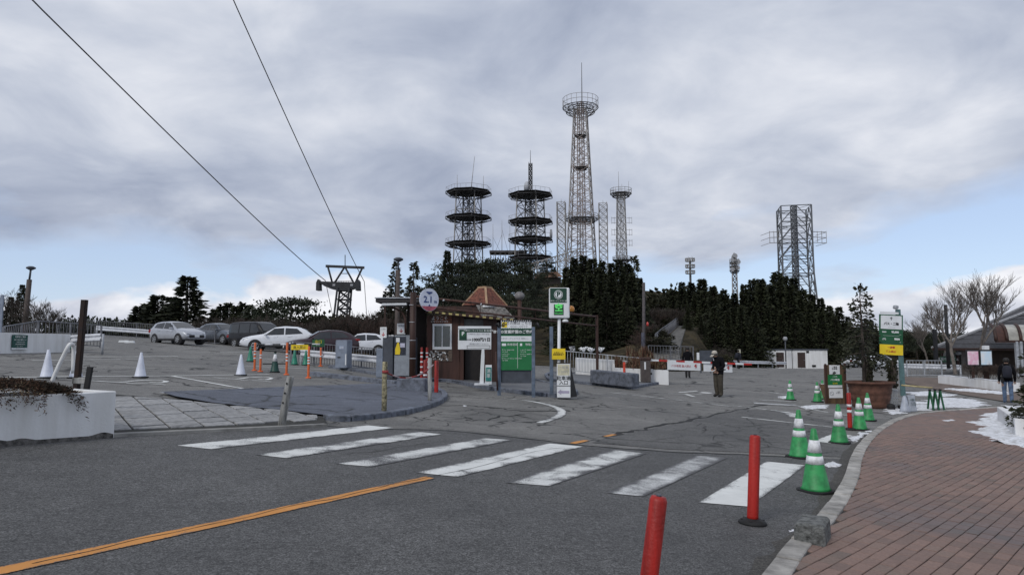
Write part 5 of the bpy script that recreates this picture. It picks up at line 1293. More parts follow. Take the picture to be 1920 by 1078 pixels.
# tall pole and small ones behind
t = thing('utility_pole', 'tall slim grey pole rising behind the barrier machine', 'pole', G(1207, 702)); q = P(1207, 530, t.location.y) - t.location
m_ = MB(); m_.tube((0, 0, 0), q, .11, .09, 10); m_.build('shaft', mat('pole_brown_grey', (.075, .066, .068), .7, var=.2), t)
m_ = MB(); m_.lathe([(.10, 0), (.115, .02), (.115, 2.0), (.10, 2.02)], 12, (0, 0, .6)); m_.build('wrap', mat('pole_wrap', (.055, .058, .085), .6, var=.25), t)
m_ = MB(); m_.lathe([(.02, -.12), (.07, -.1), (.08, 0), (.06, .1), (.01, .16)], 10, P(1214, 608, t.location.y) - t.location); m_.build('red_lamp', mat('red_lens', (.5, .05, .04), .3, var=.2), t)
m_ = MB(); m_.beam((0, 0, (P(1207, 609, t.location.y) - t.location).z), P(1214, 609, t.location.y) - t.location, .03, .03); m_.build('lamp_arm', M_darkgrey, t)

# white walls and planter with dry grasses behind the island
wl0, wl1 = Vector((3.45, 37.4, h(3.45, 37.4))), Vector((7.2, 35.6, h(7.2, 35.6)))
wallbox('low_wall', 'low white wall behind the barrier island', wl0, wl1, .25, .98, M_white)
railing('railing', 'white topped railing on the low wall behind the island', [wl0 + Vector((-.6, -.3, .25)), wl1 + Vector((.0, -.3, .05))], 1.1, 'car park railings', M_galv, gap=.16)
my = G(1212, 717, .1).y; pb = P(1254, 720, my + .35); pa = P(1150, 712, my + .75); pb.z = h(pb.x, pb.y); pa.z = h(pa.x, pa.y)
t = wallbox('planter', 'white planter with dry grasses beside the barrier machine', pa + Vector((0, 0, 0)), pb, .9, 27 * mpp(pb.y), M_white, 'planter')
m_ = MB(); rnd = random.Random(21); Lp = (pb - pa).length
tuft_mesh(m_, 2600, (.1, Lp - .1, .12, .8), .75, rnd, .1, .012); 
tg = thing('dry_grass_clump', 'reddish dry grasses growing in the planter by the barrier', 'plants', pa + Vector((0, 0, 27 * mpp(pb.y) - .05)), math.atan2((pb - pa).y, (pb - pa).x))
o = m_.build('dry_stems', [mat('reddish_grass', (.16, .075, .05), .9, var=.3, scale=9), M_dry[2], M_dry[0]], tg, fix=False); o['kind'] = 'stuff'
t2 = thing('dry_grass_clump', 'pale dry bush at the foot of the tall slim pole', 'plants', P(1200, 676, 36.0)); m_ = MB(); tuft_mesh(m_, 1200, (-.7, .7, -.3, .3), 1.0, rnd, .1, .016); m_.build('dry_stems', [M_dry[2], M_dry[0], MATS['reddish_grass']], t2, fix=False)['kind'] = 'stuff'
# snow-capped clutter seen over the low wall
for i, px in enumerate((1072, 1095, 1108, 1126)):
    t = thing('garden_ornament', ('pale round ornament behind the yellow plate', 'white ornament left of the gantry post', 'white ornament touching the gantry post', 'white spiky ornament right of the gantry post')[i], 'ornament', P(px, 664, 38.5), 0, 'ornaments over the low wall')
    rr = random.Random(i); m_ = MB(); m_.path([(0, 0, -.3), (0, 0, .12)], .02, 5); m_.build('stalk', M_dry[0], t)
    for q in range(5): m_ = MB(); m_.path([(0, 0, .1), (rr.uniform(-.2, .2), rr.uniform(-.1, .1), rr.uniform(.2, .4)), (rr.uniform(-.3, .3), 0, rr.uniform(.2, .45))], [.03, .06, .02], 6); m_.build('petal', M_swhite if i else M_printg, t)
# ------------------------------------------------------------------ bus and motorcycle price sign
g_ = G(1694, 742); Yb = g_.y; k = mpp(Yb)
t = thing('bus_price_sign', 'tall green post sign with bus and motorcycle prices and a yellow no entry panel', 'sign', g_, .0); TO = g_.copy()
zR = lambda py: P(960, py, Yb).z - TO.z
xR = lambda px, py=650: P(px, py, Yb).x - TO.x
M_tealpost = mat('teal_grey_post', (.085, .155, .16), .55, var=.15)
m_ = MB(); m_.beam((0, .02, -.1), (xR(1684, 580), .02, zR(580)), 8.5 * k, .09); m_.build('post', M_tealpost, t, bevel=.012)
sl = Matrix.Rotation(.045, 3, 'Y')
pan = bpy.data.objects.new('sign_face', None); C.objects.link(pan); pan.parent = t; pan.location = (xR(1669, 628), -.06, zR(628)); pan.rotation_euler = (0, .05, 0)
W2 = 44 * k
def pb_(nm, z0, z1, m, y=0, x0=-22, x1=22): 
    m_ = MB(); m_.box(((x0 + x1) / 2 * k, y, (z0 + z1) / 2 * k), ((x1 - x0) * k, .03, (z1 - z0) * k)); return m_.build(nm, m, pan)
pb_('green_panel', -18, 38, M_sgreen); pb_('white_panel', 11, 36, M_swhite, -.012, -19.5, 19.5); pb_('yellow_panel', -37, -18, M_yellow, -.012, -21, 22); pb_('header_strip', 39, 43, M_swhite, 0, -20, 14)
text('↑', .17, pan, (0, -.03, 30 * k), M_print, bold=.006); text('バス・二輪', .128, pan, (0, -.03, 20.5 * k), M_print, bold=.005); text('BUS・MOTORCYCLE', .03, pan, (0, -.03, 14 * k), M_printg)
text('¥2,000', .11, pan, (7.5 * k, -.02, 5.5 * k), M_printw, bold=.005); text('¥300', .11, pan, (11 * k, -.02, -7.5 * k), M_printw, bold=.005); text('/1台', .04, pan, (17 * k, -.02, 1 * k), M_printw); text('/1台', .04, pan, (17 * k, -.02, -13 * k), M_printw)
text('一般車', .105, pan, (0, -.03, -23.5 * k), M_printr, bold=.004); text('進入禁止', .105, pan, (0, -.03, -31 * k), M_printr, bold=.004)
m_ = MB(); m_.box((0, 0, 0), (.17, .006, .055)); 
for q in range(4): m_.box((-.06 + q * .038, -.004, .012), (.026, .006, .02), mi=1)
m_.build('bus_icon', [M_printw, M_sgreen], pan, loc=(-13 * k, -.02, 5.5 * k))
m_ = MB()
for cx_ in (-.055, .055):
    n = 14; ring = [(cx_ + r * math.cos(2 * math.pi * q / n), 0, r * math.sin(2 * math.pi * q / n)) for r in (.028, .018) for q in range(n)]; m_.add(ring, [(q, (q + 1) % n, n + (q + 1) % n, n + q) for q in range(n)])
m_.box((0, 0, .03), (.10, .004, .022), Matrix.Rotation(.25, 3, 'Y')); m_.box((.035, 0, .05), (.012, .004, .045), Matrix.Rotation(-.4, 3, 'Y')); m_.build('motorcycle_icon', M_printw, pan, loc=(-13 * k, -.02, -8.5 * k))
m_ = MB(); m_.box((0, 0, 0), (30 * k, .004, .006)); m_.build('divider', M_printw, pan, loc=(0, -.02, -1.5 * k))
m_ = MB(); m_.box((xR(1679, 577), -.02, zR(576)), (.17, .2, .15), Matrix.Rotation(.2, 3, 'Y')); m_.build('lamp_housing', M_galv, t, bevel=.03)

# ------------------------------------------------------------------ wooden notice board
g_ = G(1568, 757); k = mpp(g_.y); t = thing('notice_board', 'brown wooden notice board with a green notice between two white ones', 'notice board', g_, .05)
M_wbr = mat('brown_board', (.115, .070, .040), .8, var=.25, scale=8, streak=True, bump=.2)
for x0 in (-20, -10, 0, 10): m_ = MB(); m_.box(((x0 + 5) * k, .03, 36 * k), (9.7 * k, .05, 72 * k)); m_.build('plank', M_wbr, t, bevel=.004)
for s in (-1, 1): m_ = MB(); m_.box((s * 18.5 * k, -.02, 37 * k), (3.2 * k, .05, 74 * k)); m_.build('frame_post', M_brown, t, bevel=.006)
m_ = MB(); m_.box((0, .45, .28), (.5, .05, .9), Matrix.Rotation(-.55, 3, 'X')); m_.build('rear_stay', M_wbr, t)
def note(x, z, w_, hh, m, nm='notice'): m_ = MB(); m_.box((x * k, -.008, z * k), (w_ * k, .012, hh * k)); return m_.build(nm, m, t)
note(-1, 63, 20, 17, M_swhite); note(-1, 44, 27, 19, M_bgreen); note(-1, 32, 27, 5, M_swhite); note(0, 19.5, 26, 17, M_swhite)
text('二輪車\n駐車場', .065, t, (-1 * k, -.018, 66 * k), M_print); text('←', .13, t, (-1 * k, -.018, 57.5 * k), M_print, bold=.01); text('この先', .06, t, (-1 * k, -.018, 50 * k), M_printw); text('バス専用', .085, t, (-1 * k, -.018, 44 * k), M_printw, bold=.002); text('駐車場', .06, t, (-1 * k, -.018, 37.5 * k), M_yellow)
text('一般車\n進入禁止', .045, t, (4 * k, -.018, 21 * k), M_printg)
m_ = MB(); n = 18; ring = [(r * math.cos(2 * math.pi * q / n), 0, r * math.sin(2 * math.pi * q / n)) for r in (.075, .058) for q in range(n)]; m_.add(ring, [(q, (q + 1) % n, n + (q + 1) % n, n + q) for q in range(n)]); m_.box((0, 0, 0), (.13, .003, .014), Matrix.Rotation(.78, 3, 'Y')); m_.build('no_entry_mark', M_printg, t, loc=(-8 * k, -.018, 19 * k))

# ------------------------------------------------------------------ terracotta pot
g_ = G(1633, 766); k = mpp(g_.y); pot = thing('terracotta_pot', 'large ribbed terracotta pot behind the green cones', 'pot', Vector((g_.x * (g_.y + .45) / g_.y, g_.y + .45, g_.z)))
M_terra = mat('terracotta', (.120, .056, .038), .8, var=.22, scale=5, bump=.25, bscale=30)
ph = 47 * mpp(g_.y + .45); rb_, rt_ = 31 * k, 40 * k
prof = []
for q in range(4):
    f = q / 4; r0 = rb_ + (rt_ - rb_) * f; prof += [(r0 * .96, ph * f + .005), (r0 * 1.0, ph * (f + .05)), (r0 * 1.04, ph * (f + .2))]
prof += [(rt_ * .99, ph * .97)]
m_ = MB(); m_.lathe(prof, 40); m_.build('body', M_terra, pot)
m_ = MB(); m_.lathe([(rt_ * 1.0, ph * .93), (rt_ * 1.08, ph * .94), (rt_ * 1.09, ph * 1.02), (rt_ * .97, ph * 1.03), (rt_ * .95, ph * .97)], 40); m_.build('rim', M_terra, pot)
m_ = MB(); m_.lathe([(rt_ * .96, ph * .955), (.01, ph * .985)], 30); m_.build('soil', MATS['planter_soil'], pot)
POT = pot.location + Vector((0, 0, ph))

# ------------------------------------------------------------------ folded stands near the snow
g_ = G(1697, 772); t = thing('grey_cone', 'pale grey cone leaning on a folded stand by the kerb corner', 'traffic cone', g_)
m_ = MB(); m_.lathe([(.17, 0), (.15, .05), (.06, .46), (.03, .50)], 18); m_.build('body', mat('pale_grey_plastic', (.36, .39, .45), .5, var=.12), t)
g_ = G(1714, 772); k = mpp(g_.y); t = thing('folded_sign', 'grey A-frame sign with faded dark print beside the pale cone', 'sign', g_, .35)
m_ = MB(); m_.box((0, .05, .27), (.30, .02, .52), Matrix.Rotation(-.14, 3, 'X')); m_.build('panel', mat('pale_grey_metal', (.38, .41, .46), .5, var=.12), t, bevel=.01)
m_ = MB(); m_.box((0, .30, .26), (.30, .02, .52), Matrix.Rotation(.3, 3, 'X')); m_.build('rear_panel', MATS['pale_grey_metal'], t, bevel=.01)
text('お願い', .075, t, (0, .022, .38), M_sdark, rot=(math.pi / 2 - .14, 0, 0)); text('立入禁止\nバス停', .06, t, (0, -.002, .25), M_sdark, rot=(math.pi / 2 - .14, 0, 0))
g_ = G(1753, 768); t = thing('barricade_stand', 'dark green A-frame barricade stand on the snow', 'barricade', g_, .2)
for x0 in (-.16, .04, .24):
    m_ = MB(); m_.beam((x0 - .05, -.18, 0), (x0, 0, .62), .05, .045); m_.build('leg', M_sgreen, t, bevel=.004); m_ = MB(); m_.beam((x0 + .05, .18, 0), (x0, .01, .62), .05, .045); m_.build('leg', M_sgreen, t, bevel=.004)
    m_ = MB(); m_.box((x0, 0, .65), (.075, .08, .06)); m_.build('foot_cap', M_black, t, bevel=.015)
a = P(1690, 722, g_.y + .4); b = P(1748, 727, g_.y + .1); t = thing('barrier_pole', 'faded yellow barrier pole resting on the green stand', 'barrier', a); m_ = MB(); m_.tube((0, 0, 0), b - a, .028, n=8); m_.build('pole', mat('faded_yellow', (.45, .38, .20), .6, var=.2), t)
a = P(1678, 728, POT.y + .3)
t = thing('folding_cart', 'grey wire hand cart behind the pot and sign post', 'cart', G(1680, 766)); 
for q in range(6): m_ = MB(); m_.path([(-.16 + q * .06, .1, .05), (-.16 + q * .06, .14, .35), (-.14 + q * .06, .2, .62)], .009, 5); m_.build('wire', M_galv, t)
for zz in (.08, .35, .6): m_ = MB(); m_.path([(-.18, .12, zz), (.16, .12, zz)], .012, 5); m_.build('rail', M_galv, t)
for xx in (-.14, .14): m_ = MB(); m_.lathe([(.06, -.02), (.06, .02)], 12); o = m_.build('wheel', M_black, t, loc=(xx, .05, .06)); o.rotation_euler = (0, math.pi / 2, 0)
m_ = MB(); m_.lathe([(.10, 0), (.13, .05), (.12, .16), (.05, .2)], 12); tag(m_.build('rubbish_bag', M_black, loc=G(1671, 768)), 'black bag on the ground between the pot and the cart', 'bag')

# concrete block standing on the kerb
g_ = G(1520, 1048); t = thing('concrete_block', 'rough grey concrete block sitting on the kerb line', 'block', g_, math.atan2(RD.y, RD.x) - math.pi / 2)
k = mpp(g_.y); m_ = MB(); m_.box((.0, .15, .13), (54 * k, .40, .29), taper=.95)
bm = bmesh.new(); me = m_.mesh('block_body', M_conc, .02); bm.from_mesh(me); bmesh.ops.subdivide_edges(bm, edges=bm.edges[:], cuts=4, use_grid_fill=True)
for v in bm.verts: v.co += Vector((noise.noise(v.co * 9), noise.noise(v.co * 9 + Vector((5, 0, 0))), noise.noise(v.co * 9 + Vector((0, 7, 0))))) * .0045
bm.to_mesh(me); bm.free(); me.materials.clear(); me.materials.append(mat('rough_block', (.155, .16, .155), .95, var=.35, scale=22, bump=1.0, bscale=55)); obj('block_body', me, t)

# ------------------------------------------------------------------ right planter, low wall, crash barrier
pzh = lambda v: Vector((v.x, v.y, h(v.x, v.y) + PZ))
A0 = G(1871, 790, PZ); A1 = G(1925, 838, PZ); d_ = (A1 - A0).normalized()
rp = wallbox('planter', 'white planter wall with snow and a conifer at the right edge', A0, A0 + d_ * 4.2, 1.9, 27 * mpp(A0.y), M_white, 'planter')
m_ = MB(); m_.add([(.12, .12, .42), (4.1, .12, .42), (4.1, 1.8, .44), (.12, 1.8, .44)], [(0, 1, 2, 3)]); 
w0, w1 = G(1759, 718, .03), G(1893, 734, .03)
lw = wallbox('low_wall', 'low white wall along the far footway under the posters', w0, w1, .5, 14 * mpp(w0.y), M_white)
crash_barrier('crash_barrier', 'white crash barrier along the far road right of the pot', [G(1640, 697) + Vector((0, 0, 0)), G(1696, 702), G(1800, 706) + Vector((0, 0, 0))], .58)
crash_barrier('crash_barrier', 'long white crash barrier behind the attendant, left of the huts', [G(1150, 690) + Vector((0, 8, .0)), G(1290, 690), Vector((P(1395, 685, 74).x, 74, h(P(1395, 685, 74).x, 74))), Vector((P(1475, 686, 78).x, 78, h(P(1475, 686, 78).x, 78)))], .62)

# ------------------------------------------------------------------ white huts
def hut(label, px0, px1, py0, py1, Y, door, vents):
    a, b = P(px0, py1, Y), P(px1, py0, Y); t = thing('hut', label, 'hut', a, 0, 'white huts'); w_ = b.x - a.x; hh = b.z - a.z
    m_ = MB(); m_.box((w_ / 2, 1.3, hh / 2 - .25), (w_, 2.6, hh + .5)); m_.build('wall', M_white, t); m_ = MB(); m_.box((w_ / 2, 1.3, hh + .05), (w_ + .2, 2.8, .12)); m_.build('roof', M_darkgrey, t)
    k = mpp(Y); m_ = MB(); m_.box(((door[0] + door[1]) / 2 * k, -.02, door[2] * k / 2), ((door[1] - door[0]) * k, .06, door[2] * k)); d_ = m_.build('door', mat('hut_door', (.05, .032, .028), .7, var=.2), t)
    m_ = MB(); m_.box(((door[1] - 2) * k, -.07, door[2] * k * .5), (.1, .05, .05)); m_.build('handle', M_galv, d_)
    for x, z, w2, h2 in vents: m_ = MB(); m_.box((x * k, -.02, z * k), (w2 * k, .05, h2 * k)); m_.build('vent', M_black, t)
hut('smaller white hut with a brown door, left of the pair', 1449, 1484, 656, 688, 80, (7, 21, 27), [])
hut('larger white hut with a brown door and wall vent, right of the pair', 1487, 1551, 656, 689, 80, (9, 23, 28), [(28, 29, 5, 4), (39, 3, 7, 4)])
t = thing('globe_lamp', 'slim lamp post with a globe in front of the huts', 'lamp post', P(1474, 690, 78)); m_ = MB(); m_.tube((0, 0, 0), (0, 0, 55 * mpp(78)), .07, n=8); m_.build('pole', M_darkgrey, t); m_ = MB(); m_.lathe([(.05, -.3), (.22, -.2), (.26, 0), (.15, .2)], 12, (0, 0, 55 * mpp(78))); m_.build('globe', M_printg, t)
for i, (px, py, lb) in enumerate(((1294, 662, 'dark map board with a white side strip behind the boom'), )):
    t = thing('map_board', lb, 'notice board', P(1322, 680, 46)); k = mpp(46); m_ = MB(); m_.box((2 * k, 0, 12 * k), (24 * k, .06, 22 * k)); m_.build('panel', M_darkgrey, t); m_ = MB(); m_.box((-13 * k, -.02, 12 * k), (4.5 * k, .06, 14 * k)); m_.build('white_strip', M_swhite, t)
    for s in (-8, 10): m_ = MB(); m_.box((s * k, 0, -8 * k), (.08, .06, 22 * k)); m_.build('leg', M_darkgrey, t)
t = thing('white_sign', 'small white sign behind the walking person', 'sign', P(1386, 662, 62)); m_ = MB(); m_.box((0, 0, .1), (.26, .04, .5)); m_.build('panel', mat('cream_sign', (.42, .41, .33), .6, var=.2), t); m_ = MB(); m_.tube((0, .03, -1.6), (0, .03, 0), .03, n=6); m_.build('stem', M_darkgrey, t)

# ------------------------------------------------------------------ cafe on the right
Yc = 47.0; kc = mpp(Yc)
cz = h(P(1850, 690, Yc).x, Yc)
CF = thing('cafe_building', 'dark brown cafe with a low tiled hip roof and arched canopy', 'building', (P(1850, 690, Yc).x, Yc, cz)); CO = CF.location.copy()
LC = lambda px, py, Y=Yc: P(px, py, Y) - CO
M_cwall = mat('cafe_wall', (.045, .030, .023), .8, var=.25, scale=3, streak=True); M_slate = mat('slate_roof', (.060, .060, .066), .75, var=.25, scale=6, bump=.3, bscale=14)
x0, x1 = LC(1764, 0).x, LC(2120, 0).x; ez = LC(0, 655).z
xb_ = LC(1812, 0, Yc + 8).x; m_ = MB(); m_.prism([(x0, .2), (x1, .2), (x1, 8), (xb_, 8)], -.4, ez); m_.build('wall', M_cwall, CF)
e0 = LC(1748, 653, Yc - .9); e1 = LC(2140, 655, Yc - .9); rA = LC(1925, 586, Yc + 5.5); rB = LC(2140, 575, Yc + 5.5); bk0 = LC(1806, 648, Yc + 10); bk1 = e1 + Vector((0, 11, 0))
m_ = MB(); m_.add([e0, e1, rB, rA, bk0, bk1], [(0, 1, 2, 3), (4, 0, 3), (5, 4, 3, 2), (0, 4, 5, 1)]); RF = m_.build('roof', M_slate, CF)
n_ = 9
for q in range(1, n_):
    a, b = e0.lerp(rA, q / n_), e1.lerp(rB, q / n_); m_ = MB(); m_.beam(a + Vector((0, -.03, .02)), b + Vector((0, -.03, .02)), .10, .04); m_.build('tile_course', M_slate, RF)
m_ = MB(); m_.beam(e0 + Vector((0, 0, .05)), rA + Vector((0, 0, .08)), .16, .12); m_.build('hip_flashing', mat('pale_flashing', (.34, .34, .35), .6, var=.15), RF)
m_ = MB(); m_.beam(e0 + Vector((0, -.04, -.05)), e1 + Vector((0, -.04, -.05)), .08, .16); m_.build('eave_board', M_brown, RF)
u0, u1 = LC(1838, 606, Yc + 8), LC(2150, 545, Yc + 9)
m_ = MB(); m_.add([LC(1842, 612, Yc + 7), LC(2150, 640, Yc + 7), LC(2150, 520, Yc + 11), LC(1935, 568, Yc + 11)], [(0, 1, 2, 3)]); m_.build('upper_roof', M_slate, CF)
m_ = MB(); m_.beam(LC(1842, 610, Yc + 7), LC(1935, 567, Yc + 11), .14, .14); m_.build('upper_flashing', MATS['pale_flashing'], CF)
for px0, px1 in ((1770, 1796), (1800, 1812)):
    a, b = LC(px0, 686, Yc - .0), LC(px1, 662, Yc - .0); m_ = MB(); m_.box(((a.x + b.x) / 2, .17, (a.z + b.z) / 2), (b.x - a.x, .06, b.z - a.z)); w_ = m_.build('window', MATS['window_glass'], CF)
    for xx in (a.x, b.x): m_ = MB(); m_.box((xx, .13, (a.z + b.z) / 2), (.08, .1, b.z - a.z)); m_.build('frame', M_brown, w_)
a = LC(1764, 668); b = LC(1793, 679); m_ = MB(); m_.box(((a.x + b.x) / 2, .08, (a.z + b.z) / 2), (b.x - a.x, .05, a.z - b.z)); m_.build('green_sign', mat('cafe_sign_green', (.05, .14, .08), .6), CF)
text('営業中 カフェ', .24, CF, ((a.x + b.x) / 2, .05, (a.z + b.z) / 2), M_printw)
m_ = MB(); m_.box((LC(1764, 0).x + .3, .1, ez / 2), (.5, .12, ez)); m_.build('pillar', mat('cafe_pillar', (.16, .15, .14), .8), CF)
for px in (1778, 1797): m_ = MB(); m_.lathe([(.05, -.16), (.18, -.12), (.16, .05), (.04, .12)], 10, LC(px, 661, Yc - .3)); m_.build('lantern', M_printg, CF)
# arched canopy: quarter barrel of pale sheet between curved ribs
M_poly = mat('pale_polycarbonate', (.38, .37, .33), .35, var=.15, scale=2); Yv = Yc - 3.0
pxs = [1855, 1876, 1902, 1928, 1954, 1980]
def arc(px, f): 
    a = f * math.pi / 2; top = P(px, 609, Yv + 1.6) - CO; bot = P(px + 12, 640, Yv) - CO
    return Vector((bot.x + (top.x - bot.x) * (1 - math.cos(a)) , bot.y + (top.y - bot.y) * (1 - math.cos(a)), bot.z + (top.z - bot.z) * math.sin(a)))
for i in range(len(pxs) - 1):
    vs = [arc(p, f / 6) for p in pxs[i:i + 2] for f in range(7)]; m_ = MB(); m_.add(vs, [(f, f + 1, 8 + f, 7 + f) for f in range(6)], 0, True)
    m_.build('canopy_sheet', M_poly if i else M_brown2, CF)
for p in pxs: m_ = MB(); m_.path([arc(p, f / 6) + Vector((0, -.03, .03)) for f in range(7)], .10, 6); m_.build('canopy_rib', M_brown, CF)
m_ = MB(); m_.beam(arc(pxs[0], 0), arc(pxs[-1], 0), .12, .14); m_.build('canopy_beam', M_brown, CF)
for px in (1893, 1901): m_ = MB(); m_.beam(Vector((arc(px, 0).x, arc(px, 0).y, 0)), arc(px, 0), .16, .16); m_.build('canopy_post', M_galv, CF)
# deck railing
railing('railing', 'dark low railing in front of the cafe', [Vector((P(1700, 680, 44).x, 44, h(P(1700, 680, 44).x, 44))), Vector((P(1765, 680, 44).x, 44.0, h(P(1765, 680, 44).x, 44)))], 1.0, 'car park railings', M_galv, gap=.2)
# poster boards
Yo = 34.0; ko = mpp(Yo); pz = h(P(1838, 700, Yo).x, Yo)
for i, (px, col, lb) in enumerate(((1825, (.55, .30, .40), 'poster board with a pink poster in front of the cafe'), (1850, (.42, .55, .66), 'poster board with a pale blue poster in front of the cafe'))):
    t = thing('poster_board', lb, 'poster board', (P(px, 700, Yo).x, Yo, pz), 0, 'poster boards'); zz = P(px, 671, Yo).z - pz
    m_ = MB(); m_.box((0, 0, zz), (24 * ko, .08, 31 * ko)); m_.build('board', M_blackmetal, t, bevel=.01)
    m_ = MB(); m_.box((0, -.045, zz), (20 * ko, .01, 25 * ko)); m_.build('poster', mat('poster_%d' % i, col, .5, var=.45, scale=4, col2=(.75, .75, .76)), t)
    m_ = MB(); m_.box((0, .02, zz / 2 - .2), (9 * ko if i else 4 * ko, .08, zz - .3)); m_.build('stand', M_brown, t)
m_ = MB(); m_.box((0, 0, 0), (9 * ko, .25, 8 * ko)); tag(m_.build('white_box', M_swhite, bevel=.02, loc=P(1848, 652, Yo + 1)), 'small white box above the blue poster', 'box')
# white cars far behind the pot
car('white car parked far off left of the potted trees', Vector((P(1611, 690, 86).x, 86, h(P(1611, 690, 86).x, 86))), .3, P_pearl, **hatch)
car('white car parked far off between the potted trees', Vector((P(1651, 690, 80).x, 80, h(P(1651, 690, 80).x, 80))), .2, P_pearl, **suv)

# ------------------------------------------------------------------ snow
def snow(label, px, hgt, dz=0.0, seed=0, name='snow_patch', res=None, bias=-.12):
    """old snow: a broken, lumpy sheet inside the outline, thinning to nothing at a ragged edge"""
    pts = gp(*px); xs = [p[0] for p in pts]; ys = [p[1] for p in pts]; big = max(max(xs) - min(xs), max(ys) - min(ys))
    res = res or max(.012, big / 70); x0, y0 = min(xs) - res * 2, min(ys) - res * 2
    nx_, ny_ = int((max(xs) - x0) / res) + 3, int((max(ys) - y0) / res) + 3; fld = {}
    segs = list(zip(pts, pts[1:] + pts[:1]))
    def edge(x, y):
        p = Vector((x, y)); best = 9
        for a, b in segs:
            a = Vector(a); b = Vector(b); t_ = max(0, min(1, (p - a).dot(b - a) / max(1e-9, (b - a).length_squared))); best = min(best, (p - a.lerp(b, t_)).length)
        return best if inside(pts, x, y) else -best
    for i in range(nx_):
        for j in range(ny_):
            x, y = x0 + i * res, y0 + j * res; q = Vector((x, y, seed * 3.1)) / max(.25, big * .3)
            fld[i, j] = edge(x, y) / max(.05, big * .09) + .9 * noise.noise(q * 2.2) + .55 * noise.noise(q * 6) + .35 * noise.noise(q * 15) + bias
    vi = {}; vs = []; fs = []
    def vid(i, j):
        if (i, j) not in vi:
            v = fld[i, j]; x, y = x0 + i * res, y0 + j * res
            z = -.006 if v <= 0 else hgt * min(1, v) ** .6 * (.7 + .5 * noise.noise(Vector((x * 7, y * 7, seed)))) + .002
            vi[i, j] = len(vs); vs.append((x, y, h(x, y) + dz + z))
        return vi[i, j]
    for i in range(nx_ - 1):
        for j in range(ny_ - 1):
            if max(fld[i, j], fld[i + 1, j], fld[i + 1, j + 1], fld[i, j + 1]) > 0: fs.append((vid(i, j), vid(i + 1, j), vid(i + 1, j + 1), vid(i, j + 1)))
    m_ = MB(); m_.add(vs, fs, 0, True); o = m_.build(name, M_snow); tag(o, kind='stuff'); return o
snow('', [(1868, 790), (1885, 783), (1930, 815), (1930, 850), (1890, 838), (1862, 812), (1858, 800)], .10, PZ, 1, bias=.35)
snow('', [(1700, 752), (1760, 744), (1830, 748), (1882, 756), (1870, 763), (1790, 765), (1740, 771), (1690, 772)], .035, .0, 2, bias=-.5)
snow('', [(1690, 735), (1740, 733), (1800, 740), (1780, 744), (1720, 742)], .025, .0, 3, bias=-.4)
snow('', [(1760, 729), (1830, 737), (1893, 741), (1893, 736), (1830, 730)], .05, .02, 4)
snow('', [(1500, 762), (1530, 758), (1552, 760), (1545, 766), (1512, 767)], .03, .0, 5)
snow('', [(1590, 822), (1610, 812), (1640, 806), (1636, 812), (1612, 822), (1600, 828)], .03, .0, 6)
snow('', [(1542, 872), (1560, 866), (1580, 872), (1574, 876), (1552, 876)], .035, .0, 7)
snow('', [(1478, 995), (1486, 990), (1492, 996), (1486, 1001)], .02, .0, 8)
snow('', [(1462, 744), (1480, 739), (1486, 744), (1474, 748)], .03, .0, 9)
snow('', [(1655, 766), (1690, 764), (1700, 774), (1670, 778)], .02, .0, 10)
for i, p in enumerate([((1766, 797), (1786, 795), (1792, 797), (1778, 799)), ((868, 760), (873, 759), (875, 761), (870, 762))]):
    snow('', list(p), .006, PZ if i < 1 else .005, 20 + i, 'snow_crumb')
vs = []; n1, n2 = 26, 14; m_ = MB()
for i in range(n1):
    for j in range(n2):
        x = .13 + i / (n1 - 1) * 3.9; y = .14 + j / (n2 - 1) * 1.6; vs.append((x, y, 27 * mpp(A0.y) + .02 + .10 * noise.noise(Vector((x * 1.7, y * 1.7, 0))) + .03 * noise.noise(Vector((x * 8, y * 8, 0)))))
m_.add(vs, [(i * n2 + j, (i + 1) * n2 + j, (i + 1) * n2 + j + 1, i * n2 + j + 1) for i in range(n1 - 1) for j in range(n2 - 1)], 0, True); tag(m_.build('snow_bed', M_snow, loc=rp.location, rz=rp.rotation_euler.z), kind='stuff')
vs = []; m_ = MB(); Lw = (w1 - w0).length; n1, n2 = 30, 5
for i in range(n1):
    for j in range(n2): x = i / (n1 - 1) * Lw; y = .04 + j / (n2 - 1) * .42; vs.append((x, y, (w1 - w0).z * x / Lw + 14 * mpp(w0.y) + .02 + .03 * noise.noise(Vector((x * 2, y * 5, 3)))))
m_.add(vs, [(i * n2 + j, (i + 1) * n2 + j, (i + 1) * n2 + j + 1, i * n2 + j + 1) for i in range(n1 - 1) for j in range(n2 - 1)], 0, True)
tag(m_.build('snow_cap', M_snow, loc=lw.location, rz=lw.rotation_euler.z), kind='stuff')
# ------------------------------------------------------------------ path up the hill
M_path = mat('path_concrete', (.135, .13, .12), .9, var=.35, scale=2.2, bump=.4, bscale=8)
L_, R_ = [], []
for Y, px, py, w_ in PATH: L_.append(P(px - w_, py, Y)); R_.append(P(px + w_ * .75, py, Y))
m_ = MB(); vs = []
A_, B_ = smooth_line(L_, 4), smooth_line(R_, 4)
for a, b in zip(A_, B_): vs += [a, b, a + Vector((-.1, 0, -.5)), b + Vector((.1, 0, -.5))]
n = len(A_); m_.add(vs, [(i * 4, i * 4 + 1, i * 4 + 5, i * 4 + 4) for i in range(n - 1)] + [(i * 4 + 2, i * 4, i * 4 + 4, i * 4 + 6) for i in range(n - 1)] + [(i * 4 + 1, i * 4 + 3, i * 4 + 7, i * 4 + 5) for i in range(n - 1)])
tag(m_.build('hill_path', M_path), kind='structure')
railing('railing', 'grey handrail on the left side of the path climbing the hill', [p + Vector((-.1, 0, 0)) for p in L_[2:]], 1.1, 'hill path railings', MATS['railing_grey'], gap=.6, bar=.03, post=1.6)
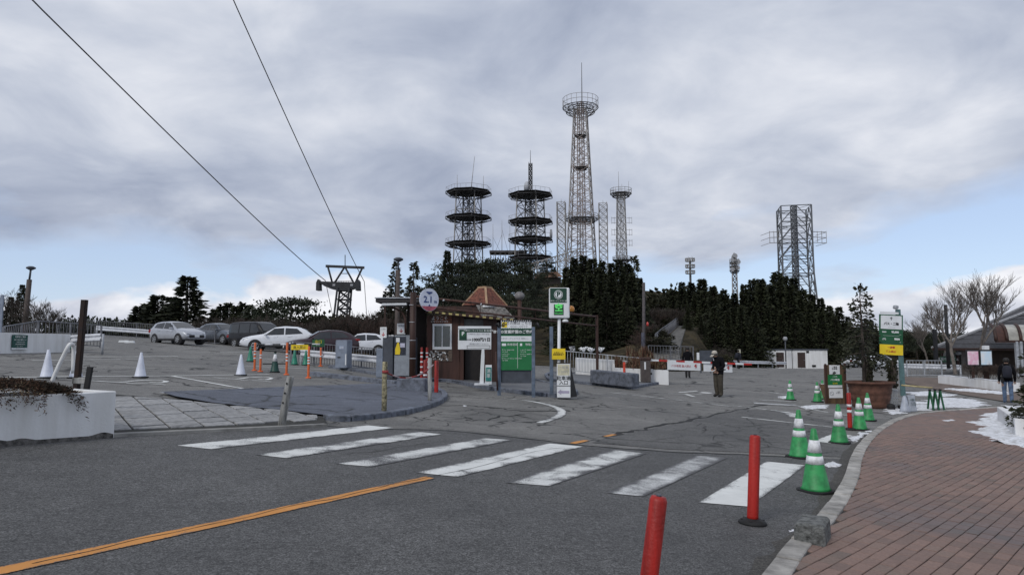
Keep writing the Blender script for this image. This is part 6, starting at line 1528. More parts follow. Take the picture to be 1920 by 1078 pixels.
railing('railing', 'low mesh railing across the foot of the hill path', [P(1216, 674, 49), P(1300, 676, 49)], 1.0, 'hill path railings', MATS['railing_grey'], gap=.2)

# ------------------------------------------------------------------ lattice towers
M_steel = mat('weathered_steel', (.32, .31, .30), .6, metal=.2, var=.25, scale=.6)
M_steelr = mat('faded_red_steel', (.23, .175, .155), .7, var=.35, scale=.5, col2=(.32, .30, .29))
M_steeld = mat('dark_steel', (.075, .075, .08), .7, var=.25, scale=.6)
M_deck = mat('dark_deck', (.020, .021, .024), .8, var=.25, scale=.8)
def ring(n, r, z, rot=0, sx=1): return [Vector((r * math.cos(rot + 2 * math.pi * k / n) * sx, r * math.sin(rot + 2 * math.pi * k / n), z)) for k in range(n)]
def lattice(t, n, lev, r_leg, r_br, m, mb=None, rot=math.pi / 4, style='X', nm='leg', bn='bracing'):
    """n legs through levels [(z, radius)], with rings and cross bracing"""
    mb = mb or m; rs = [ring(n, r, z, rot) for z, r in lev]
    for k in range(n):
        q = MB()
        for i in range(len(lev) - 1): q.tube(rs[i][k], rs[i + 1][k], r_leg, n=5, caps=False)
        q.build(nm, m, t, fix=False)
    q = MB()
    for i in range(len(lev)):
        for k in range(n): q.tube(rs[i][k], rs[i][(k + 1) % n], r_br, n=4, caps=False)
        if i < len(lev) - 1:
            for k in range(n):
                a, b, c_, d = rs[i][k], rs[i][(k + 1) % n], rs[i + 1][(k + 1) % n], rs[i + 1][k]
                if style == 'X': q.tube(a, c_, r_br, n=4, caps=False); q.tube(b, d, r_br, n=4, caps=False)
                elif style == 'K': mid = (c_ + d) / 2; q.tube(a, mid, r_br, n=4, caps=False); q.tube(b, mid, r_br, n=4, caps=False)
                else: q.tube(a if (i + k) % 2 else b, c_ if (i + k) % 2 else d, r_br, n=4, caps=False)
    q.build(bn, mb, t, fix=False)
def levels(z0, z1, r0, r1, n): return [(z0 + (z1 - z0) * i / n, r0 + (r1 - r0) * i / n) for i in range(n + 1)]
def octo_deck(t, z, r, m=None, rail=True, n=8, th=.55):
    q = MB(); q.prism([(v.x, v.y) for v in ring(n, r, 0, .2)], z, z + .10); d = q.build('platform', m or M_deck, t)
    q = MB()
    for k in range(n):
        a = ring(n, r, z - th, .2)[k]; b = ring(n, r, z - th, .2)[(k + 1) % n]; a2 = ring(n, r, z, .2)[k]; b2 = ring(n, r, z, .2)[(k + 1) % n]
        i0 = ring(n, r * .45, z - th * 2.2, .2)[k]; i1 = ring(n, r * .45, z - th * 2.2, .2)[(k + 1) % n]
        q.tube(a, b, .09, n=4); q.tube(a, i0, .08, n=4); q.tube(a2, a, .07, n=4); q.tube(i0, i1, .08, n=4); q.tube((a + b) / 2, i0, .06, n=4); q.tube((a + b) / 2, i1, .06, n=4); q.tube(a2, i0, .06, n=4)
        for f in (.33, .66): q.tube(a.lerp(i0, f), b.lerp(i1, f), .05, n=4)
    q.build('truss', M_steeld, d, fix=False)
    if rail:
        q = MB(); rr = ring(n, r * .98, z + .1, .2); ru = ring(n, r * .98, z + 1.1, .2)
        for k in range(n):
            q.tube(ru[k], ru[(k + 1) % n], .035, n=4)
            for f in (0, .33, .66): q.tube(rr[k].lerp(rr[(k + 1) % n], f), ru[k].lerp(ru[(k + 1) % n], f), .03, n=4)
        q.build('railing', M_steel, d, fix=False)
    return d
def tower_at(px, Y, label, name='lattice_tower', zpy=None):
    x = P(px, 500, Y).x; z = terrain(x, Y); t = thing(name, label, 'tower', (x, Y, z), 0, 'hilltop towers'); return t, (lambda py: P(px, py, Y).z - z), mpp(Y)
def rods(t, lst, m=None):
    for x, z0, z1, lean, r in lst: q = MB(); q.tube((x, 0, z0), (x + lean, 0, z1), r, r * .5, 5); q.build('antenna_rod', m or M_steel, t)
# stacked disc tower, left
t, z, k = tower_at(878, 170, 'dark tower with three stacked octagonal platforms, leftmost')
lattice(t, 4, levels(0, z(362), 4.6, 3.4, 7), .16, .08, M_steel, M_steeld, rot=.5); lattice(t, 4, levels(0, z(362), 1.7, 1.3, 12), .13, .09, M_steeld, rot=.2, nm='inner_leg', bn='inner_bracing')
for py in (361, 408, 457): octo_deck(t, z(py), 44 * k)
rods(t, [(-22 * k, z(360), z(328), 0, .09), (4 * k, z(360), z(293), 7 * k, .10), (28 * k, z(360), z(330), 0, .09)])
# stacked disc tower, right
t, z, k = tower_at(995, 165, 'dark tower with four stacked octagonal platforms and a radome')
lattice(t, 4, levels(0, z(366), 4.4, 3.5, 8), .16, .08, M_steel, M_steeld, rot=.35); lattice(t, 4, levels(0, z(366), 1.6, 1.2, 12), .13, .09, M_steeld, rot=.1, nm='inner_leg', bn='inner_bracing')
for py in (366, 415, 449, 483): octo_deck(t, z(py), 43 * k)
q = MB(); q.lathe([(5 * k, z(357)), (5 * k, z(346)), (3.5 * k, z(342)), (.1, z(340.5))], 14, (-7 * k, 0, 0)); q.build('radome', mat('radome_grey', (.42, .44, .48), .6, var=.1), t)
lattice(t, 4, [(zz, 4.6 * k) for zz in [z(360) + (z(308) - z(360)) * i / 6 for i in range(7)]], .10, .08, M_steeld, nm='mast_leg', bn='mast_bracing')
rods(t, [(0, z(308), z(282), 0, .09), (-3 * k, z(312), z(304), 0, .12), (3 * k, z(312), z(305), 0, .12)], M_steeld)
q = MB(); q.lathe([(2.2 * k, z(449)), (2.6 * k, z(440)), (1.8 * k, z(433))], 10, (38 * k, -2, 0)); q.build('lamp', M_printg, t)
# low deck between them with thin masts
t, z, k = tower_at(953, 168, 'low steel deck with thin guyed masts between the platform towers', 'antenna_deck')
q = MB(); q.box((0, 0, z(474)), (70 * k, 5, .5)); q.build('deck', M_steeld, t)
q = MB()
for i in range(8): q.tube((-33 * k + i * 9.4 * k, -2, 0), (-33 * k + i * 9.4 * k, -2, z(474)), .09, n=4); q.tube((-33 * k + i * 9.4 * k, -2, z(500)), (-24 * k + i * 9.4 * k, -2, z(474)), .06, n=4)
q.build('frame', M_steel, t, fix=False); rods(t, [(-29 * k, z(474), z(420), 0, .07), (-12 * k, z(474), z(413), 0, .08), (3 * k, z(474), z(423), 0, .07), (12 * k, z(474), z(430), 0, .07)])
q = MB(); [q.tube((-29 * k, 0, z(445)), (-14 * k, 0, z(474)), .03, n=4), q.tube((-12 * k, 0, z(440)), (-25 * k, 0, z(474)), .03, n=4), q.tube((-12 * k, 0, z(430)), (0, 0, z(474)), .03, n=4)]; q.build('guy_wire', M_steeld, t)
# the tall tower
t, z, k = tower_at(1091, 205, 'tallest tower, faded red and white lattice with a round ring platform on top')
lattice(t, 4, levels(0, z(208), 38 * k, 16 * k, 15), .21, .085, M_steel, M_steelr, rot=.55); lattice(t, 4, levels(0, z(192), 9 * k, 6 * k, 22), .15, .07, M_steelr, M_steelr, rot=.2, nm='inner_leg', bn='inner_bracing', style='Z')
def round_deck(t, zc, r, hh, nsp=20, dk=True):
    q = MB()
    for zz, rr in ((zc, r), (zc, r * .72), (zc, r * .4), (zc - hh * .45, r * .8)):
        R1 = ring(nsp, rr, zz)
        for i in range(nsp): q.tube(R1[i], R1[(i + 1) % nsp], .14, n=4, caps=False)
    for i in range(nsp): a = ring(nsp, r, zc)[i]; q.tube(ring(nsp, r * .35, zc)[i], a, .08, n=4); q.tube(a, ring(nsp, r * .4, zc - hh * .9)[i], .08, n=4)
    d = q.build('platform', M_steeld, t, fix=False); q = MB()
    for zz in (zc + hh * .45, zc + hh * .9):
        R1 = ring(nsp * 2, r, zz)
        for i in range(nsp * 2): q.tube(R1[i], R1[(i + 1) % (nsp * 2)], .07, n=4, caps=False)
    for i in range(nsp): q.tube(ring(nsp, r, zc)[i], ring(nsp, r, zc + hh * .9)[i], .06, n=4)
    q.build('railing', M_steel, d, fix=False)
round_deck(t, z(203), 34 * k, 3.2); round_deck(t, z(412), 32 * k, 1.6, 16)
for py, r in ((255, 11), (315, 13)): round_deck(t, z(py), r * k, 1.0, 10)
rods(t, [(3 * k, z(200), z(118), 0, .16)], M_steeld)
# side masts of the tall tower
for px, y0, lb in ((1053, 380, 'thin square lattice mast left of the tallest tower'), (1132, 382, 'thin square lattice mast right of the tallest tower')):
    t, z, k = tower_at(px, 196, lb, 'lattice_mast'); lattice(t, 4, levels(0, z(y0), 11 * k, 11 * k, 12), .11, .07, M_steel, M_steel, rot=.6); rods(t, [(0, z(y0), z(y0 - 7), 0, .08), (7 * k, z(y0), z(y0 - 5), 0, .08)])
t, z, k = tower_at(1166, 215, 'slim pale lattice tower with a ring platform and side antennas')
lattice(t, 4, levels(0, z(362), 15 * k, 9.5 * k, 12), .13, .06, M_steel, M_steel, rot=.5); lattice(t, 4, levels(0, z(362), 6 * k, 4 * k, 14), .09, .05, M_steel, rot=.1, nm='inner_leg', bn='inner_bracing', style='Z')
round_deck(t, z(364), 20 * k, 1.8, 14); round_deck(t, z(488), 17 * k, 1.2, 12)
rods(t, [(-4 * k, z(360), z(322), 0, .09), (2 * k, z(360), z(345), 0, .08), (15 * k, z(360), z(340), 0, .08), (-14 * k, z(360), z(350), 0, .07)])
for py in (410, 432, 452):
    for s in (-1, 1):
        q = MB(); x1 = s * 19 * k
        for zz in (z(py), z(py + 9)): q.tube((s * 9 * k, -1, zz), (x1, -1, zz), .06, n=4)
        for xx in (x1, s * 14 * k): q.tube((xx, -1, z(py - 2)), (xx, -1, z(py + 11)), .05, n=4)
        q.build('side_antenna', M_steel, t, fix=False)
# truss bridge and brown roof on the slope
t, z, k = tower_at(1030, 160, 'pale steel truss gangway sloping between the towers', 'truss_gangway')
q = MB(); a0, a1 = Vector((-52 * k, 0, z(512))), Vector((60 * k, 0, z(478)))
for dz_ in (0, 12 * k): q.tube(a0 + Vector((0, 0, dz_)), a1 + Vector((0, 0, dz_)), .13, n=4)
for i in range(14): p0 = a0.lerp(a1, i / 14); p1 = a0.lerp(a1, (i + 1) / 14); q.tube(p0, p1 + Vector((0, 0, 12 * k)), .08, n=4); q.tube(p0, p0 + Vector((0, 0, 12 * k)), .08, n=4); q.tube(p0, p0 + Vector((0, 0, -1.5 - 5 * (i % 2))), .09, n=4)
q.build('truss', M_steel, t, fix=False)
t, z, k = tower_at(1026, 150, 'rusty brown roofed building on the hilltop below the towers', 'hilltop_building'); t['category'] = 'building'; del t['group']
q = MB(); q.prism([(-22 * k, 0), (26 * k, 0), (26 * k, 8), (-22 * k, 8)], 0, z(520)); q.build('wall', mat('hill_wall', (.09, .075, .065), .9), t); q = MB(); q.add([(-25 * k, -1, z(522)), (29 * k, -1, z(520)), (22 * k, 5, z(505)), (-12 * k, 5, z(507))], [(0, 1, 2, 3)]); q.add([(-25 * k, -1, z(522)), (-12 * k, 5, z(507)), (-25 * k, 9, z(522))], [(0, 1, 2)]); q.build('roof', mat('rusty_roof', (.16, .085, .05), .8, var=.2, scale=.8), t)
# small far towers and the lattice tower on the right
t, z, k = tower_at(1294, 300, 'small far mast with round antenna cages, left of the pair', 'antenna_mast')
q = MB(); q.tube((0, 0, 0), (0, 0, z(488)), .5, n=8); q.build('pole', M_steeld, t)
for py in (490, 502, 513): q = MB(); [q.tube(ring(10, 8.5 * k, z(py) + d)[i], ring(10, 8.5 * k, z(py) + d)[(i + 1) % 10], .16, n=4) for i in range(10) for d in (0, 5 * k)]; [q.tube(ring(10, 8.5 * k, z(py))[i], ring(10, 8.5 * k, z(py) + 6 * k)[i], .22, n=4) for i in range(10)]; q.build('antenna_cage', M_steel, t, fix=False)
rods(t, [(-3 * k, z(490), z(481), 0, .14), (4 * k, z(490), z(480), 0, .14)])
t, z, k = tower_at(1377, 290, 'small far lattice mast with dish antennas, right of the pair', 'antenna_mast')
lattice(t, 4, levels(0, z(480), 8 * k, 5 * k, 14), .25, .14, M_steel, M_steeld, rot=.5)
for py, r in ((500, 9), (492, 9), (508, 9)): round_deck(t, z(py), r * k, 1.5, 10)
for x, py, r in ((-4, 488, 5), (5, 492, 4.5), (-1, 481, 5), (4, 503, 4), (-6, 506, 4)):
    q = MB(); disc(q, r * k, -8 * k, -6 * k, 14); q.build('dish', M_printg, t, loc=(x * k, 0, z(py)))
q = MB(); q.lathe([(3 * k, z(482)), (3 * k, z(478)), (1 * k, z(474))], 10); q.build('cap', M_printg, t)
t, z, k = tower_at(1492, 170, 'broad square lattice tower with side frames above the right hand trees')
lattice(t, 4, [(0, 46 * k), (z(560), 42 * k), (z(515), 38 * k), (z(483), 37.5 * k), (z(452), 37.5 * k), (z(420), 37.5 * k), (z(390), 37.5 * k)], .21, .11, mat('blue_grey_steel', (.125, .135, .15), .6, var=.2), rot=.55, style='K')
lattice(t, 4, levels(z(560), z(390), 37.5 * k, 37.5 * k, 12), .07, .05, MATS['blue_grey_steel'], rot=.55, nm='slender_leg', bn='secondary_bracing', style='Z')
lattice(t, 3, levels(0, z(386), 6 * k, 6 * k, 24), .16, .09, MATS['blue_grey_steel'], rot=.2, nm='inner_leg', bn='inner_bracing')
for s, x0, x1 in ((-1, -30, -53), (1, 28, 53)):
    q = MB()
    for py in (437, 447, 457): q.tube((x0 * k, -2, z(py)), (x1 * k, -2, z(py + 1)), .08, n=4); q.tube((x1 * k, -2, z(py + 1)), (x1 * k, 4, z(py)), .06, n=4)
    for f in (0, .33, .66, 1): q.tube(((x0 + (x1 - x0) * f) * k, -2, z(436)), ((x0 + (x1 - x0) * f) * k, -2, z(458)), .07, n=4)
    q.build('side_frame', M_steel, t, fix=False)

# ------------------------------------------------------------------ ropeway pylon and cables
Yr = 110.0; k = mpp(Yr); bx = P(646, 620, Yr)
t = thing('ropeway_pylon', 'dark ropeway pylon with a triangular head frame above the parked cars', 'pylon', (bx.x, Yr, terrain(bx.x, Yr))); RO = t.location.copy()
LP_ = lambda px, py, dy=0: P(px, py, Yr + dy) - RO
M_pyl = mat('pylon_dark', (.028, .031, .036), .6, var=.2, scale=1)
for px in (635, 657):
    for dy in (-1, 1): q = MB(); q.tube(Vector((LP_(px + (-2 if px < 640 else 2), 0).x, dy, 0)), LP_(px, 540, 0) + Vector((0, dy * .8, 0)), .17, n=8); q.build('leg', M_pyl, t)
q = MB()
for i in range(5):
    for dy in (-.8, .8):
        a, b = LP_(635, 545 + i * 17), LP_(657, 562 + i * 17); c_, d = LP_(657, 545 + i * 17), LP_(635, 562 + i * 17); o_ = Vector((0, dy, 0)); q.tube(a + o_, b + o_, .10, n=4); q.tube(c_ + o_, d + o_, .10, n=4); q.tube(a + o_, c_ + o_, .10, n=4)
    for e_2 in (LP_(635, 545 + i * 17), LP_(657, 545 + i * 17)): q.tube(e_2 + Vector((0, -.8, 0)), e_2 + Vector((0, .8, 0)), .09, n=4)
q.build('bracing', M_pyl, t, fix=False)
q = MB(); q.prism([(LP_(610, 531).x, LP_(0, 537).z), (LP_(622, 531).x, LP_(0, 542).z), (LP_(646, 0).x, LP_(0, 545).z), (LP_(672, 0).x, LP_(0, 543).z), (LP_(683, 0).x, LP_(0, 538).z), (LP_(683, 0).x, LP_(0, 530).z), (LP_(610, 0).x, LP_(0, 528).z)], -.6, .6, xz=True); q.build('crossarm', M_pyl, t)
for px in (611, 682): q = MB(); q.prism([(LP_(px - 3, 0).x, LP_(0, 545).z), (LP_(px + 4, 0).x, LP_(0, 545).z), (LP_(px + 3, 0).x, LP_(0, 528).z), (LP_(px, 0).x, LP_(0, 524).z), (LP_(px - 3, 0).x, LP_(0, 530).z)], -.7, .7, xz=True); q.build('saddle', M_pyl, t)
q = MB(); q.beam(LP_(611, 499), LP_(683, 502), .35, .4); q.build('top_beam', M_pyl, t)
for a, b in (((615, 501), (623, 530)), ((679, 503), (666, 531)), ((646, 501), (627, 531)), ((647, 501), (664, 532))): q = MB(); q.tube(LP_(*a), LP_(*b), .16, n=6); q.build('head_strut', M_pyl, t)
q = MB(); q.tube(LP_(647, 500), LP_(647, 478), .07, n=5); q.tube(LP_(640, 513), LP_(655, 513), .06, n=5); q.build('mast', M_pyl, t)
q = MB()
for i in range(9): q.tube(LP_(626 + i * 4.6, 531), LP_(626 + i * 4.6, 527), .04, n=4)
q.tube(LP_(626, 527), LP_(663, 527), .04, n=4); q.build('walkway_rail', M_steel, t, fix=False)
for px in (628, 661): q = MB(); x = LP_(px, 535); q.box((x.x, -.65, x.z), (5 * k, .06, 4 * k)); q.build('plate', M_printg, t)
vp = ray(726, 637); dirc = Vector((vp.x, 1, vp.z))
for i, ((ax, ay), (bx_, by_), lb) in enumerate((((610, 526), (82, 0), 'left ropeway cable crossing the sky to the pylon'), ((683, 528), (445, 0), 'right ropeway cable crossing the sky to the pylon'))):
    a = P(ax, ay, Yr); b = P(bx_, by_, 20.0 if i == 0 else 26.0); d = (b - a); e = a + d * 1.25
    tc_ = thing('ropeway_cable', lb, 'cable', a, 0, 'ropeway cables'); pts = []
    for j in range(41): f = j / 40; p = a.lerp(e, f); p.z -= 2.2 * f * (1 - f) * (1 if f < .8 else max(0, (1 - f) / .2)); pts.append(p - a)
    q = MB(); q.path(pts, [.06 - .036 * min(1, j / 32) for j in range(41)], 6); q.build('wire', M_blackmetal, tc_)
    far = a + Vector((dirc.x * 60, 60, -14)); q = MB(); q.path([(0, 0, 0), (far - a) * .5 + Vector((0, 0, -2)), far - a], .05, 5); q.build('far_wire', M_blackmetal, tc_)

# ------------------------------------------------------------------ trees
def leaf_mat(name, c, c2):
    if name in MATS: return MATS[name]
    m = bpy.data.materials.new(name); m.use_nodes = True; tt = m.node_tree; b = tt.nodes['Principled BSDF']
    oi = N(tt, 'ShaderNodeObjectInfo'); vec = N(tt, 'ShaderNodeNewGeometry').outputs['Position']
    v = math_n(tt, 'ADD', math_n(tt, 'MULTIPLY', noise_n(tt, vec, 1.1, 4, .6), .8), math_n(tt, 'MULTIPLY', oi.outputs['Random'], .3))
    tt.links.new(ramp_n(tt, v, [(.3, c4(c2)), (.75, c4(c))]), b.inputs['Base Color']); b.inputs['Roughness'].default_value = .75; b.inputs['Specular IOR Level'].default_value = .25
    MATS[name] = m; return m
M_cedar = leaf_mat('cedar_leaf', (.036, .042, .020), (.011, .014, .008)); M_pine = leaf_mat('pine_leaf', (.032, .040, .022), (.010, .014, .009)); M_spruce = leaf_mat('spruce_leaf', (.042, .046, .026), (.014, .016, .010)); M_bush = leaf_mat('bush_leaf', (.040, .040, .020), (.012, .013, .008))
M_bark = mat('bark', (.060, .048, .040), .9, var=.3, scale=6); M_twig = mat('twig_brown', (.066, .054, .045), .9, var=.3, scale=3); M_twigr = mat('twig_red', (.062, .040, .032), .9, var=.3, scale=3)
M_twigd = mat('twig_dark', (.045, .036, .03), .9, var=.3, scale=3)
def conifer_proto(name, seed, H=10.0, R=2.4, n=3200, bare=.06, pw=.85, size=.42, irregular=.25, droop=.25, mat_=None, gap=0.0, cat='tree'):
    rnd = random.Random(seed); t = thing(name, '-', cat)
    q = MB(); q.path([(0, 0, -.6), (.05, 0, H * .4), (0, .04, H * .97)], [H * .022, H * .015, H * .003], 7); q.build('trunk', M_bark, t)
    q = MB(); nb_ = int(n / 26)
    for i in range(nb_):
        f = bare + (1 - bare) * (i / nb_) ** 1.02; az_ = i * 2.399 + rnd.uniform(-.4, .4)
        lump = 1 + irregular * 1.6 * noise.noise(Vector((math.cos(az_) * 1.3, math.sin(az_) * 1.3, f * 5 + seed * 9)))
        rr = R * ((1 - f) ** pw) * lump * rnd.uniform(.8, 1.08) + .12
        if gap and noise.noise(Vector((math.cos(az_), math.sin(az_), f * 6 + seed))) > .42 - gap: continue
        z0 = f * H; dn = Vector((math.cos(az_), math.sin(az_), 0)); up = rnd.uniform(-.02, .22) - droop * .3
        ns = max(5, int(26 * (.35 + rr / R)))
        q.path([(0, 0, z0), dn * rr * .5 + Vector((0, 0, z0 + rr * up * .5)), dn * rr * .95 + Vector((0, 0, z0 + rr * (up - droop * .45)))], [.035, .025, .01], 3, 1)
        for j in range(ns):
            g_ = (.12 + .88 * (j + rnd.random()) / ns); sd_ = Vector((-dn.y, dn.x, 0)) * rnd.uniform(-1, 1) * (.10 + .28 * rr * (1 - abs(g_ - .5)))
            p = dn * rr * g_ + sd_ + Vector((0, 0, z0 + rr * up * g_ - droop * .45 * rr * g_ * g_ + rnd.uniform(-.16, .12)))
            d = dn * rnd.uniform(.5, 1) + sd_.normalized() * rnd.uniform(.0, .7) + Vector((0, 0, rnd.uniform(-.5, .35)))
            spray(q, p, d, size * rnd.uniform(.6, 1.25), size * rnd.uniform(.22, .36), rnd)
    for j in range(14): spray(q, Vector((rnd.uniform(-.06, .06), rnd.uniform(-.06, .06), H * .96 + rnd.uniform(-.2, .05))), Vector((rnd.uniform(-.4, .4), rnd.uniform(-.4, .4), 1)), size, size * .22, rnd)
    q.build('crown', [mat_ or M_cedar, M_bark], t, fix=False); return t
def pine_proto(name, seed, H=8.0, R=3.4, clumps=15, mat_=None, flat=.32, n_each=170, size=.34):
    rnd = random.Random(seed); t = thing(name, '-', 'tree'); q = MB(); tp = [(0, 0, -.5), (.2, .1, H * .3), (-.1, .0, H * .6), (.15, 0, H * .9)]; q.path(tp, [H * .026, H * .02, H * .014, H * .006], 7)
    cr = MB()
    for i in range(clumps):
        f = .38 + .60 * (i / clumps); az_ = i * 2.4 + rnd.uniform(-.5, .5); rr = R * (1 - (f - .38) * 1.15) * rnd.uniform(.45, 1.0); c_ = Vector((math.cos(az_) * rr, math.sin(az_) * rr, H * f + rnd.uniform(-.2, .3)))
        q.path([Vector((0, 0, H * f - .5)), c_ * .5 + Vector((0, 0, H * f * .5 - .1)), c_], [.07, .05, .02], 4); cs = R * rnd.uniform(.26, .44)
        for j in range(n_each):
            v = Vector((rnd.gauss(0, .5), rnd.gauss(0, .5), rnd.gauss(0, .5) * flat)); p = c_ + v * cs
            spray(cr, p, Vector((rnd.uniform(-1, 1), rnd.uniform(-1, 1), rnd.uniform(-.1, 1))), size * rnd.uniform(.6, 1.2), size * .28, rnd)
    q.build('trunk', M_bark, t); cr.build('crown', [mat_ or M_pine], t, fix=False); return t
def bush_proto(name, seed, R=1.6, H=2.2, n=1700, mat_=None, size=.26, cat='bush'):
    rnd = random.Random(seed); t = thing(name, '-', cat); q = MB()
    for i in range(7): a = i * .9; q.path([(0, 0, -.3), (math.cos(a) * R * .3, math.sin(a) * R * .3, H * .5), (math.cos(a) * R * .6, math.sin(a) * R * .6, H * .85)], [.06, .04, .015], 4)
    q.build('stems', M_bark, t); q = MB()
    for i in range(n):
        a = rnd.uniform(0, 6.283); cz = rnd.uniform(-.15, 1); s = math.sqrt(max(0, 1 - max(0, cz) ** 2)); rr = (rnd.random() ** .45) * (1 + .4 * noise.noise(Vector((math.cos(a) * 1.5, math.sin(a) * 1.5, cz * 2 + seed))))
        p = Vector((math.cos(a) * s * R * rr, math.sin(a) * s * R * rr, H * .35 + cz * H * .62 * rr)); spray(q, p, p - Vector((0, 0, H * .2)) + Vector((rnd.uniform(-.5, .5), rnd.uniform(-.5, .5), rnd.uniform(0, .8))), size * rnd.uniform(.6, 1.3), size * .3, rnd)
    q.build('crown', mat_ or M_bush, t, fix=False); return t
def bare_proto(name, seed, H=6.0, spread=.55, depth=5, m=None, stems=1, r0=.09, cat='tree', kids=(3, 4), twig=.007):
    rnd = random.Random(seed); t = thing(name, '-', cat); tr = MB(); q = MB()
    def grow(p, d, L_, r, lv):
        k = 3; pts = [p]; dd = d.copy()
        for i in range(k): dd = (dd + Vector((rnd.uniform(-.16, .16), rnd.uniform(-.16, .16), .05))).normalized(); pts.append(pts[-1] + dd * L_ / k)
        (tr if lv <= 1 else q).path(pts, [r, r * .88, r * .76, r * .64], 7 if lv < 2 else (4 if lv < 4 else 3))
        if lv >= depth: return
        for i in range(rnd.choice(kids) + (1 if lv >= 2 else 0)):
            f = rnd.uniform(.35, 1.0) if i else 1.0; at = pts[min(k, int(f * k))].lerp(pts[min(k, int(f * k) + 1)], (f * k) % 1) if f < 1 else pts[-1]
            a = rnd.uniform(0, 6.283); s = spread * rnd.uniform(.6, 1.3); side = Vector((math.cos(a), math.sin(a), 0)); nd = (dd + side * s + Vector((0, 0, .12))).normalized()
            grow(at, nd, L_ * rnd.uniform(.58, .82), max(twig, r * .56), lv + 1)
    for s in range(stems):
        a = s * 6.283 / max(1, stems) + rnd.uniform(-.4, .4); d = Vector((math.cos(a) * .35, math.sin(a) * .35, 1)) if stems > 1 else Vector((0, 0, 1)); grow(Vector((math.cos(a) * .1 * (stems > 1), math.sin(a) * .1 * (stems > 1), -.2)), d.normalized(), H * .34, r0 * (1 if stems == 1 else .6), 0)
    tr.build('trunk', m or M_bark, t, fix=False); q.build('branches', m or M_twig, t, fix=False); return t
CED = [conifer_proto('cedar_tree', s, 10, r, 6200, .02, pw, .38, .5, .32, gap=.06) for s, r, pw in ((1, 2.7, 1.15), (2, 3.2, 1.0), (3, 2.4, 1.3))]
SPR = conifer_proto('spruce_tree', 5, 8, 1.9, 2200, .08, .9, .34, .5, .5, M_spruce, gap=.22)
SP2 = conifer_proto('potted_spruce', 9, 4.5, 1.0, 1500, .24, .62, .20, .55, .5, M_spruce, gap=.36)
FIR = conifer_proto('fir_tree', 6, 10, 2.9, 3400, .04, 1.0, .46, .35, .15, M_cedar, gap=.12)
PIN = [pine_proto('pine_tree', 7, 8, 3.6, 17), pine_proto('pine_tree', 8, 8, 4.6, 20, flat=.22)]
BSH = bush_proto('dark_bush', 4)
SHR = [bare_proto('bare_shrub', 11, 3.6, .55, 4, M_twig, 5, .035, 'shrub', (2, 3), .010), bare_proto('bare_shrub', 12, 3.2, .65, 4, M_twigd, 6, .035, 'shrub', (2, 3), .010), bare_proto('bare_shrub', 14, 3.0, .6, 4, M_twigr, 6, .03, 'shrub', (2, 3), .010)]
BAR = bare_proto('bare_tree', 13, 6.0, .43, 5, mat('grey_bark', (.16, .14, .125), .9, var=.25, scale=5), 1, .10, 'tree', (3, 4), .006)
_used = set(); _HT = {}
def plant(proto, px, top_py, Y, H0, label, group, rot=None, wid=1.0, base_py=None, sink=0.0):
    x = P(px, 600, Y).x; z0 = terrain(x, Y) - sink if base_py is None else P(px, base_py, Y).z; hh = P(px, top_py, Y).z - z0
    if id(proto) not in _HT: _HT[id(proto)] = max(v.co.z for ch in proto.children for v in ch.data.vertices)
    s = max(.15, hh / _HT[id(proto)])
    first = id(proto) not in _used; _used.add(id(proto)); return put(proto, first, (x, Y, z0), random.uniform(0, 6.28) if rot is None else rot, label, group, (s * wid, s * wid, s))
rt = random.Random(31)
# individual skyline trees
plant(FIR, 350, 517, 78, 10, 'tallest conifer on the left skyline behind the silver hatchback', 'left skyline conifers', wid=1.75, sink=1)
for px, py, Y, lb in ((295, 552, 80, 'conifer just left of the tallest one on the left skyline'), (262, 573, 82, 'small leftmost conifer of the left skyline group'), (277, 568, 86, 'conifer between the two smaller ones on the left skyline'), (322, 556, 84, 'conifer touching the tallest one on the left skyline')):
    plant(FIR, px, py, Y, 10, lb, 'left skyline conifers', sink=2, wid=1.7)
for i, (px, py) in enumerate(((402, 578), (414, 570), (428, 566), (441, 572), (455, 565), (468, 570), (482, 578))): plant(CED[i % 3], px, py, 92 + i % 3 * 3, 10, 'dark conifer in the low row behind the black minivan', 'low conifer row behind the minivan', sink=2, wid=1.1)
plant(PIN[1], 545, 554, 84, 8, 'spreading flat topped pine behind the white crossover', 'skyline pines', sink=2, wid=1.15)
plant(PIN[0], 508, 562, 90, 8, 'smaller pine left of the spreading pine', 'skyline pines', sink=2)
plant(PIN[1], 172, 590, 120, 8, 'low far pine behind the left railing', 'skyline pines', sink=4); plant(PIN[0], 132, 588, 120, 8, 'low far pine nearer the lamp post on the left', 'skyline pines', sink=4); plant(PIN[0], 98, 586, 118, 8, 'low far pine right of the bare shrubs on the left', 'skyline pines', sink=4); plant(PIN[1], 210, 603, 125, 8, 'lowest far pine left of the skyline conifers', 'skyline pines', sink=5)
plant(FIR, 38, 533, 46, 10, 'dark conifer beside the tall lamp post at far left', 'left edge trees', wid=.9, base_py=632); plant(CED[0], 18, 556, 46, 10, 'dark conifer at the left edge of the picture', 'left edge trees', wid=1.4, base_py=632)
for i, (px, py, Y) in enumerate(((70, 556, 38), (88, 566, 37), (60, 575, 36), (8, 540, 44), (99, 580, 38))): plant(SHR[i % 2], px, py, Y, 3.4, ('tallest bare shrub right of the brown lamp post at far left', 'bare shrub above the right part of the far planter wall', 'low bare shrub in front of the brown lamp post', 'bare branches at the very left edge above the pole', 'small rightmost bare shrub behind the far planter wall')[i], 'bare shrubs on the left', base_py=630)
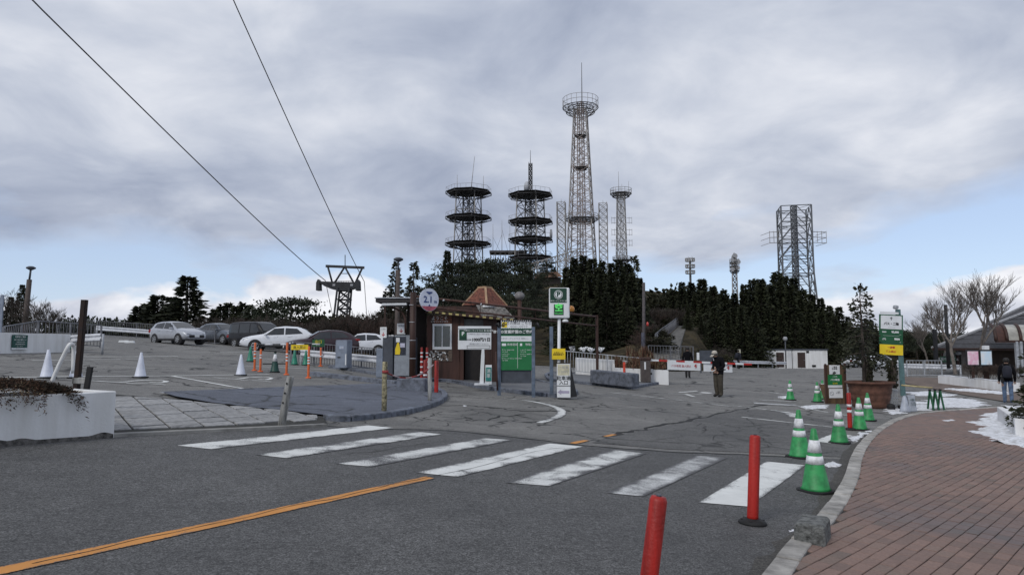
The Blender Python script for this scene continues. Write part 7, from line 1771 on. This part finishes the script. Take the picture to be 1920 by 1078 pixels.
plant(SPR, 741, 488, 66, 8, 'ragged conifer behind the shelter lamp post', 'conifers above the shelter', wid=.95, sink=.5); plant(SPR, 775, 489, 70, 8, 'ragged conifer right of the shelter lamp post', 'conifers above the shelter', wid=.9, sink=.5); plant(SPR, 722, 545, 62, 8, 'small ragged conifer left of the shelter lamp post', 'conifers above the shelter', sink=.5)
plant(FIR, 838, 469, 110, 10, 'pointed conifer below the left platform tower', 'hilltop conifers', wid=.8)
for i, (px, py, Y, pr) in enumerate(((800, 535, 100, 0), (818, 515, 105, 0), (858, 489, 118, 1), (884, 482, 122, 0), (905, 490, 120, 1), (930, 482, 124, 0), (955, 484, 122, 1), (980, 490, 120, 0), (868, 515, 108, 1), (900, 512, 106, 0), (940, 510, 108, 1), (975, 512, 106, 0), (1005, 540, 100, 1), (840, 530, 96, 0), (880, 545, 92, 1), (925, 545, 92, 0), (965, 548, 90, 1), (1000, 570, 86, 0), (1040, 545, 96, 1), (1030, 575, 84, 0))):
    plant(PIN[pr], px, py, Y, 8, 'dark rounded pine on the slope below the platform towers', 'pines on the hill slope', wid=1.0)
for i, (px, py, Y) in enumerate(((1062, 500, 78), (1078, 482, 76), (1095, 478, 80), (1112, 484, 77), (1130, 488, 80), (1148, 492, 76), (1162, 486, 79), (1178, 492, 75), (1202, 520, 77), (1070, 520, 70), (1088, 510, 69), (1108, 515, 70), (1128, 512, 69), (1148, 515, 70), (1168, 512, 69), (1186, 516, 70), (1203, 540, 72), (1098, 545, 66), (1138, 548, 66), (1176, 545, 66), (1060, 550, 68))):
    plant(CED[i % 3], px, py, Y, 10, 'tall dark cedar in the dense stand left of the hill path', 'dark cedars left of the hill path', wid=rt.uniform(.95, 1.35))
plant(SPR, 1191, 478, 76, 8, 'lone ragged treetop at the right end of the cedar stand', 'conifers above the shelter', wid=.9)
top = [(1262, 545), (1280, 532), (1298, 528), (1318, 524), (1338, 528), (1358, 536), (1378, 545), (1396, 530), (1412, 524), (1428, 520), (1445, 526), (1460, 510), (1474, 516), (1490, 524), (1506, 538), (1522, 545), (1540, 562), (1556, 572), (1574, 580), (1590, 598)]
for i, (px, py) in enumerate(top): plant(CED[i * 2 % 3], px, py + rt.uniform(-7, 7), 100 + rt.uniform(0, 9), 10, 'tall dark cedar in the dense stand behind the white huts', 'dark cedars behind the huts', wid=rt.uniform(1.0, 1.4))
for i in range(17): px = 1285 + i * 18; plant(CED[(i + 1) % 3], px, lerp_tab(top, px) + 22 + rt.uniform(-14, 16), 95 + rt.uniform(-2, 3), 10, 'tall dark cedar in the dense stand behind the white huts', 'dark cedars behind the huts', wid=rt.uniform(1.0, 1.4))
for i in range(12): px = 1290 + i * 25; plant(CED[(i + 2) % 3], px, 585 + rt.uniform(-15, 12), 92 if px > 1420 else 78, 10, 'tall dark cedar in the dense stand behind the white huts', 'dark cedars behind the huts', wid=1.15)
for i in range(12): px = 1596 + i * 15; plant(CED[i % 3] if i % 2 else PIN[0], px, 606 + rt.uniform(-8, 14) + i * 1.5, 104 + i % 3 * 4, 10 if i % 2 else 8, 'dark far tree behind the potted trees and the cafe', 'far trees behind the cafe', wid=1.3)
for i in range(9): px = 1690 + i * 28; plant(PIN[i % 2], px, 622 + rt.uniform(-6, 6), 96 + i % 3 * 5, 8, 'dark far tree behind the potted trees and the cafe', 'far trees behind the cafe', wid=1.2)
for i in range(22):
    px = 1000 + i * 13.5; Y = 128 + (i % 4) * 9; x_t = P(px, 0, Y).x; plant(PIN[i % 2] if i % 3 else CED[1], px, 650 - (terrain(x_t, Y) + rt.uniform(3.0, 5.5) - CAM_Z) / Y * 1280, Y, 8, 'dark tree along the crest of the hill under the towers', 'trees on the hill crest', wid=1.15)
# brush along the far edge and on the slope
for i in range(46):
    px = 395 + i * 9.2 + rt.uniform(-5, 5); py = 597 + rt.uniform(-12, 8) - 12 * sm(560, 700, px); plant(SHR[i % 3], px, py, 56 + rt.uniform(0, 6), 3.4, 'bare brown shrub in the thicket behind the parked cars', 'bare thicket behind the cars', sink=.3, wid=1.25)
for i, (px, py) in enumerate(((590, 585), (612, 578), (632, 580), (655, 590), (676, 588), (700, 585), (730, 590), (420, 600), (470, 602), (500, 596), (560, 594), (385, 600), (330, 598), (290, 600), (760, 585), (790, 560), (815, 560), (845, 575))): plant(BSH, px, py, 64 + i % 4 * 2, 2.1, 'dark evergreen bush in the thicket behind the parked cars', 'dark bushes behind the cars', sink=.4, wid=1.5)
for i in range(26): px = 1214 + rt.uniform(0, 60); Y = rt.uniform(78, 118); plant(SHR[i % 3], px, P(px, 0, Y) and 650 - (terrain(P(px, 0, Y).x, Y) - CAM_Z + 2.6) / Y * 1280, Y, 3.4, 'bare brown shrub on the slope above the hill path', 'bare shrubs above the path', wid=1.5)
for i in range(16): px = 1212 + rt.uniform(0, 72); Y = rt.uniform(82, 125); plant(BSH, px, 650 - (terrain(P(px, 0, Y).x, Y) - CAM_Z + 1.8) / Y * 1280, Y, 2.1, 'dark bush on the slope above the hill path', 'dark bushes above the path', wid=1.6)
for i in range(8): plant(BSH, 1250 + i * 5, 560 - i * 4 + rt.uniform(-4, 6), 125 + i * 2, 2.1, 'dark bush on the slope above the hill path', 'dark bushes above the path', wid=1.8)
for i in range(20): px = 1180 + rt.uniform(0, 58); Y = rt.uniform(56, 74); x_t = P(px, 0, Y).x; plant((SHR[i % 3], BSH, SHR[2])[i % 3], px, 650 - (terrain(x_t, Y) + rt.uniform(1.0, 2.0) - CAM_Z) / Y * 1280, Y, 3.4, 'low scrub on the bank left of the hill path', 'scrub left of the hill path', wid=1.5)
for i in range(10): Y = rt.uniform(58, 80); cx_, cz_ = path_at(Y); px = 960 + 1280 * (cx_ + rt.uniform(2.6, 4.6)) / Y; x_t = P(px, 0, Y).x; plant((BSH, SHR[1])[i % 2], px, 650 - (terrain(x_t, Y) + rt.uniform(1.2, 2.4) - CAM_Z) / Y * 1280, Y, 3.4, 'low scrub on the right edge of the hill path', 'scrub right of the hill path', wid=1.3)
# trees at the right
for i, (dx_, dy_, top_, wq, lb) in enumerate(((-10, 0, 528, .9, 'sparse conifer growing in the terracotta pot, taller one'), (38, 1.6, 588, 1.15, 'sparse conifer growing behind the price sign post'))):
    sH = (P(1622, top_, POT.y).z - POT.z) / 4.5; put(SP2, i == 0, POT + Vector((dx_ * mpp(POT.y) + (dy_ > 1) * .12, dy_, -.1)), 1.0 + i * 1.6, lb, 'potted conifers', (sH * wq, sH * wq, sH))
for i, px in enumerate((1628, 1674)):
    t = thing('ivy_trunk', ('dark ivy covered stump in the pot, left one', 'dark twisted stump in the pot, right one')[i], 'stump', P(px, 722, POT.y + .1), 0, 'stumps in the pot')
    q = MB(); q.path([(0, 0, -.1), (.03, 0, .25), (-.03 + .06 * i, 0, .55), (.02, 0, .85)], [.13, .11, .12, .05], 8); q.build('trunk', M_bark, t)
    q = MB(); rr_ = random.Random(i)
    for j in range(420): a_ = rr_.uniform(0, 6.28); zz = rr_.uniform(-.02, .85); p = Vector((math.cos(a_) * .14 * rr_.uniform(.5, 1.1), math.sin(a_) * .14 * rr_.uniform(.5, 1.1), zz)); spray(q, p, p + Vector((0, 0, rr_.uniform(-.8, .4))), .09, .03, rr_)
    q.build('ivy', M_bush, t, fix=False)
for i, (px, py, Y, w_, bp) in enumerate(((1832, 502, 36, 1.0, 700), (1786, 520, 42, .95, 695), (1735, 590, 50, 1.1, 690), (1765, 570, 52, 1.0, 690))):
    plant(BAR, px, py, Y, 8.6, ('largest bare tree behind the poster boards', 'bare tree left of the largest one', 'small bare tree left of the cafe', 'small bare tree by the cafe corner')[i], 'bare trees by the cafe', rot=i * 1.7 + .4, wid=w_ * 1.2, base_py=bp)
t = thing('utility_pole', 'dark utility pole between the bare trees', 'pole', P(1779, 690, 44)); q = MB(); q.tube((0, 0, 0), (0, 0, 118 * mpp(44)), .12, .10, 8); q.build('shaft', M_blackmetal, t)
t = thing('utility_pole', 'short dark post left of the cafe roof', 'pole', P(1756, 690, 46)); q = MB(); q.beam((0, 0, 0), (0, 0, 72 * mpp(46)), .2, .2); q.build('shaft', M_blackmetal, t)
RPX = Vector((math.cos(rp.rotation_euler.z), math.sin(rp.rotation_euler.z), 0)); RPN = Vector((-RPX.y, RPX.x, 0))
def rpp(u, v): return rp.location + RPX * u + RPN * v + Vector((0, 0, .3))
pR = P(1946, 742, 14.5); pR.z = h(pR.x, pR.y) + PZ + .25
put(CED[1], False, pR, .6, 'dark green conifer shrub in the planter at the right edge', 'right edge shrubs', (.15, .15, .135)); put(FIR, False, pR + Vector((.75, .5, 0)), 2.1, 'tall conifer at the right edge behind the shrub', 'right edge shrubs', (.26, .26, .26))
for i in range(12): q = plant(SHR[i % 3], 1812 + i * 9, 683 + rt.uniform(-6, 6), 33 + rt.uniform(0, 1.5), 3.4, 'low dry shrub in the bed behind the low white wall', 'dry shrubs behind the low wall', wid=1.5, base_py=708)
# ------------------------------------------------------------------ people
def person(label, loc, rz, height, joints, cols, hat=None, extras=None, name='person', bulk=1.0):
    """one continuous skinned figure; joints for a 1.75 m body facing -Y"""
    s = height / 1.75; t = thing(name, label, 'person', loc, rz); t.scale = (s,) * 3
    base = dict(pelvis=(0, 0, .96), belly=(0, .0, 1.08), chest=(0, .0, 1.30), neck=(0, .0, 1.47), head=(0, -.02, 1.58), crown=(0, -.02, 1.69),
                hip_l=(.10, 0, .90), knee_l=(.11, -.02, .50), ank_l=(.11, .02, .09), toe_l=(.12, -.16, .035), sh_l=(.19, .0, 1.40), el_l=(.25, .03, 1.12), wr_l=(.25, -.05, .88), ha_l=(.25, -.08, .80))
    for k_ in list(base):
        if k_.endswith('_l'): x, y, z = base[k_]; base[k_[:-2] + '_r'] = (-x, y, z)
    base.update({k_: v for k_, v in joints.items() if k_ != 'look'})
    rad = dict(pelvis=(.17, .13), belly=(.165, .125), chest=(.19, .135), neck=(.062, .062), head=(.085, .10), crown=(.062, .075), hip=(.10, .11), knee=(.078, .08), ank=(.062, .065), toe=(.045, .035), sh=(.085, .085), el=(.060, .060), wr=(.044, .044), ha=(.042, .03))
    order = list(base); idx = {k_: i for i, k_ in enumerate(order)}
    ed = [('pelvis', 'belly'), ('belly', 'chest'), ('chest', 'neck'), ('neck', 'head'), ('head', 'crown')]
    for d in '_l', '_r': ed += [('pelvis', 'hip' + d), ('hip' + d, 'knee' + d), ('knee' + d, 'ank' + d), ('ank' + d, 'toe' + d), ('chest', 'sh' + d), ('sh' + d, 'el' + d), ('el' + d, 'wr' + d), ('wr' + d, 'ha' + d)]
    me = bpy.data.meshes.new('body'); me.from_pydata([base[k_] for k_ in order], [(idx[a], idx[b]) for a, b in ed], []); o = bpy.data.objects.new('body', me); C.objects.link(o)
    o.modifiers.new('skin', 'SKIN'); sl = me.skin_vertices[0].data
    for k_ in order: rk_ = rad[k_.split('_')[0]]; bk_ = bulk if k_.split('_')[0] in ('pelvis', 'belly', 'chest', 'hip', 'knee', 'ank', 'sh', 'el') else 1.0; sl[idx[k_]].radius = (rk_[0] * bk_, rk_[1] * bk_); sl[idx[k_]].use_root = k_ == 'pelvis'
    ss = o.modifiers.new('sub', 'SUBSURF'); ss.levels = 2; ss.render_levels = 2
    dg = bpy.context.evaluated_depsgraph_get(); m2 = bpy.data.meshes.new_from_object(o.evaluated_get(dg)); bpy.data.objects.remove(o); bpy.data.meshes.remove(me)
    for m in cols: m2.materials.append(m)                  # skin, coat, trousers, shoes
    J = {k_: Vector(v) for k_, v in base.items()}
    zone = {'crown': 0, 'head': 0, 'ha_l': 0, 'ha_r': 0, 'chest': 1, 'belly': 1, 'neck': 1, 'sh_l': 1, 'sh_r': 1, 'el_l': 1, 'el_r': 1, 'wr_l': 1, 'wr_r': 1, 'pelvis': 1, 'hip_l': 2, 'hip_r': 2, 'knee_l': 2, 'knee_r': 2, 'ank_l': 2, 'ank_r': 2, 'toe_l': 3, 'toe_r': 3}
    for p in m2.polygons:
        c_ = p.center; best = min(zone, key=lambda k_: (c_ - J[k_]).length); p.material_index = zone[best]; p.use_smooth = True
        if zone[best] == 2 and c_.z > .84: p.material_index = 1
    b = obj('body', m2, t)
    for d, sx in (('_l', 1), ('_r', -1)):                   # fingers on each hand
        hd = J['ha' + d]; dirn = (J['ha' + d] - J['wr' + d]).normalized(); sd_ = dirn.cross(Vector((0, 0, 1)));
        if sd_.length < .2: sd_ = Vector((0, 1, 0))
        sd_.normalize(); q = MB()
        for i in range(4): st = hd + sd_ * (-.03 + .02 * i); Lf = (.065, .078, .072, .055)[i]; q.path([st, st + dirn * Lf * .6, st + dirn * Lf + Vector((0, -.015, 0))], [.0095, .009, .006], 6)
        q.path([hd - dirn * .03 - sd_ * .035, hd - sd_ * .06, hd + dirn * .02 - sd_ * .065], [.011, .010, .007], 6); q.build('fingers', cols[0], t)
    hc = J['head'].lerp(J['crown'], .35); f = (Vector((0, -1, 0)) + Vector((0, 0, -.0))).normalized()
    if 'look' in joints: f = Vector(joints['look']).normalized()
    q = MB(); q.path([hc + f * .085 + Vector((0, 0, .02)), hc + f * .112 - Vector((0, 0, .01)), hc + f * .09 - Vector((0, 0, .025))], [.012, .016, .010], 6); q.build('nose', cols[0], t)
    sdv = f.cross(Vector((0, 0, 1))).normalized()
    for s_ in (-1, 1):
        q = MB(); q.lathe([(.001, -.011), (.010, -.004), (.010, .004), (.001, .011)], 8, hc + f * .088 + sdv * s_ * .033 + Vector((0, 0, .02))); q.build('eye', M_black, t)
        q = MB(); q.lathe([(.004, -.03), (.016, -.01), (.018, .012), (.006, .03)], 8, hc + sdv * s_ * .085); q.build('ear', cols[0], t)
    q = MB(); q.path([hc + f * .09 - sdv * .025 - Vector((0, 0, .05)), hc + f * .098 - Vector((0, 0, .052)), hc + f * .09 + sdv * .025 - Vector((0, 0, .05))], .006, 5); q.build('mouth', mat('lip', (.30, .12, .10), .6), t)
    if hat: hat(t, hc, f, sdv, J)
    if extras: extras(t, J)
    return t
M_skin = mat('skin', (.42, .26, .19), .6, var=.06); M_coat = mat('black_coat', (.007, .007, .009), .9, var=.2, scale=9, bump=.3, bscale=20, spec=.1); M_khaki = mat('olive_trousers', (.055, .048, .036), .85, var=.2, scale=9, bump=.3, bscale=20); M_shoe = mat('black_shoe', (.012, .011, .011), .6)
M_hair = mat('black_hair', (.012, .010, .009), .6, var=.2); M_jean = mat('blue_jeans', (.09, .135, .22), .85, var=.25, scale=8); M_navy2 = mat('navy_coat', (.015, .017, .028), .8, var=.2); M_dkt = mat('dark_trousers', (.018, .018, .02), .85, var=.2)
def hair(t, hc, f, sdv, J, m=None):
    q = MB(); c_ = J['head'].lerp(J['crown'], .6) - f * .025; q.lathe([(.088, -.075), (.104, -.02), (.104, .03), (.085, .075), (.045, .102), (.004, .11)], 16, c_); q.build('hair', m or M_hair, t)
def cap(t, hc, f, sdv, J):
    q = MB(); c_ = J['head'].lerp(J['crown'], .75); q.lathe([(.104, -.03), (.108, .0), (.098, .05), (.06, .085), (.004, .095)], 18, c_); q.build('cap', mat('beige_cap', (.42, .39, .34), .8, var=.1), t)
    q = MB(); q.beam(c_ + f * .08 - Vector((0, 0, .02)), c_ + f * .19 - Vector((0, 0, .05)), .15, .014); q.build('cap_brim', MATS['beige_cap'], t, bevel=.005)
    q = MB(); q.lathe([(.100, -.10), (.106, -.04), (.1, -.02)], 16, c_ - f * .018); q.build('hair', mat('grey_hair', (.10, .095, .09), .7), t)
def bat(t, J):
    q = MB(); a = J['ha_l'] + Vector((0, 0, .02)); q.tube(a + Vector((-.02, -.12, -.05)), a + Vector((.02, .28, .10)), .016, n=8); q.build('light_baton', M_swhite, t)
    q = MB(); q.box((0, -.0, 1.02), (.46, .36, .05)); q.build('belt', M_black, t, bevel=.02)
    q = MB(); q.beam((-.08, -.16, 1.46), (-.02, -.19, 1.36), .03, .01); q.build('white_stripe', M_swhite, t)
# attendant: standing in profile facing left, head bowed, hands together at the belly
g_ = G(1348, 744); hM = (744 - 660) * mpp(g_.y)
person('attendant in a black jacket, olive trousers and a beige cap, head bowed', g_, -1.15, hM * 1.03,
       dict(belly=(0, .01, 1.10), chest=(0, -.01, 1.32), neck=(0, -.07, 1.47), head=(0, -.13, 1.565), crown=(0, -.17, 1.665), look=(0, -1, -.55), el_l=(.27, .04, 1.14), wr_l=(.15, -.17, 1.02), ha_l=(.08, -.21, .99), el_r=(-.27, .04, 1.14), wr_r=(-.15, -.17, 1.02), ha_r=(-.08, -.21, .99), hip_l=(.10, 0, .90), knee_l=(.12, -.02, .5), toe_l=(.13, -.15, .04)), [M_skin, M_coat, M_khaki, M_shoe], cap, bat, bulk=1.28)
g_ = G(1290, 709); person('person in dark coat standing behind the boom, left one', g_, 2.9, (709 - 651) * mpp(g_.y), dict(knee_l=(.09, -.1, .5), ank_l=(.08, -.04, .09), toe_l=(.09, -.2, .04), knee_r=(-.08, .0, .5), ank_r=(-.07, .1, .10)), [M_skin, M_coat, M_dkt, M_shoe], hair)
def pack(t, J):
    q = MB(); q.lathe([(.10, -.24), (.15, -.18), (.16, .06), (.12, .2), (.03, .24)], 14, (0, .21, 1.22)); q.build('backpack', M_navy2, t)
    for s_ in (-1, 1): q = MB(); q.path([(s_ * .10, .14, 1.40), (s_ * .12, -.02, 1.50), (s_ * .12, -.17, 1.34), (s_ * .13, -.08, 1.12), (s_ * .12, .12, 1.06)], .018, 5); q.build('strap', M_black, t)
g_ = G(1385, 692); person('person in dark clothes walking far off near the boom tip', g_, 2.2, (692 - 656) * mpp(g_.y), dict(hip_l=(.10, -.02, .9), knee_l=(.10, -.18, .52), ank_l=(.10, -.22, .10), toe_l=(.10, -.38, .06), knee_r=(-.10, .08, .5), ank_r=(-.10, .30, .16), toe_r=(-.10, .16, .05), el_l=(.25, .14, 1.14), wr_l=(.25, .12, .9), ha_l=(.25, .1, .82)), [M_skin, M_navy2, M_dkt, M_shoe], hair, pack)
gR = G(1891, 756, .06)
def bagR(t, J):
    pack(t, J); q = MB(); q.box((.16, .10, .92), (.10, .26, .3)); q.build('shoulder_bag', M_black, t, bevel=.05)
person('person in a black jacket and blue jeans with a bag at the right edge', gR, 2.6, (756 - 672) * mpp(gR.y), dict(knee_l=(.10, -.10, .5), ank_l=(.10, -.06, .09), knee_r=(-.10, .04, .5), ank_r=(-.10, .12, .11), toe_r=(-.10, -.02, .05)), [M_skin, M_coat, M_jean, M_shoe], hair, bagR)
